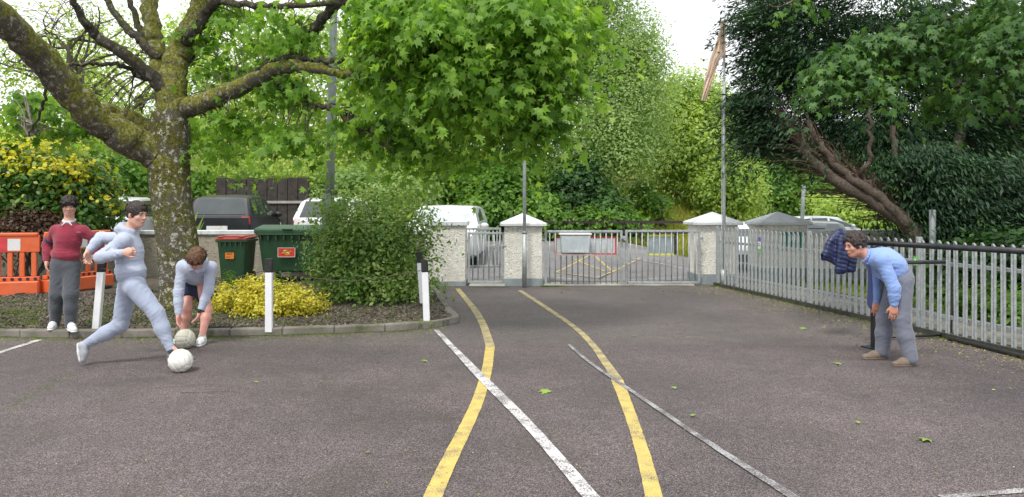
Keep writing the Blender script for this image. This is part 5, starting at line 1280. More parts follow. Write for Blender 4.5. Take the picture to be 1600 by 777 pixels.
for (px, py, D, s, lab) in ((548, 455, 11.6, .12, 'small green weed in front of the leafy shrub'), (356, 440, 12.6, .14, 'small broad-leaved plant between the wheelie bin and the yellow shrub'), (434, 446, 12.8, .16, 'small green plant behind the yellow shrub below the large bin'), (676, 450, 14.9, .12, 'weed growing at the foot of the roughcast wall end')):
    bush('small_plant', lab, 'plant', P(px, py, D), [(P(px, py - 6, D), (s, s, s), 1)], 16, 16, .05, .06, MT['bg_green'], OVAL, .2, .8, 5, .006)
# spiky leaves beside the trunk
def spiky():
    c = Vector((X(236, 15.6), 15.6, .2)); n = 60
    t = empty('spiky_plant', c, 'spiky long-leaved plant left of the maple trunk behind the wall', 'plant')
    pos = np.array([tuple(c)] * n) + np.array([0, 1.3, 0]) + RNG.normal(size=(n, 3)) * .05; yd = unit(n) * .55 + np.array([0, 0, 1.2]); yd /= np.linalg.norm(yd, axis=1, keepdims=True)
    nn = unit(n); nn -= yd * (nn * yd).sum(1, keepdims=True); nn /= np.linalg.norm(nn, axis=1, keepdims=True); R = np.stack([np.cross(yd, nn), yd, nn], -1)
    V = np.einsum('nij,kj->nki', R, BLADE) * RNG.uniform(.9, 1.5, n).reshape(-1, 1, 1) + pos[:, None, :]
    o = np_mesh('leaves', V.reshape(-1, 3), np.arange(n * 5).reshape(n, 5), MT['bush_leaf'], t); o['kind'] = 'stuff'
spiky()

# ------------------------------------------------------------------ grass tufts, gravel, fallen leaves
def tufts(name, label, C, n_per, size, mat, spread):
    pos = []
    for c in C:
        k = int(n_per * random.uniform(.5, 1.5)); pos += [(c[0] + random.gauss(0, spread), c[1] + random.gauss(0, spread * .5), c[2]) for _ in range(k)]
    pos = np.array(pos); n = len(pos); yd = unit(n) * .7 + np.array([0, 0, .8]); yd[:, 2] = np.abs(yd[:, 2]) * .8 + .1; yd /= np.linalg.norm(yd, axis=1, keepdims=True)
    nn = unit(n); nn -= yd * (nn * yd).sum(1, keepdims=True); nn /= np.linalg.norm(nn, axis=1, keepdims=True); R = np.stack([np.cross(yd, nn), yd, nn], -1)
    V = np.einsum('nij,kj->nki', R, BLADE) * (size * RNG.uniform(.5, 1.3, n)).reshape(-1, 1, 1) + pos[:, None, :]
    o = np_mesh(name, V.reshape(-1, 3), np.arange(n * 5).reshape(n, 5), mat); tag(o, label, 'grass', kind='stuff')
C = []
for i in range(260):   # strip of moss and grass in the gutter
    px = random.uniform(-20, 690); y = np.interp(px, [a for a, b in kerb_px], [b for a, b in kerb_px]) + random.uniform(-.5, 2.5); g_ = G(px, y); C.append((g_.x, g_.y, .004))
tufts('gutter_grass', 'sparse grass and moss growing in the gutter along the kerb', C, 12, .030, MT['grass_blade'], .07)
C = []
for i in range(420):
    px = random.choice([random.uniform(140, 400), random.uniform(0, 60), random.uniform(230, 420), random.uniform(400, 690)]); g_ = G(px, random.uniform(474, 508), KZ)
    if random.random() < .5 or (140 < px < 270): C.append((g_.x, g_.y, float(bedz(g_.x, g_.y)) - .01))
tufts('bed_grass', 'thin patches of grass growing in the planting bed', C, 22, .055, MT['grass_blade'], .09)
C = [(G(px, random.uniform(449, 454)).x, 15.3, .0) for px in np.random.default_rng(3).uniform(845, 890, 16)]
tufts('gate_grass', 'grass tufts at the foot of the left gate leaf', C, 26, .05, MT['grass_blade'], .05)
C = [(random.uniform(3.9, 4.3), random.uniform(15.1, 15.5), 0) for _ in range(5)]
tufts('gate_grass', 'grass tufts at the foot of the flagpole pillar', C, 20, .06, MT['grass_blade'], .04)
C = []
for i in range(120):
    s = random.uniform(.5, Lf - .5); q = F0 + fdir * s + fn * random.uniform(.05, .14); C.append((q.x, q.y, 0))
tufts('fence_grass', 'straggly weeds growing along the foot of the palisade', C, 10, .045, MT['grass_blade'], .05)
C = []
for i in range(1400):
    s = random.uniform(0, Lf); q = F0 + fdir * s - fn * random.uniform(1.5, 6); C.append((q.x, q.y, .04))
tufts('verge_grass', 'rough grass beyond the path behind the palisade', C, 9, .12, MT['grass_blade'], .12)
C = []
for i in range(1900):
    D = random.uniform(27.6, 38); px = random.uniform(900, 1180); x = X(px, D); C.append((x, D, float(hgt(x, D)) - .02))
tufts('bank_grass', 'long yellowish grass on the bank behind the double gates', C, 8, .30, leaf_mat('dry_grass_blade', [(.18, .24, .03), (.34, .37, .06), (.5, .48, .12)], .4, patch=.4), .3)
C = []
for i in range(46):
    f = i / 45; px = 8 + 105 * f; py = 652 - 66 * f ** .7 + random.uniform(-4, 4); g_ = G(px, py); C.append((g_.x, g_.y, .004))
tufts('moss_streak', 'curved streak of moss in a crack of the asphalt at the left edge', C, 12, .018, MT['grass_blade'], .05)
# gravel / bark chips in the bed
CH = np.array([(-.5, -.3, 0), (.4, -.45, .1), (.5, .35, 0), (-.35, .4, .12)])
def chips(name, label, pos, size, mat, tilt=.5):
    nrm = np.array([0, 0, 1.]) + RNG.normal(size=(len(pos), 3)) * tilt
    o = leaf_mesh(name, pos, nrm, size, CH * np.array([1, .6, 1]), mat); tag(o, label, 'debris', kind='stuff'); return o
n = 42000; x = RNG.uniform(-8.5, 0, n); y = RNG.uniform(9.2, 13.2, n); k = inside_bed(x, y); x, y = x[k], y[k]
cm = leaf_mat('chip_mix', [(.035, .027, .02), (.085, .068, .05), (.16, .135, .105), (.30, .27, .22)], .0, rough=.9, patch=3)
chips('bark_chips', 'grey-brown gravel and bark chips covering the planting bed', np.stack([x, y, bedz(x, y) + .008], 1), .029 * RNG.uniform(.35, 1.4, len(x)), cm)
def along_fence(n, lo, hi):
    s = RNG.uniform(0, Lf, n); o = RNG.exponential(.35, n) + lo; return np.stack([F0.x + fdir.x * s + fn.x * o, F0.y + fdir.y * s + fn.y * o, np.full(n, .010)], 1)
lit = leaf_mat('litter', [(.10, .10, .03), (.22, .22, .06), (.36, .34, .10), (.30, .24, .13)], .0, rough=.9, patch=2)
chips('leaf_litter', 'fine dry leaf litter along the foot of the palisade', along_fence(3600, .02, 1), .022 * RNG.uniform(.4, 1.4, 3600), lit, .25)
n = 1500; yy = 1896 / RNG.uniform(130, 460, n); xx = (RNG.uniform(0, 1600, n) - 800) / FPX * yy
k = ~inside_bed(xx, yy) & (xx < 4.0) & (yy < kerb_pts[4].y - .1 + (xx > -.8) * 6)
chips('yard_debris', 'fine yellowish flecks of leaf and seed scattered on the asphalt', np.stack([xx[k], yy[k], np.full(k.sum(), .012)], 1), .012 * RNG.uniform(.3, 1.3, k.sum()), lit, .25)
n = 2600; px = RNG.uniform(-40, 700, n); yk = np.interp(px, [a for a, b in kerb_px], [b for a, b in kerb_px]) + RNG.exponential(5, n) + 1
yy = EYE * FPX / (yk - HOR); chips('gutter_litter', 'fine litter lying in the gutter below the kerb', np.stack([(px - 800) / FPX * yy, yy, np.full(n, .011)], 1), .013 * RNG.uniform(.4, 1.4, n), lit, .25)
# individual fallen leaves
fl = bpy.data.meshes.new('fallen_leaf'); fl.from_pydata([tuple(v) for v in STAR], [], [tuple(range(len(STAR)))])
fl.materials.append(leaf_mat('fallen_leaf', [(.16, .26, .04), (.26, .38, .06)], .1))
for (px, py, s, yaw, lab) in ((851, 611, .105, .6, 'fresh green fallen leaf with stalk lying between the two yellow lines'), (663, 564, .07, 2, 'small pale green fallen leaf left of the white line'), (1053, 606, .05, 1, 'small green fallen leaf right of the faded grey line'),
                              (1446, 687, .10, 2.4, 'green fallen leaf at the lower right of the yard'), (1254, 513, .09, .2, 'pale green fallen leaf near the foot of the palisade'), (990, 525, .05, 3, 'tiny green fallen leaf between the gates and the right yellow line'),
                              (878, 457, .09, 4, 'fallen leaf lying below the left gate leaf'), (1309, 568, .07, 1.2, 'yellowish fallen leaf left of the bending man\'s shoes'), (1083, 649, .05, 5, 'small olive fallen leaf near the faded grey line'), (575, 707, .035, 4.2, 'tiny yellow fallen leaf left of the yellow line foreground'), (400, 597, .04, 1.9, 'tiny fallen leaf on the asphalt behind the kicker\'s ball'), (1340, 660, .04, .9, 'tiny yellow fallen leaf in the yard below the bending man')):
    o = bpy.data.objects.new('fallen_leaf', fl); COL.objects.link(o); o.location = G(px, py, .016) + Vector((0, 0, .008)); o.scale = (s,) * 3; o.rotation_euler = (.12, -.1, yaw); tag(o, lab, 'leaf', 'fallen leaves on the yard')
for (px, py, ln, ang, lab) in ((330, 613, .5, .05, 'thin dry twig lying on the asphalt left of the ball'), (862, 608, .14, .2, 'short stalk beside the green fallen leaf')):
    g_ = G(px, py, .015); d = Vector((math.cos(ang), math.sin(ang), 0)) * ln / 2
    m = MB(); limb(m, [g_ - d, g_ + Vector((0, .012, .004)), g_ + d], .004, .002, 5, .003, 4); o = m.build('fallen_twig', MT['twig'], smooth=True); tag(o, lab, 'twig')

# ------------------------------------------------------------------ people: smooth implicit surfaces turned into one mesh
class Field:
    def __init__(s, lo, hi, res):
        s.lo = np.array(lo, np.float32); s.res = res
        s.n = np.ceil((np.array(hi) - s.lo) / res).astype(int) + 1
        s.d = np.full(tuple(s.n), 1.0, np.float32)
    def _box(s, lo, hi):
        a = np.clip(np.floor((np.array(lo) - s.lo) / s.res).astype(int), 0, s.n); b = np.clip(np.ceil((np.array(hi) - s.lo) / s.res).astype(int) + 1, 0, s.n)
        if (b <= a).any(): return None
        ax = [s.lo[i] + np.arange(a[i], b[i], dtype=np.float32) * s.res for i in range(3)]
        return tuple(slice(a[i], b[i]) for i in range(3)), np.stack(np.meshgrid(*ax, indexing='ij'), -1)
    def _mix(s, sl, d, k, sub=False):
        o = s.d[sl]
        if sub:
            d = -d; h = np.maximum(k - np.abs(o - d), 0) / k; s.d[sl] = np.maximum(o, d) + h * h * k * .25
        else:
            h = np.maximum(k - np.abs(o - d), 0) / k; s.d[sl] = np.minimum(o, d) - h * h * k * .25
    def cone(s, a, b, ra, rb, k=.02, sub=False, flat=None):
        """rounded cone a->b; flat=(axis, factor) squashes across an axis"""
        a = np.array(a, np.float32); b = np.array(b, np.float32); m = max(ra, rb) * (1.0) + k + 2 * s.res + .01
        q = s._box(np.minimum(a, b) - m, np.maximum(a, b) + m)
        if q is None: return
        sl, p = q; pa = p - a; ba = b - a
        L2 = float(ba @ ba) + 1e-9
        if flat is not None:
            ax = np.array(flat[0], np.float32); ax /= np.linalg.norm(ax)
            comp = pa @ ax - (ba @ ax) * np.clip((pa @ ba) / L2, 0, 1); pa = pa + (comp * (flat[1] - 1))[..., None] * ax
        t = np.clip((pa @ ba) / L2, 0, 1)
        d = np.linalg.norm(pa - t[..., None] * ba, axis=-1) - (ra + (rb - ra) * t)
        if flat is not None: d = d / max(1, flat[1] ** .5)
        s._mix(sl, d, k, sub)
    def ell(s, c, r, R=None, k=.02, sub=False):
        c = np.array(c, np.float32); r = np.array(r, np.float32); m = r.max() + k + 2 * s.res + .01
        q = s._box(c - m, c + m)
        if q is None: return
        sl, p = q; p = p - c
        if R is not None: p = p @ np.array(R, np.float32)       # columns of R are the local axes
        k0 = np.linalg.norm(p / r, axis=-1); k1 = np.linalg.norm(p / (r * r), axis=-1) + 1e-6
        d = k0 * (k0 - 1) / k1; s._mix(sl, d, k, sub)
    def plane(s, c, nrm, k=.01, within=None):
        """cut away everything on the side nrm points to"""
        nrm = np.array(nrm, np.float32); nrm /= np.linalg.norm(nrm)
        lo = s.lo; hi = s.lo + s.n * s.res
        if within is not None: lo, hi = np.array(within[0]), np.array(within[1])
        q = s._box(lo, hi)
        if q is None: return
        sl, p = q; d = (p - np.array(c, np.float32)) @ nrm; o = s.d[sl]
        h = np.maximum(k - np.abs(o - d), 0) / k; s.d[sl] = np.maximum(o, d) + h * h * k * .25
    def folds(s, amp, freq, seed, squash=(1, 1, 1)):
        q = s._box(s.lo, s.lo + s.n * s.res); sl, p = q; p = p * np.array(squash, np.float32)
        rg = np.random.default_rng(seed); w = rg.normal(size=(3, 3)) * freq * .35
        ph = rg.uniform(0, 6.28, 8)
        wx = np.sin(p @ w[0].astype(np.float32) + ph[0]); wy = np.sin(p @ w[1].astype(np.float32) + ph[1]); 
        tot = 0
        for i in range(4):
            k = rg.normal(size=3); k[2] *= 2.2; k = (k / np.linalg.norm(k) * freq * (1 + .5 * i)).astype(np.float32)
            v = np.sin(p @ k + ph[i + 2] + 1.9 * wx + 1.3 * wy); tot = tot + v * (1 / (1 + .6 * i))
        s.d -= (amp * tot).astype(np.float32) * (np.abs(s.d) < .08)
    def creases(s, c, axis, r, pitch, amp, seed=0, tilt=.5):
        """sharp compression folds across an axis, fading away from c"""
        c = np.array(c, np.float32); q = s._box(c - r * 1.6, c + r * 1.6)
        if q is None: return
        sl, p = q; p = p - c; rg = np.random.default_rng(seed); a = nrmz(axis)
        for i in range(3):
            k = nrmz(a + rg.normal(size=3) * tilt * .5).astype(np.float32); w = rg.normal(size=3).astype(np.float32) * 16
            u = (p @ k) / (pitch * (1 + .4 * i)) * PI + rg.uniform(0, 6) + 1.5 * np.sin(p @ w)
            v = 1 - np.abs(np.sin(u)); e = np.exp(-(p * p).sum(-1) / (r * r))
            s.d[sl] -= (.74 * amp * (v * v * 1.3 - .3) * e / (1 + .5 * i)).astype(np.float32)
    def mesh(s):
        d = s.d; neg = d < 0; nx, ny, nz = d.shape
        c = np.zeros((nx - 1, ny - 1, nz - 1), np.int8)
        for i in (0, 1):
            for j in (0, 1):
                for k in (0, 1): c += neg[i:nx - 1 + i, j:ny - 1 + j, k:nz - 1 + k]
        act = (c > 0) & (c < 8); I = np.argwhere(act); idx = np.full(act.shape, -1, np.int32); idx[act] = np.arange(len(I))
        acc = np.zeros((len(I), 3), np.float32); cnt = np.zeros(len(I), np.float32)
        corners = [(i, j, k) for i in (0, 1) for j in (0, 1) for k in (0, 1)]
        for a in corners:
            for ax in range(3):
                if a[ax] == 1: continue
                b = list(a); b[ax] = 1
                da = d[I[:, 0] + a[0], I[:, 1] + a[1], I[:, 2] + a[2]]; db = d[I[:, 0] + b[0], I[:, 1] + b[1], I[:, 2] + b[2]]
                m = (da < 0) != (db < 0); t = np.where(m, da / np.where(m, da - db, 1), 0)
                p = np.array(a, np.float32) + np.zeros((len(I), 3), np.float32); p[:, ax] = t
                acc += p * m[:, None]; cnt += m
        V = s.lo + (I + acc / cnt[:, None]) * s.res
        F = []
        for ax in range(3):
            u, v = [(1, 2), (2, 0), (0, 1)][ax]
            sl0 = [slice(None)] * 3; sl1 = [slice(None)] * 3; sl0[ax] = slice(0, -1); sl1[ax] = slice(1, None)
            e = neg[tuple(sl0)] != neg[tuple(sl1)]; E = np.argwhere(e)
            E = E[(E[:, u] > 0) & (E[:, v] > 0) & (E[:, u] < d.shape[u] - 1) & (E[:, v] < d.shape[v] - 1)]
            sgn = neg[tuple(sl0)][E[:, 0], E[:, 1], E[:, 2]]
            def g(du, dv):
                q = E.copy(); q[:, u] -= du; q[:, v] -= dv; return idx[q[:, 0], q[:, 1], q[:, 2]]
            q = np.stack([g(1, 1), g(0, 1), g(0, 0), g(1, 0)], 1); q[~sgn] = q[~sgn][:, ::-1]; F.append(q)
        return V, np.concatenate(F)
    def build(s, name, mat, parent):
        V, F = s.mesh()
        return np_mesh(name, V, F, mat, parent, True)

def nrmz(v): v = np.array(v, float); return v / np.linalg.norm(v)
def arr(v): return np.array(tuple(v), float)
def hand(f, wrist, d, palm_n, curl=.4, sc=1.0, thumb_side=1, spread=.10):
    """palm + five unequal bent fingers. d = hand direction, palm_n = way the palm faces"""
    w = arr(wrist); d = nrmz(d); n = nrmz(np.array(palm_n) - d * np.dot(palm_n, d)); sd = np.cross(d, n) * thumb_side
    R = np.stack([sd, d, n], 1)
    f.ell(w + d * .045 * sc, (.040 * sc, .052 * sc, .017 * sc), R, .015)
    f.cone(w - d * .01, w + d * .02, .025 * sc, .026 * sc, .02, flat=(n, 1.3))
    base = w + d * .085 * sc
    for i, (off, L) in enumerate(((.030, .070), (.010, .078), (-.010, .073), (-.029, .058))):
        q = base + sd * off * sc + d * (-.008 if i in (0, 3) else 0) * sc; dd = nrmz(d + sd * off * spread / .03 + n * .1)
        p = q - d * .02 * sc; r = (.0098, .0100, .0095, .0085)[i] * sc; ang = 0
        for j, fl in enumerate((.42, .33, .25)):
            ang += curl * (.6, .95, .7)[j]; v = nrmz(dd * math.cos(ang) + n * math.sin(ang)); e = p + v * (L * fl + (.02 if j == 0 else 0)) * sc
            f.cone(p, e, r, r * .9, .006); p = e; r *= .9
    tb = w + d * .025 * sc + sd * .030 * sc; v1 = nrmz(d * .75 + sd * .62 + n * .35); e1 = tb + v1 * .042 * sc; v2 = nrmz(d * .95 + sd * .18 + n * .45)
    f.cone(tb - v1 * .012, e1, .014 * sc, .0115 * sc, .010); f.cone(e1, e1 + v2 * .030 * sc, .0115 * sc, .009 * sc, .006)
def shoe_field(heel, toe, up, sc=1.0, extra=0):
    h, t_ = arr(heel), arr(toe); d = nrmz(t_ - h); u = nrmz(np.array(up) - d * np.dot(up, d)); sd = np.cross(d, u)
    lo = np.minimum(h, t_) - .14; hi = np.maximum(h, t_) + .18
    f = Field(lo, hi, .0065); L = np.linalg.norm(t_ - h); R = np.stack([sd, d, u], 1)
    f.cone(h + d * .04 + u * .035, h + d * L * .5 + u * .035, .036 * sc, .036 * sc, .02)
    f.cone(h + d * L * .5 + u * .032, t_ - d * .045 + u * .026, .042 * sc, .036 * sc, .03, flat=(u, 1.25))
    f.cone(h + d * .045 + u * .03, h + d * .055 + u * .10, .034 * sc, .036 * sc, .03)
    f.ell(h + d * L * .42 + u * .055, (.036 * sc, .07, .035), R, .03)
    f.plane(h, -u, .008)
    f.plane(h + d * .05 + u * (.095 + extra), u, .008)
    return f, h, t_, d, u, sd, L
def shoes(parent, specs, mat, sole_mat, laces=None, lace_mat=None, ext=0):
    for heel, toe, up in specs:
        f, h, t_, d, u, sd, L = shoe_field(heel, toe, up, 1.0, ext)
        o = f.build('shoe', mat, parent)
        g = Field(np.minimum(h, t_) - .1, np.maximum(h, t_) + .1, .006)
        g.cone(h + d * .045, h + d * L * .5, .040, .038, .02); g.cone(h + d * L * .5, t_ - d * .045, .044, .038, .03)
        g.plane(h + u * .020, u, .006); g.plane(h - u * .004, -u, .006)
        V, F = g.mesh(); np_mesh('sole', V, F, sole_mat, o, True)
        if lace_mat:
            m = MB()
            for q in (.40, .48, .56, .64):
                c = h + d * L * q + u * (.094 - (q - .40) * .13); m.tube([c - sd * .024 - u * .006, c + u * .003, c + sd * .024 - u * .006], .0035, 5)
            m.build('laces', lace_mat, o)
def head_frame(fwd, up):
    f = nrmz(fwd); u = nrmz(np.array(up) - f * np.dot(up, f)); return f, u, np.cross(f, u)
def head(f, c, fwd, up, s=1.0):
    F_, U, R_ = head_frame(fwd, up); c = arr(c); B = np.stack([R_, F_, U], 1)
    f.ell(c + U * .032 * s - F_ * .014 * s, (.074 * s, .093 * s, .086 * s), B, .02)
    f.ell(c - U * .030 * s + F_ * .022 * s, (.060 * s, .066 * s, .078 * s), B, .025)
    f.cone(c - U * .095 * s + F_ * .050 * s, c - U * .090 * s + F_ * .062 * s, .020 * s, .018 * s, .03)
    for q in (-1, 1):
        f.cone(c - U * .055 * s + R_ * q * .048 * s - F_ * .005 * s, c - U * .088 * s + R_ * q * .022 * s + F_ * .045 * s, .016 * s, .014 * s, .03)      # jaw
        f.ell(c - U * .018 * s + R_ * q * .040 * s + F_ * .058 * s, (.020 * s, .018 * s, .018 * s), B, .025)            # cheekbone
        f.ell(c + R_ * q * .076 * s - F_ * .008 * s - U * .004 * s, (.009 * s, .017 * s, .030 * s), B, .010)            # ear
    f.cone(c + U * .026 * s - R_ * .036 * s + F_ * .076 * s, c + U * .026 * s + R_ * .036 * s + F_ * .076 * s, .012 * s, .012 * s, .018)   # brow
    for q in (-1, 1): f.ell(c + U * .008 * s + R_ * q * .031 * s + F_ * .094 * s, (.016 * s, .014 * s, .011 * s), B, .012, sub=True)
    f.cone(c + U * .014 * s + F_ * .084 * s, c - U * .018 * s + F_ * .103 * s, .0085 * s, .012 * s, .010)      # nose
    for q in (-1, 1): f.ell(c - U * .022 * s + F_ * .092 * s + R_ * q * .012 * s, (.009 * s, .010 * s, .008 * s), B, .006)
    f.ell(c - U * .050 * s + F_ * .082 * s, (.023 * s, .012 * s, .008 * s), B, .008)
    f.ell(c - U * .062 * s + F_ * .079 * s, (.020 * s, .012 * s, .008 * s), B, .008)
    return F_, U, R_, B
def face_details(t, c, fwd, up, s, brow_mat, iris=(.06, .035, .02)):
    F_, U, R_ = head_frame(fwd, up); c = arr(c)
    for q in (-1, 1):
        e = c + U * .008 * s + R_ * q * .031 * s + F_ * .0745 * s
        m = MB(); m.ball(e, .0112 * s, 12, 8); eye = m.build('eye', MT['eye_white'], t, smooth=True)
        m = MB(); m.ball(e + F_ * .0052 * s, .0073 * s, 10, 7); m.build('iris', MT['iris'], eye, smooth=True)
        m = MB(); m.tube([e + U * .006 * s + R_ * q * k * .012 * s + F_ * (.0095 - .004 * k * k) * s + U * (-.004 * k * k) * s for k in (-1, -.5, 0, .5, 1)], .0018 * s, 5); m.build('eyelid', MT['lash'], t)
        m = MB(); m.tube([c + U * (.028 + .004 * (1 - k * k)) * s + R_ * q * (.031 + k * .018) * s + F_ * (.091 - .006 * abs(k + .3)) * s for k in (-1, -.4, .2, 1)], [.0035 * s, .0045 * s, .004 * s, .0022 * s], 6); m.build('eyebrow', brow_mat, t, smooth=True)
    m = MB(); m.tube([c - U * (.056 + .002 * k * k) * s + R_ * k * .021 * s + F_ * (.0925 - .006 * k * k) * s for k in (-1, -.5, 0, .5, 1)], [.002 * s, .0048 * s, .0052 * s, .0048 * s, .002 * s], 7); m.build('lips', MT['lips'], t, smooth=True)
MT['eye_white'] = M('eye_white', (.40, .37, .35), (.46, .43, .41), 30, .3)
MT['iris'] = M('dark_iris', (.03, .02, .015), (.06, .04, .03), 60, .1)
MT['lash'] = M('eyelash', (.02, .014, .012), (.035, .025, .02), 60, .7)
MT['lips'] = M('lips', (.38, .13, .11), (.45, .17, .14), 60, .45)
MT['skin_pale'] = skin_mat('fair_skin', (.62, .37, .29))
MT['skin_pink'] = skin_mat('pink_fair_skin', (.66, .36, .30))
MT['skin_man'] = skin_mat('ruddy_skin', (.55, .29, .21))
def hair_mat(name, c):
    m, n, l, b = new_mat(name); v = n.new('ShaderNodeTexCoord').outputs['Object']
    l.new(ramp(n, l, noise_n(n, l, v, 120, 5, .7, .5), tuple(x * .4 for x in c), tuple(x * 1.5 for x in c)), b.inputs['Base Color']); b.inputs['Roughness'].default_value = .55
    bump_n(n, l, b, noise_n(n, l, v, 150, 5, .7), .9, .006); return m
MT['hair_black'] = hair_mat('near_black_hair', (.022, .016, .014)); MT['hair_dark'] = hair_mat('dark_brown_hair', (.035, .026, .022)); MT['hair_brown'] = hair_mat('light_brown_hair', (.13, .065, .032)); MT['hair_curly'] = hair_mat('dark_curly_hair', (.04, .028, .024))
def hair(t, c, fwd, up, s, mat, style, seed=0):
    F_, U, R_ = head_frame(fwd, up); c = arr(c); B = np.stack([R_, F_, U], 1)
    f = Field(c - .19, c + .19, .0055)
    vol = dict(short=.012, mop=.018, fringe=.018, curly=.016)[style]
    f.ell(c + U * .036 * s - F_ * .016 * s, ((.074 + vol) * s, (.093 + vol) * s, (.086 + vol * 1.2) * s), B, .01)
    if style in ('mop', 'fringe'): f.ell(c + U * .075 * s + F_ * .03 * s, (.07 * s, .065 * s, .05 * s), B, .03)
    if style == 'short': f.ell(c + U * .085 * s + F_ * .03 * s, (.055 * s, .055 * s, .035 * s), B, .03)
    # face opening: everything in front of the ears and below the hairline
    f.ell(c - U * .055 * s + F_ * .110 * s, (.076 * s, .085 * s, (.112 if style == 'short' else .118 if style == 'curly' else .100) * s), B, .012, sub=True)
    if style == 'curly': f.plane(c + F_ * .082 * s, F_ - U * .25, .03)
    f.ell(c - U * .095 * s + F_ * .00 * s, (.13 * s, .10 * s, .075 * s), B, .02, sub=True)      # below the ears
    f.plane(c - U * .055 * s, -U, .02)
    rg = np.random.default_rng(seed)
    if style in ('mop', 'fringe'):
        for k in range(26):     # locks falling over the forehead
            a = rg.uniform(-1, 1); p0 = c + U * (.10 + rg.uniform(-.01, .01)) * s + R_ * a * .05 * s + F_ * .05 * s
            p1 = c + U * .065 * s + R_ * a * .062 * s + F_ * (.098 - .02 * a * a) * s; p2 = c + U * (.034 + rg.uniform(-.014, .014) - (.012 if style == 'fringe' else 0)) * s + R_ * (a * .06 + rg.uniform(-.01, .01)) * s + F_ * (.098 - .026 * a * a) * s
            f.cone(p0, p1, .011 * s, .009 * s, .006); f.cone(p1, p2, .009 * s, .004 * s, .004)
        for q in (-1, 1):
            for k in range(8):
                p0 = c + U * .06 * s + R_ * q * .085 * s + F_ * rg.uniform(-.05, .05) * s; f.cone(p0, p0 - U * rg.uniform(.05, .085) * s - R_ * q * .006, .010, .005, .004)
    if style == 'curly':
        for k in range(230):
            v = nrmz(rg.normal(size=3)); v = v if v[2] > -.25 else -v
            loc = v * np.array([(.074 + vol) * s, (.093 + vol) * s, (.086 + vol) * s]); p = c + U * .036 * s - F_ * .016 * s + B @ loc
            if np.dot(p - c, F_) > .045 * s and np.dot(p - c, U) < .085 * s: continue
            if np.dot(p - c, U) < -.045 * s: continue
            f.ell(p, rg.uniform(.010, .017, 3), None, .004)
            f.ell(p + nrmz(rg.normal(size=3)) * .012, (.006, .006, .006), None, .004, sub=True)
    if style == 'short':
        for k in range(40):
            a = rg.uniform(-1, 1); p0 = c + U * .10 * s + R_ * a * .05 * s + F_ * rg.uniform(-.04, .06) * s; f.cone(p0, p0 + F_ * .03 * s + U * rg.uniform(.005, .022) * s, .009, .004, .004)
    f.folds(.0042, 170, seed + 5, (1, 1, .45))
    ho = f.build('hair', mat, t)
    # loose strands over the cap of hair
    if style == 'curly': return
    N = 1100; v = rg.normal(size=(N, 3)); v /= np.linalg.norm(v, axis=1, keepdims=True); v[:, 2] = np.abs(v[:, 2]) * rg.uniform(.1, 1, N)
    rad = np.array([(.074 + vol) * s, (.093 + vol) * s, (.086 + vol * 1.2) * s]); loc = v * rad
    p = c + U * .036 * s - F_ * .016 * s + loc @ B.T; nn = (v / rad) @ B.T; nn /= np.linalg.norm(nn, axis=1, keepdims=True)
    ok = ~(((p - c) @ F_ > .050 * s) & ((p - c) @ U < .060 * s)); p, nn = p[ok], nn[ok]; N = len(p)
    flow = (p - (c + U * .13 * s - F_ * .05 * s)); flow /= np.linalg.norm(flow, axis=1, keepdims=True); flow += rg.normal(size=(N, 3)) * .35 + F_ * (.35 if style != 'short' else .5)
    y = flow - nn * (flow * nn).sum(1, keepdims=True) * .75; y /= np.linalg.norm(y, axis=1, keepdims=True); n2 = nn - y * (nn * y).sum(1, keepdims=True); n2 /= np.linalg.norm(n2, axis=1, keepdims=True)
    LK = np.array([(-.07, 0, 0), (.07, 0, 0), (.06, .5, .10), (0, 1, .02), (-.06, .5, .10)]); Lk = (.030 if style == 'short' else .046) * s
    leaves_R('strands', p - nn * .001, np.stack([np.cross(y, n2), y, n2], -1), Lk * rg.uniform(.6, 1.3, N), LK, mat, ho)

def limb_chain(f, pts, rad, k=.03, flat=None):
    for i in range(len(pts) - 1): f.cone(arr(pts[i]), arr(pts[i + 1]), rad[i], rad[i + 1], k, flat=flat)
def torso_prims(f, J, g, fat=0):
    """chest, waist and pelvis between shoulders and hips; g = clothing ease"""
    pel, chest, neck = arr(J['pel']), arr(J['chest']), arr(J['neck']); sl, sr, hl, hr = (arr(J[k]) for k in ('shl', 'shr', 'hil', 'hir'))
    side = nrmz(sr - sl); up = nrmz(neck - chest); fr = np.cross(up, side); W = np.linalg.norm(sr - sl) / 2
    B = np.stack([side, nrmz(np.cross(up, side)), up], 1)
    f.ell(chest, (W * .92 + g, .105 + g + fat, .17 + g), B, .05)
    f.cone(sl, sr, .058 + g, .058 + g, .05)
    f.cone(neck - up * .03, chest, .07 + g, .12 + g, .06)
    s2 = nrmz(hr - hl); u2 = nrmz(chest - pel); B2 = np.stack([s2, nrmz(np.cross(u2, s2)), u2], 1)
    mid = (pel * .5 + chest * .5)
    f.ell(mid, (W * .74 + g + fat, .098 + g + fat, .16 + g), B2, .06)
    f.ell(pel, (W * .78 + g, .100 + g + fat, .10 + g), B2, .05)
    f.cone(pel, chest, .10 + g, .11 + g, .05)
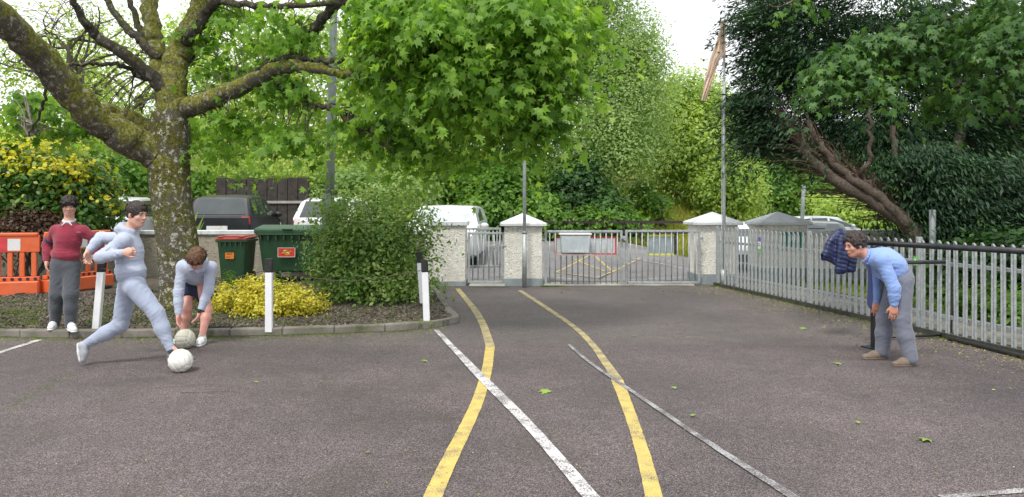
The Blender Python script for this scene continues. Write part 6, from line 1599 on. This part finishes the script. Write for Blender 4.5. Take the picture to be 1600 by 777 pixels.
def person(label, base, J, look):
    t = empty('person', base, label, 'person')
    allp = np.array([arr(v) for k, v in J.items() if k not in ('fwd', 'up') and not k.startswith('d_')]); lo, hi = allp.min(0) - .24, allp.max(0) + .24
    hs = look.get('hs', 1.0)
    # --- body: one continuous surface
    f = Field(lo, hi, .0086)
    torso_prims(f, J, 0, look.get('fat', 0))
    hc = arr(J['head']); F_, U, R_ = head_frame(J['fwd'], J['up'])
    head(f, hc, J['fwd'], J['up'], hs)
    f.cone(arr(J['neck']) - nrmz(arr(J['neck']) - arr(J['chest'])) * .02, hc - U * .045 - F_ * .02, .060, .052, .04)
    for q in 'lr':
        limb_chain(f, [J['sh' + q], J['el' + q], J['wr' + q]], [.048, .038, .027], .03)
        limb_chain(f, [J['hi' + q], J['kn' + q]], [.082, .056], .05)
        kn, an = arr(J['kn' + q]), arr(J['an' + q]); dv = nrmz(an - kn)
        cb = kn + (an - kn) * .32; f.cone(kn, cb, .053, .054, .03); f.cone(cb, an, .054, .034, .03)
        toe = arr(J['toe' + q]); f.cone(an, an + (toe - an) * .30, .033, .020, .03)
        hd = J.get('hand' + q); 
        hand(f, J['wr' + q], look['d_hand' + q], look['n_hand' + q], look.get('curl' + q, .35), look.get('handsc', 1.0), look.get('ts' + q, 1))
    body = f.build('body', look['skin'], t)
    face_details(t, hc, J['fwd'], J['up'], hs, look['hairm'])
    hair(t, hc, J['fwd'], J['up'], hs, look['hairm'], look['hair'], look.get('seed', 1))
    # --- trousers / shorts
    f = Field(lo, hi, .0098); ge = look.get('leg_ease', .016)
    pel = arr(J['pel']); chest = arr(J['chest']); u2 = nrmz(chest - pel); s2 = nrmz(arr(J['hir']) - arr(J['hil'])); W = np.linalg.norm(arr(J['shr']) - arr(J['shl'])) / 2
    B2 = np.stack([s2, nrmz(np.cross(u2, s2)), u2], 1)
    f.ell(pel, (W * .82 + ge, .112 + ge + look.get('fat', 0), look.get('seat', .14) + ge), B2, .05)
    f.cone(pel, pel + u2 * .12, .10 + ge, .10 + ge, .04)
    for q in 'lr':
        hi_, kn, an = arr(J['hi' + q]), arr(J['kn' + q]), arr(J['an' + q])
        if look.get('shorts'):
            e = hi_ + (kn - hi_) * .62; f.cone(hi_, e, .098, .090, .05); dv = nrmz(kn - hi_); 
            f.plane(hi_ + (kn - hi_) * .62, dv, .006)
        else:
            f.cone(hi_, kn, .096 + ge * .5, .064 + ge, .05); an2 = an + nrmz(an - kn) * look.get('leg_over', .0)
            f.cone(kn, kn + (an2 - kn) * .45, .064 + ge, .058 + ge * 1.1, .03); f.cone(kn + (an2 - kn) * .45, an2, .058 + ge * 1.1, look.get('hem_r', .046), .03)
    f.plane(pel + u2 * look.get('waist', .12), u2, .008)
    f.folds(look.get('leg_fold', .0045) * .22, 22, look.get('seed', 1) + 11)
    sd_ = look.get('seed', 1) * 10
    for i_, q in enumerate('lr'):
        hi_, kn, an = arr(J['hi' + q]), arr(J['kn' + q]), arr(J['an' + q])
        if not look.get('shorts'):
            f.creases(kn, an - hi_, .13, .038, .0065, sd_ + i_, 1.1); f.creases(an + (kn - an) * .22, an - kn, .11, .032, .007, sd_ + 2 + i_, .9)
            f.creases(hi_ + (kn - hi_) * .5, np.cross(kn - hi_, (0, 1, 0)) + (kn - hi_) * .6, .15, .05, .006, sd_ + 6 + i_, .7)
        f.creases(hi_, (kn - hi_) * .8 + np.array([0, 0, .2]), .13, .036, .008, sd_ + 4 + i_, 1.0)
    tr = f.build('shorts' if look.get('shorts') else 'trousers', look['legm'], t)
    if look.get('cuffs'):
        for q in 'lr':
            kn, an = arr(J['kn' + q]), arr(J['an' + q]); dv = nrmz(an - kn); g = Field(an - .12, an + .12, .006); g.cone(an - dv * .035, an + dv * .012, .046, .041, .01); g.plane(an + dv * .03, dv, .004); g.build('cuff', look['legm'], tr)
    # --- top
    f = Field(lo, hi, .0098); ge = look.get('top_ease', .02)
    torso_prims(f, J, ge, look.get('fat', 0))
    hem = look.get('hem', -.10); 
    if look.get('hem_blouse'):     # fabric gathers over the waistband
        f.ell(pel + u2 * (hem + .07), (W * .84 + ge * 1.4 + look.get('blouse', .008), .128 + ge + look.get('blouse', .008) + look.get('fat', 0), .085), B2, .04)
    f.plane(pel + u2 * hem, -u2, .008, within=(pel - .26, pel + .26))
    for q in 'lr':
        sh, el, wr = arr(J['sh' + q]), arr(J['el' + q]), arr(J['wr' + q]); se = look.get('sleeve', .016)
        f.cone(sh, el, .058 + se, .045 + se, .035); m_ = el + (wr - el) * .45; e_ = el + (wr - el) * look.get('sl_len', .90)
        f.cone(el, m_, .046 + se, .042 + se, .03); f.cone(m_, e_, .042 + se, .034 + se * .5, .02)
    up = nrmz(arr(J['neck']) - chest)
    if look.get('hood'):
        nb = arr(J['neck']) - F_ * .02
        back = -nrmz(np.cross(B2[:, 0], up)) if False else -B2[:, 1]
        bk = nrmz(arr(J['neck']) - hc) * .0 - F_ * 1.0; bk = nrmz(bk - up * np.dot(bk, up))
        f.ell(arr(J['neck']) + bk * .075 + up * .015, (.10, .075, .06), np.stack([R_, bk, np.cross(R_, bk)], 1), .03)
        for a in np.linspace(-2.3, 2.3, 11):       # thick hood edge round the neck
            v0 = bk * math.cos(a) + np.cross(up, bk) * math.sin(a); v1 = bk * math.cos(a + .46) + np.cross(up, bk) * math.sin(a + .46)
            f.cone(arr(J['neck']) + v0 * .078 + up * (.03 + .03 * math.cos(a)), arr(J['neck']) + v1 * .078 + up * (.03 + .03 * math.cos(a + .46)), .028, .028, .02)
    else:
        f.plane(arr(J['neck']) + up * .022, up, .01, within=(arr(J['neck']) - .1, arr(J['neck']) + .14))
    f.folds(look.get('top_fold', .005) * .22, 24, look.get('seed', 1) + 23)
    for i_, q in enumerate('lr'):
        sh, el, wr = arr(J['sh' + q]), arr(J['el' + q]), arr(J['wr' + q])
        f.creases(el, wr - sh, .11, .028, .009, sd_ + 30 + i_, .9); f.creases(wr + (el - wr) * .25, wr - el, .09, .024, .008, sd_ + 32 + i_, .6)
        f.creases(sh + (el - sh) * .25 + (pel - sh) * .12, (el - sh) * .6 + (pel - chest) * -.5, .13, .036, .008, sd_ + 34 + i_, .8)
        f.creases(sh + (el - sh) * .6, el - sh, .10, .034, .005, sd_ + 36 + i_, 1.0)
    f.creases(pel + u2 * (hem + .14), u2, .17, .040, .009, sd_ + 40, .8); f.creases(chest + (pel - chest) * .5, u2 + s2 * .5, .17, .055, .006, sd_ + 41, .9)
    top = f.build(look['top'], look['topm'], t)
    if look.get('rib'):
        g = Field(pel - .30, pel + .30, .0075); g.ell(pel + u2 * (hem + .03), (W * .82 + ge * 1.1 + .006, .122 + ge + .006, .12), B2, .01)
        g.plane(pel + u2 * (hem + .035), u2, .006); g.plane(pel + u2 * (hem - .03), -u2, .006); g.build('waist_rib', look['rib'], top)
    for q in 'lr':
        el, wr = arr(J['el' + q]), arr(J['wr' + q]); dv = nrmz(wr - el); e_ = el + (wr - el) * look.get('sl_len', .90)
        g = Field(e_ - .1, e_ + .1, .006); g.cone(e_ - dv * .035, e_ + dv * .012, .040, .036, .01); g.plane(e_ + dv * .022, dv, .004); g.build('cuff', look.get('cuffm', look['topm']), top)
    return t, body, top, tr

heather = fabric('heather_grey_fleece', (.42, .465, .58), (.35, .39, .49), 500)
heather2 = fabric('pale_grey_fleece', (.36, .405, .52), (.30, .34, .44), 500)
heather_rib = fabric('grey_rib_knit', (.31, .35, .44), (.26, .29, .37), 300)
# ---------- boy in maroon jumper, standing on the kerb, leaning on the post
def boy_standing():
    D = 9.42
    def p(x, y, d=0): return P(x, y, D + d)
    k = FPX / D
    J = dict(head=p(108, 322, -.02), fwd=(.42, -.85, -.30), up=(.12, -.28, 1), neck=p(108, 349, .02), chest=p(106, 374, .03), pel=p(102, 411, .03),
             shl=p(88, 361, .03), shr=p(129, 361, .03), ell=p(73.5, 382, .06), wrl=p(73, 410, -.04), elr=p(156, 379, .10), wrr=p(144, 399, -.02),
             hil=p(93, 416, .03), hir=p(112, 416, .03), knl=p(89, 460, -.04), knr=p(111, 461, -.07), anl=p(86, 501, .06), anr=p(110, 506, -.04), toel=p(78, 516, -.08), toer=p(115, 521, -.26))
    look = dict(skin=MT['skin_pale'], hairm=MT['hair_black'], hair='mop', top='jumper', topm=fabric('maroon_knit', (.27, .035, .06), (.21, .028, .048), 380), legm=fabric('grey_school_trousers', (.085, .092, .105), (.065, .072, .085), 500),
                d_handl=(.05, -.1, -1), n_handl=(.8, .3, 0), curll=.5, tsl=-1, d_handr=(-.5, -.3, -.8), n_handr=(-.3, -.5, -.6), curlr=.6, handsc=.95, hs=.95, leg_ease=.019, hem_r=.062, leg_over=.01, cuffs=False, waist=.085,
                hem=.035, hem_blouse=True, blouse=.020, fat=-.008, top_ease=.012, sleeve=.009, leg_fold=.005, top_fold=.004, seed=3, cuffm=fabric('maroon_rib', (.22, .028, .05)))
    t, body, top, tr = person('boy in maroon jumper and grey trousers standing on the kerb, hand on the white post', G(100, 521), J, look)
    # pale collar of the shirt under the jumper
    nk = arr(J['neck']); g = Field(nk - .16, nk + .16, .006)
    F_, U, R_ = head_frame((.25, -1, -.05), (0, 0, 1))
    for a in np.linspace(-PI, PI, 15)[:-1]:
        v0 = F_ * math.cos(a) + R_ * math.sin(a); v1 = F_ * math.cos(a + .45) + R_ * math.sin(a + .45)
        g.cone(nk + v0 * .062 + U * (.034 - .018 * math.cos(a)), nk + v1 * .062 + U * (.034 - .018 * math.cos(a + .45)), .014, .014, .008)
    for q in (-1, 1): g.cone(nk + F_ * .068 + R_ * q * .016 + U * .02, nk + F_ * .088 + R_ * q * .055 - U * .022, .013, .007, .01)
    g.build('collar', fabric('pale_shirt_cotton', (.55, .57, .62)), t)
    # dark bands above the elbows, small crest stitching on the chest
    for sx, e0, e1 in (('l', .62, .80), ('r', .55, .75)):
        a, b = arr(J['sh' + sx]), arr(J['el' + sx]); g = Field(np.minimum(a, b) - .12, np.maximum(a, b) + .12, .007); g.cone(a + (b - a) * .0, b, .0755, .0615, .01)
        dv = nrmz(b - a); g.plane(a + (b - a) * e1, dv, .004); g.plane(a + (b - a) * e0, -dv, .004); g.build('arm_band', fabric('navy_knit', (.05, .04, .075)), top)
    c = p(122, 363, -.135)
    for i in range(5): MB().box((c.x - .022 + i * .011, c.y + .01, c.z + (.0015 if i % 2 else 0)), (.007, .004, .009)).build('stitched_mark', fabric('grey_thread', (.35, .25, .28)), top)
    up = (0, 0, 1)
    a = arr(J['anl']); b = arr(J['anr'])
    z0 = KZ + .006
    wsh = M('white_trainer', (.66, .67, .70), (.76, .77, .79), 30, .5, dirt=(.5, .5, .52), dscale=20, dpos=(.5, .6)); wsole = M('white_sole', (.6, .6, .6), (.72, .72, .72), 20, .6)
    def sh(px, D1, px2, D2, z): return ((X(px, D1), D1, z), (X(px2, D2), D2, z), up)
    shoes(t, [sh(86, 9.53, 77.5, 9.27, z0), sh(108, 9.42, 117, 9.13, z0)], wsh, wsole, True, M('grey_lace', (.3, .32, .36), (.4, .42, .46), 30, .8))
boy_standing()

# ---------- boy running at the ball
def kicker():
    D = 7.62
    def p(x, y, d=0): return P(x, y, D + d)
    J = dict(head=p(214, 336, .0), fwd=(.93, -.34, -.16), up=(.18, -.04, 1), neck=p(202, 362, .02), chest=p(201, 391, .02), pel=p(206, 440, .02),
             shl=p(202, 373, .17), shr=p(192, 377, -.15), ell=p(158, 371, .26), wrl=p(139, 392, .12), elr=p(157, 402, -.24), wrr=p(193, 395, -.26),
             hil=p(200, 449, .10), hir=p(211, 449, -.08), knl=p(188, 508, .13), knr=p(244, 489, -.10), anl=p(134, 538, .08), anr=p(266, 544, -.12), toel=p(124, 566, .05), toer=p(296, 553, -.12))
    # left leg trails (far side), right leg swings to the ball (near side)
    look = dict(skin=MT['skin_pale'], hairm=MT['hair_dark'], hair='short', top='hoodie', topm=heather, legm=heather2,
                d_handl=(-.05, -.3, -1), n_handl=(.8, -.3, -.1), curll=.45, tsl=1, d_handr=(1, -.1, .25), n_handr=(.1, 1, -.2), curlr=1.5, tsr=-1, hs=1.03,
                fat=-.010, leg_ease=.012, hem_r=.044, leg_over=-.01, cuffs=True, waist=.12, hem=.035, hem_blouse=True, blouse=.014, rib=heather_rib, hood=True, top_ease=.010, sleeve=.010, leg_fold=.005, top_fold=.005, seed=8, sl_len=.93)
    t, body, top, tr = person('teenage boy in light grey hooded tracksuit striding to kick the nearer ball', G(205, 573), J, look)
    up1 = nrmz((-.9, 0, .35)); gs = M('grey_trainer', (.26, .28, .31), (.36, .38, .41), 12, .6, dirt=(.18, .19, .21), dscale=14); ws = M('pale_sole', (.5, .5, .52), (.62, .62, .63), 20, .6); lc = M('dark_lace', (.1, .11, .12), (.14, .15, .16), 30, .8)
    an = arr(J['anl']); toe = arr(G(130, 574, .02)); toe[1] = 7.66
    heel = an + np.array([-.075, 0, .02]); shoes(t, [(tuple(heel), (an[0] + .0 - .025, 7.66, .022), (1, 0, .10))], gs, ws, True, lc)
    an = arr(J['anr']); shoes(t, [((an[0] - .035, an[1], an[2] - .105), (an[0] + .25, an[1] + .01, an[2] - .135), (.1, 0, 1))], M('brown_grey_trainer', (.13, .12, .115), (.2, .18, .17), 12, .6), M('tan_sole', (.33, .29, .23), (.4, .36, .3), 20, .6), True, lc)
    # socks
    for q, c in (('l', (.12, .13, .19)), ('r', (.05, .055, .08))):
        a = arr(J['an' + q]); kn = arr(J['kn' + q]); dv = nrmz(a - kn); g = Field(a - .13, a + .13, .007); g.cone(a - dv * .04, a + dv * .035, .042, .04, .01); g.build('sock', fabric('dark_sock', c), t)
    # chest pocket seam, sleeve mark
    s = arr(J['shr']) * .45 + arr(J['elr']) * .55; m = MB()
    for i in range(4): m.box((s[0] + .012 * i, s[1] - .083, s[2] + .008 * i), (.008, .004, .012))
    m.build('sleeve_mark', fabric('blue_grey_print', (.25, .29, .42)), top)
kicker()

# ---------- boy bending to pick up the second ball
def bender():
    D = 8.9
    def p(x, y, d=0): return P(x, y, D + d)
    J = dict(head=p(307, 405, -.30), fwd=(-.28, -.62, -.78), up=(.05, -.86, .50), neck=p(307, 415, -.13), chest=p(307, 424, .06), pel=p(304, 434, .32),
             shl=p(286, 417, -.04), shr=p(329, 418, -.04), ell=p(279, 456, -.10), wrl=p(279, 492, -.16), elr=p(326, 454, -.06), wrr=p(313, 487, -.14),
             hil=p(295, 440, .30), hir=p(314, 440, .30), knl=p(292, 482, .10), knr=p(324, 484, .10), anl=p(286, 524, .16), anr=p(316, 526, -.02), toel=p(284, 534, -.02), toer=p(318, 537, -.18))
    look = dict(skin=MT['skin_pink'], hairm=MT['hair_brown'], hair='fringe', top='hoodie', topm=heather, legm=fabric('navy_shorts', (.025, .03, .06), (.018, .022, .045), 500),
                d_handl=(.0, -.15, -1), n_handl=(.9, -.1, .1), curll=.30, tsl=-1, d_handr=(-.35, -.15, -1), n_handr=(-.9, -.1, .2), curlr=.35, tsr=1, hs=1.0, shorts=True, waist=.12,
                hem=-.0, hood=True, top_ease=.012, sleeve=.010, top_fold=.0055, seed=14, sl_len=.92, spread=.2)
    t, body, top, tr = person('boy in light grey hoodie and navy shorts bending down over the second ball', G(302, 540), J, look)
    # watch on the right wrist
    w = arr(J['wrr']); e = arr(J['elr']); dv = nrmz(w - e); c = w - dv * .012
    m = MB(); u = nrmz(np.cross(dv, (0, 1, 0))); v = np.cross(dv, u)
    pts = [tuple(c + (u * math.cos(a) + v * math.sin(a)) * .036) for a in np.linspace(0, 2 * PI, 17)]; m.tube(pts, .010, 6); m.box(c - np.array([0, .04, 0]), (.036, .012, .04)); m.build('watch', MT['black_rubber'], t, smooth=True)
    for q in 'lr':
        a = arr(J['an' + q]); g = Field(a - .12, a + .12, .007); g.cone(a + np.array([0, 0, .0]), a - np.array([0, 0, .04]), .043, .04, .01); g.build('sock', fabric('white_sock', (.5, .52, .56)), t)
    al, ar_ = arr(J['anl']), arr(J['anr']); wsh = M('white_running_shoe', (.62, .63, .65), (.74, .75, .77), 26, .5, dirt=(.3, .32, .35), dscale=22, dpos=(.52, .6)); wso = M('white_running_sole', (.62, .62, .62), (.7, .7, .7), 20, .6)
    shoes(t, [((al[0], al[1] + .05, .012), (al[0] - .02, al[1] - .20, .012), (0, 0, 1)), ((ar_[0], ar_[1] + .05, .012), (ar_[0] + .03, ar_[1] - .21, .012), (0, 0, 1))], wsh, wso, True, M('dark_grey_lace', (.12, .13, .15), (.16, .17, .19), 30, .8))
bender()

# ---------- man in blue shirt leaning on his knees
def man():
    D = 7.85
    def p(x, y, d=0): return P(x, y, D + d)
    J = dict(head=p(1336, 384, .06), fwd=(-.98, -.16, -.20), up=(-.24, -.05, 1), neck=p(1357, 401, .04), chest=p(1381, 409, .04), pel=p(1402, 431, .04),
             shl=p(1378, 407, -.15), shr=p(1368, 412, .22), ell=p(1397, 450, -.21), wrl=p(1397, 477, -.20), elr=p(1366, 452, .24), wrr=p(1369, 472, .20),
             hil=p(1410, 442, -.08), hir=p(1402, 443, .12), knl=p(1408, 498, -.14), knr=p(1383, 498, .14), anl=p(1421, 553, -.19), anr=p(1379, 542, .16), toel=p(1400, 568, -.20), toer=p(1356, 555, .16))
    look = dict(skin=MT['skin_man'], hairm=MT['hair_curly'], hair='curly', top='shirt', topm=fabric('pale_blue_cotton', (.25, .37, .70), (.20, .31, .60), 700, .8), legm=fabric('grey_wool_trousers', (.165, .175, .22), (.13, .14, .18), 600, .85),
                d_handl=(-.05, -.05, -1), n_handl=(.2, .9, 0), curll=.25, tsl=-1, d_handr=(-.1, -.1, -1), n_handr=(.3, .9, 0), curlr=.35, tsr=1, hs=1.02, fat=.005,
                leg_ease=.020, hem_r=.070, leg_over=.045, waist=.135, hem=.03, seat=.10, blouse=-.004, top_ease=.016, sleeve=.014, leg_fold=.0055, top_fold=.006, seed=21, sl_len=.93, hem_blouse=True)
    t, body, top, tr = person('curly-haired man in blue shirt and tie leaning with his hands on his knees', G(1398, 567), J, look)
    nk = arr(J['neck']); u = nrmz(arr(J['head']) - nk); dwn = nrmz((-.35, -.05, -.9))
    # collar ring
    up = nrmz(nk - arr(J['chest'])); a1 = nrmz(np.cross(up, (0, 1, 0))); a2 = np.cross(up, a1); g = Field(nk - .16, nk + .16, .006)
    for a in np.linspace(0, 2 * PI, 15)[:-1]:
        v0 = a1 * math.cos(a) + a2 * math.sin(a); v1 = a1 * math.cos(a + .45) + a2 * math.sin(a + .45); g.cone(nk + v0 * .064 + up * .035, nk + v1 * .064 + up * .035, .014, .014, .008)
    fr = -a1 if a1[2] > 0 else a1
    for q in (-1, 1): g.cone(nk + fr * .066 + up * .03 + a2 * q * .02, nk + fr * .085 - up * .015 + a2 * q * .05, .013, .006, .01)
    g.build('collar', look['topm'], top)
    # navy tie hanging straight down
    k0 = nk + fr * .082 + up * .012; V = []
    tw = [(0, .020, .014), (.03, .017, .012), (.06, .024, .007), (.20, .034, .006), (.36, .040, .006), (.41, .036, .006), (.45, .004, .004)]
    x0, y0, z0 = k0; F = []
    for s, w, th in tw:
        z = z0 - s; xx = X(1353.5, 7.9) + .012 * math.sin(s * 6) if s > .05 else x0 + (X(1353.5, 7.9) - x0) * s / .05
        for sx, sy in ((-1, -1), (1, -1), (1, 1), (-1, 1)): V.append((xx + sx * w * .9, y0 - .05 + sy * th + sx * w * .35, z))
    for i in range(len(tw) - 1):
        for k in range(4): a = i * 4 + k; b = i * 4 + (k + 1) % 4; F.append((a, b, b + 4, a + 4))
    m = MB(); m.add(V, F + [(3, 2, 1, 0), (24, 25, 26, 27)]); m.build('tie', fabric('navy_tie_silk', (.045, .06, .17), (.035, .045, .13), 200, .5), t, smooth=False)
    # belt
    pel, ch = arr(J['pel']), arr(J['chest']); u2 = nrmz(ch - pel); s2 = nrmz(arr(J['hir']) - arr(J['hil'])); W = np.linalg.norm(arr(J['shr']) - arr(J['shl'])) / 2
    g = Field(pel - .26, pel + .26, .008); g.ell(pel, (W * .82 + .042, .112 + .044, .165), np.stack([s2, nrmz(np.cross(u2, s2)), u2], 1), .01); g.plane(pel + u2 * .145, u2, .004); g.plane(pel + u2 * .110, -u2, .004); g.build('belt', M('dark_belt', (.03, .025, .025), (.05, .04, .04), 9, .5), tr)
    br = M('brown_suede', (.15, .11, .085), (.21, .16, .125), 16, .9, bump=.3, bscale=200); so = M('tan_shoe_sole', (.10, .075, .055), (.15, .11, .08), 20, .7)
    al, ar_ = arr(J['anl']), arr(J['anr'])
    shoes(t, [((X(1430, 7.66), 7.66, .006), (X(1391, 7.66), 7.63, .006), (0, 0, 1)), ((X(1387, 8.02), 8.02, .006), (X(1344, 8.02), 8.0, .006), (0, 0, 1))], br, so, True, M('brown_lace', (.08, .055, .04), (.1, .07, .05), 30, .8), ext=-.005)
man()

# ---------- padded navy coat hung over the end of the barrier arm
def coat():
    D = 9.2; t = empty('padded_coat', P(1312, 372, D), 'navy quilted puffer coat hung over the left end of the black barrier arm', 'coat')
    nav = M('navy_nylon', (.013, .019, .062), (.022, .032, .10), 12, .42, bump=.5, bscale=30, bdist=.01, spec=.5)
    def p(x, y, d=0): return P(x, y, D + d)
    f = Field(arr(p(1280, 440, 0)) - np.array([0, .35, 0]), arr(p(1350, 350, 0)) + np.array([0, .35, 0]), .0085)
    def fall(path, w, th=.032):
        path = bez([Vector(tuple(arr(q))) for q in path], 5)
        for i, c in enumerate(path[:-1]):
            c = arr(c); dv = nrmz(arr(path[i + 1]) - c); sd = nrmz(np.cross(dv, (0, 1, 0))); ww = w[0] + (w[1] - w[0]) * i / (len(path) - 1)
            f.cone(c - sd * ww, c + sd * ww, th, th, .02); f.cone(c - sd * ww, arr(path[i + 1]) - sd * ww, th, th, .02); f.cone(c + sd * ww, arr(path[i + 1]) + sd * ww, th, th, .02)
    fall([p(1320, 372, -.03), p(1308, 382, -.07), p(1301, 396, -.08), p(1296, 407, -.07)], (.095, .075))       # body, front fall
    fall([p(1322, 372, .06), p(1318, 392, .09), p(1314, 408, .09)], (.10, .08))                                 # body, back fall
    fall([p(1319, 372, -.11), p(1316, 398, -.13), p(1314, 424, -.12)], (.040, .026), .036)                      # sleeve
    fall([p(1330, 374, -.04), p(1330, 398, -.07), p(1329, 422, -.07)], (.030, .022), .036)                      # other sleeve
    f.cone(p(1310, 371, -.0), p(1334, 369, -.0), .055, .05, .02)
    sl, q_ = f._box(f.lo, f.lo + f.n * f.res); u_ = q_[..., 2] + .38 * q_[..., 0]
    u_ = u_ + .006 * np.sin(q_[..., 0] * 38) + .004 * np.sin(q_[..., 1] * 60 + q_[..., 2] * 20); f.d += (.0062 * (1 - np.abs(np.sin(u_ * PI / .050))) ** 2).astype(np.float32)
    f.folds(.003, 26, 5); f.build('coat_shell', nav, t)
    m = MB(); m.tube([p(1297, 380, -.10), p(1297, 398, -.12), p(1302, 412, -.11)], .005, 5); m.build('zip', MT['black_rubber'], t)
    m = MB(); m.box(tuple(p(1309, 400, -.115)), (.03, .006, .03)); m.build('logo_patch', fabric('blue_patch', (.12, .2, .42)), t)
coat()

# ---------- footballs
def ball(label, c, r, dirty, seed):
    c = arr(c); t = empty('football', (c[0], c[1], c[2] - r), label, 'ball')
    n = 60; V = []; F = []
    # cube-sphere with three-strip panels: seams pressed in
    faces = [((1, 0, 0), (0, 1, 0), (0, 0, 1)), ((-1, 0, 0), (0, 0, 1), (0, 1, 0)), ((0, 1, 0), (0, 0, 1), (1, 0, 0)), ((0, -1, 0), (1, 0, 0), (0, 0, 1)), ((0, 0, 1), (1, 0, 0), (0, 1, 0)), ((0, 0, -1), (0, 1, 0), (1, 0, 0))]
    rot = np.array(Matrix.Rotation(.5 + seed, 3, 'X') @ Matrix.Rotation(.7 + seed * 1.3, 3, 'Z'))
    mt = M('ball_leather_%d' % seed, dirty[0], dirty[1], 30, .55, bump=.2, bscale=200, bdist=.001, dirt=dirty[2], dscale=16, dpos=(.45, .7))
    for w, u, v in faces:
        w, u, v = (np.array(q, float) for q in (w, u, v))
        for s in range(3):       # three strips per face, each a panel
            P0 = []; nu, nv = 14, 5; e = .035
            for i in range(nu + 1):
                for j in range(nv + 1):
                    a = -1 + 2 * i / nu; b = -1 + 2 * (s + j / nv) / 3
                    q = w + u * math.tan(a * PI / 4) + v * math.tan(b * PI / 4); q /= np.linalg.norm(q)
                    edge = min(i, nu - i, 2) * 1.0; edge2 = min(j, nv - j, 1)
                    rr = r * (1 if (edge > 0 and edge2 > 0) else .962); P0.append(tuple(c + rot @ q * rr))
            F0 = [(i * (nv + 1) + j, (i + 1) * (nv + 1) + j, (i + 1) * (nv + 1) + j + 1, i * (nv + 1) + j + 1) for i in range(nu) for j in range(nv)]
            m = MB(); m.add(P0, F0); o = m.build('panel', mt, t, smooth=True)
            o.data.update()
    m = MB(); m.ball(c, r * .972, 24, 16); m.build('seams', M('ball_seam_%d' % seed, tuple(x * .45 for x in dirty[0]), None, 9, .8), t, smooth=True)
b1 = G(282, 582); ball('white football nearest the camera at the running boy\'s foot', (b1.x, b1.y, .112), .113, ((.70, .69, .65), (.80, .79, .75), (.58, .55, .48)), 1)
b2 = G(289, 545); ball('scuffed yellowish football between the bending boy\'s hands', (b2.x, b2.y, .110), .111, ((.52, .50, .41), (.64, .62, .53), (.40, .38, .30)), 2)
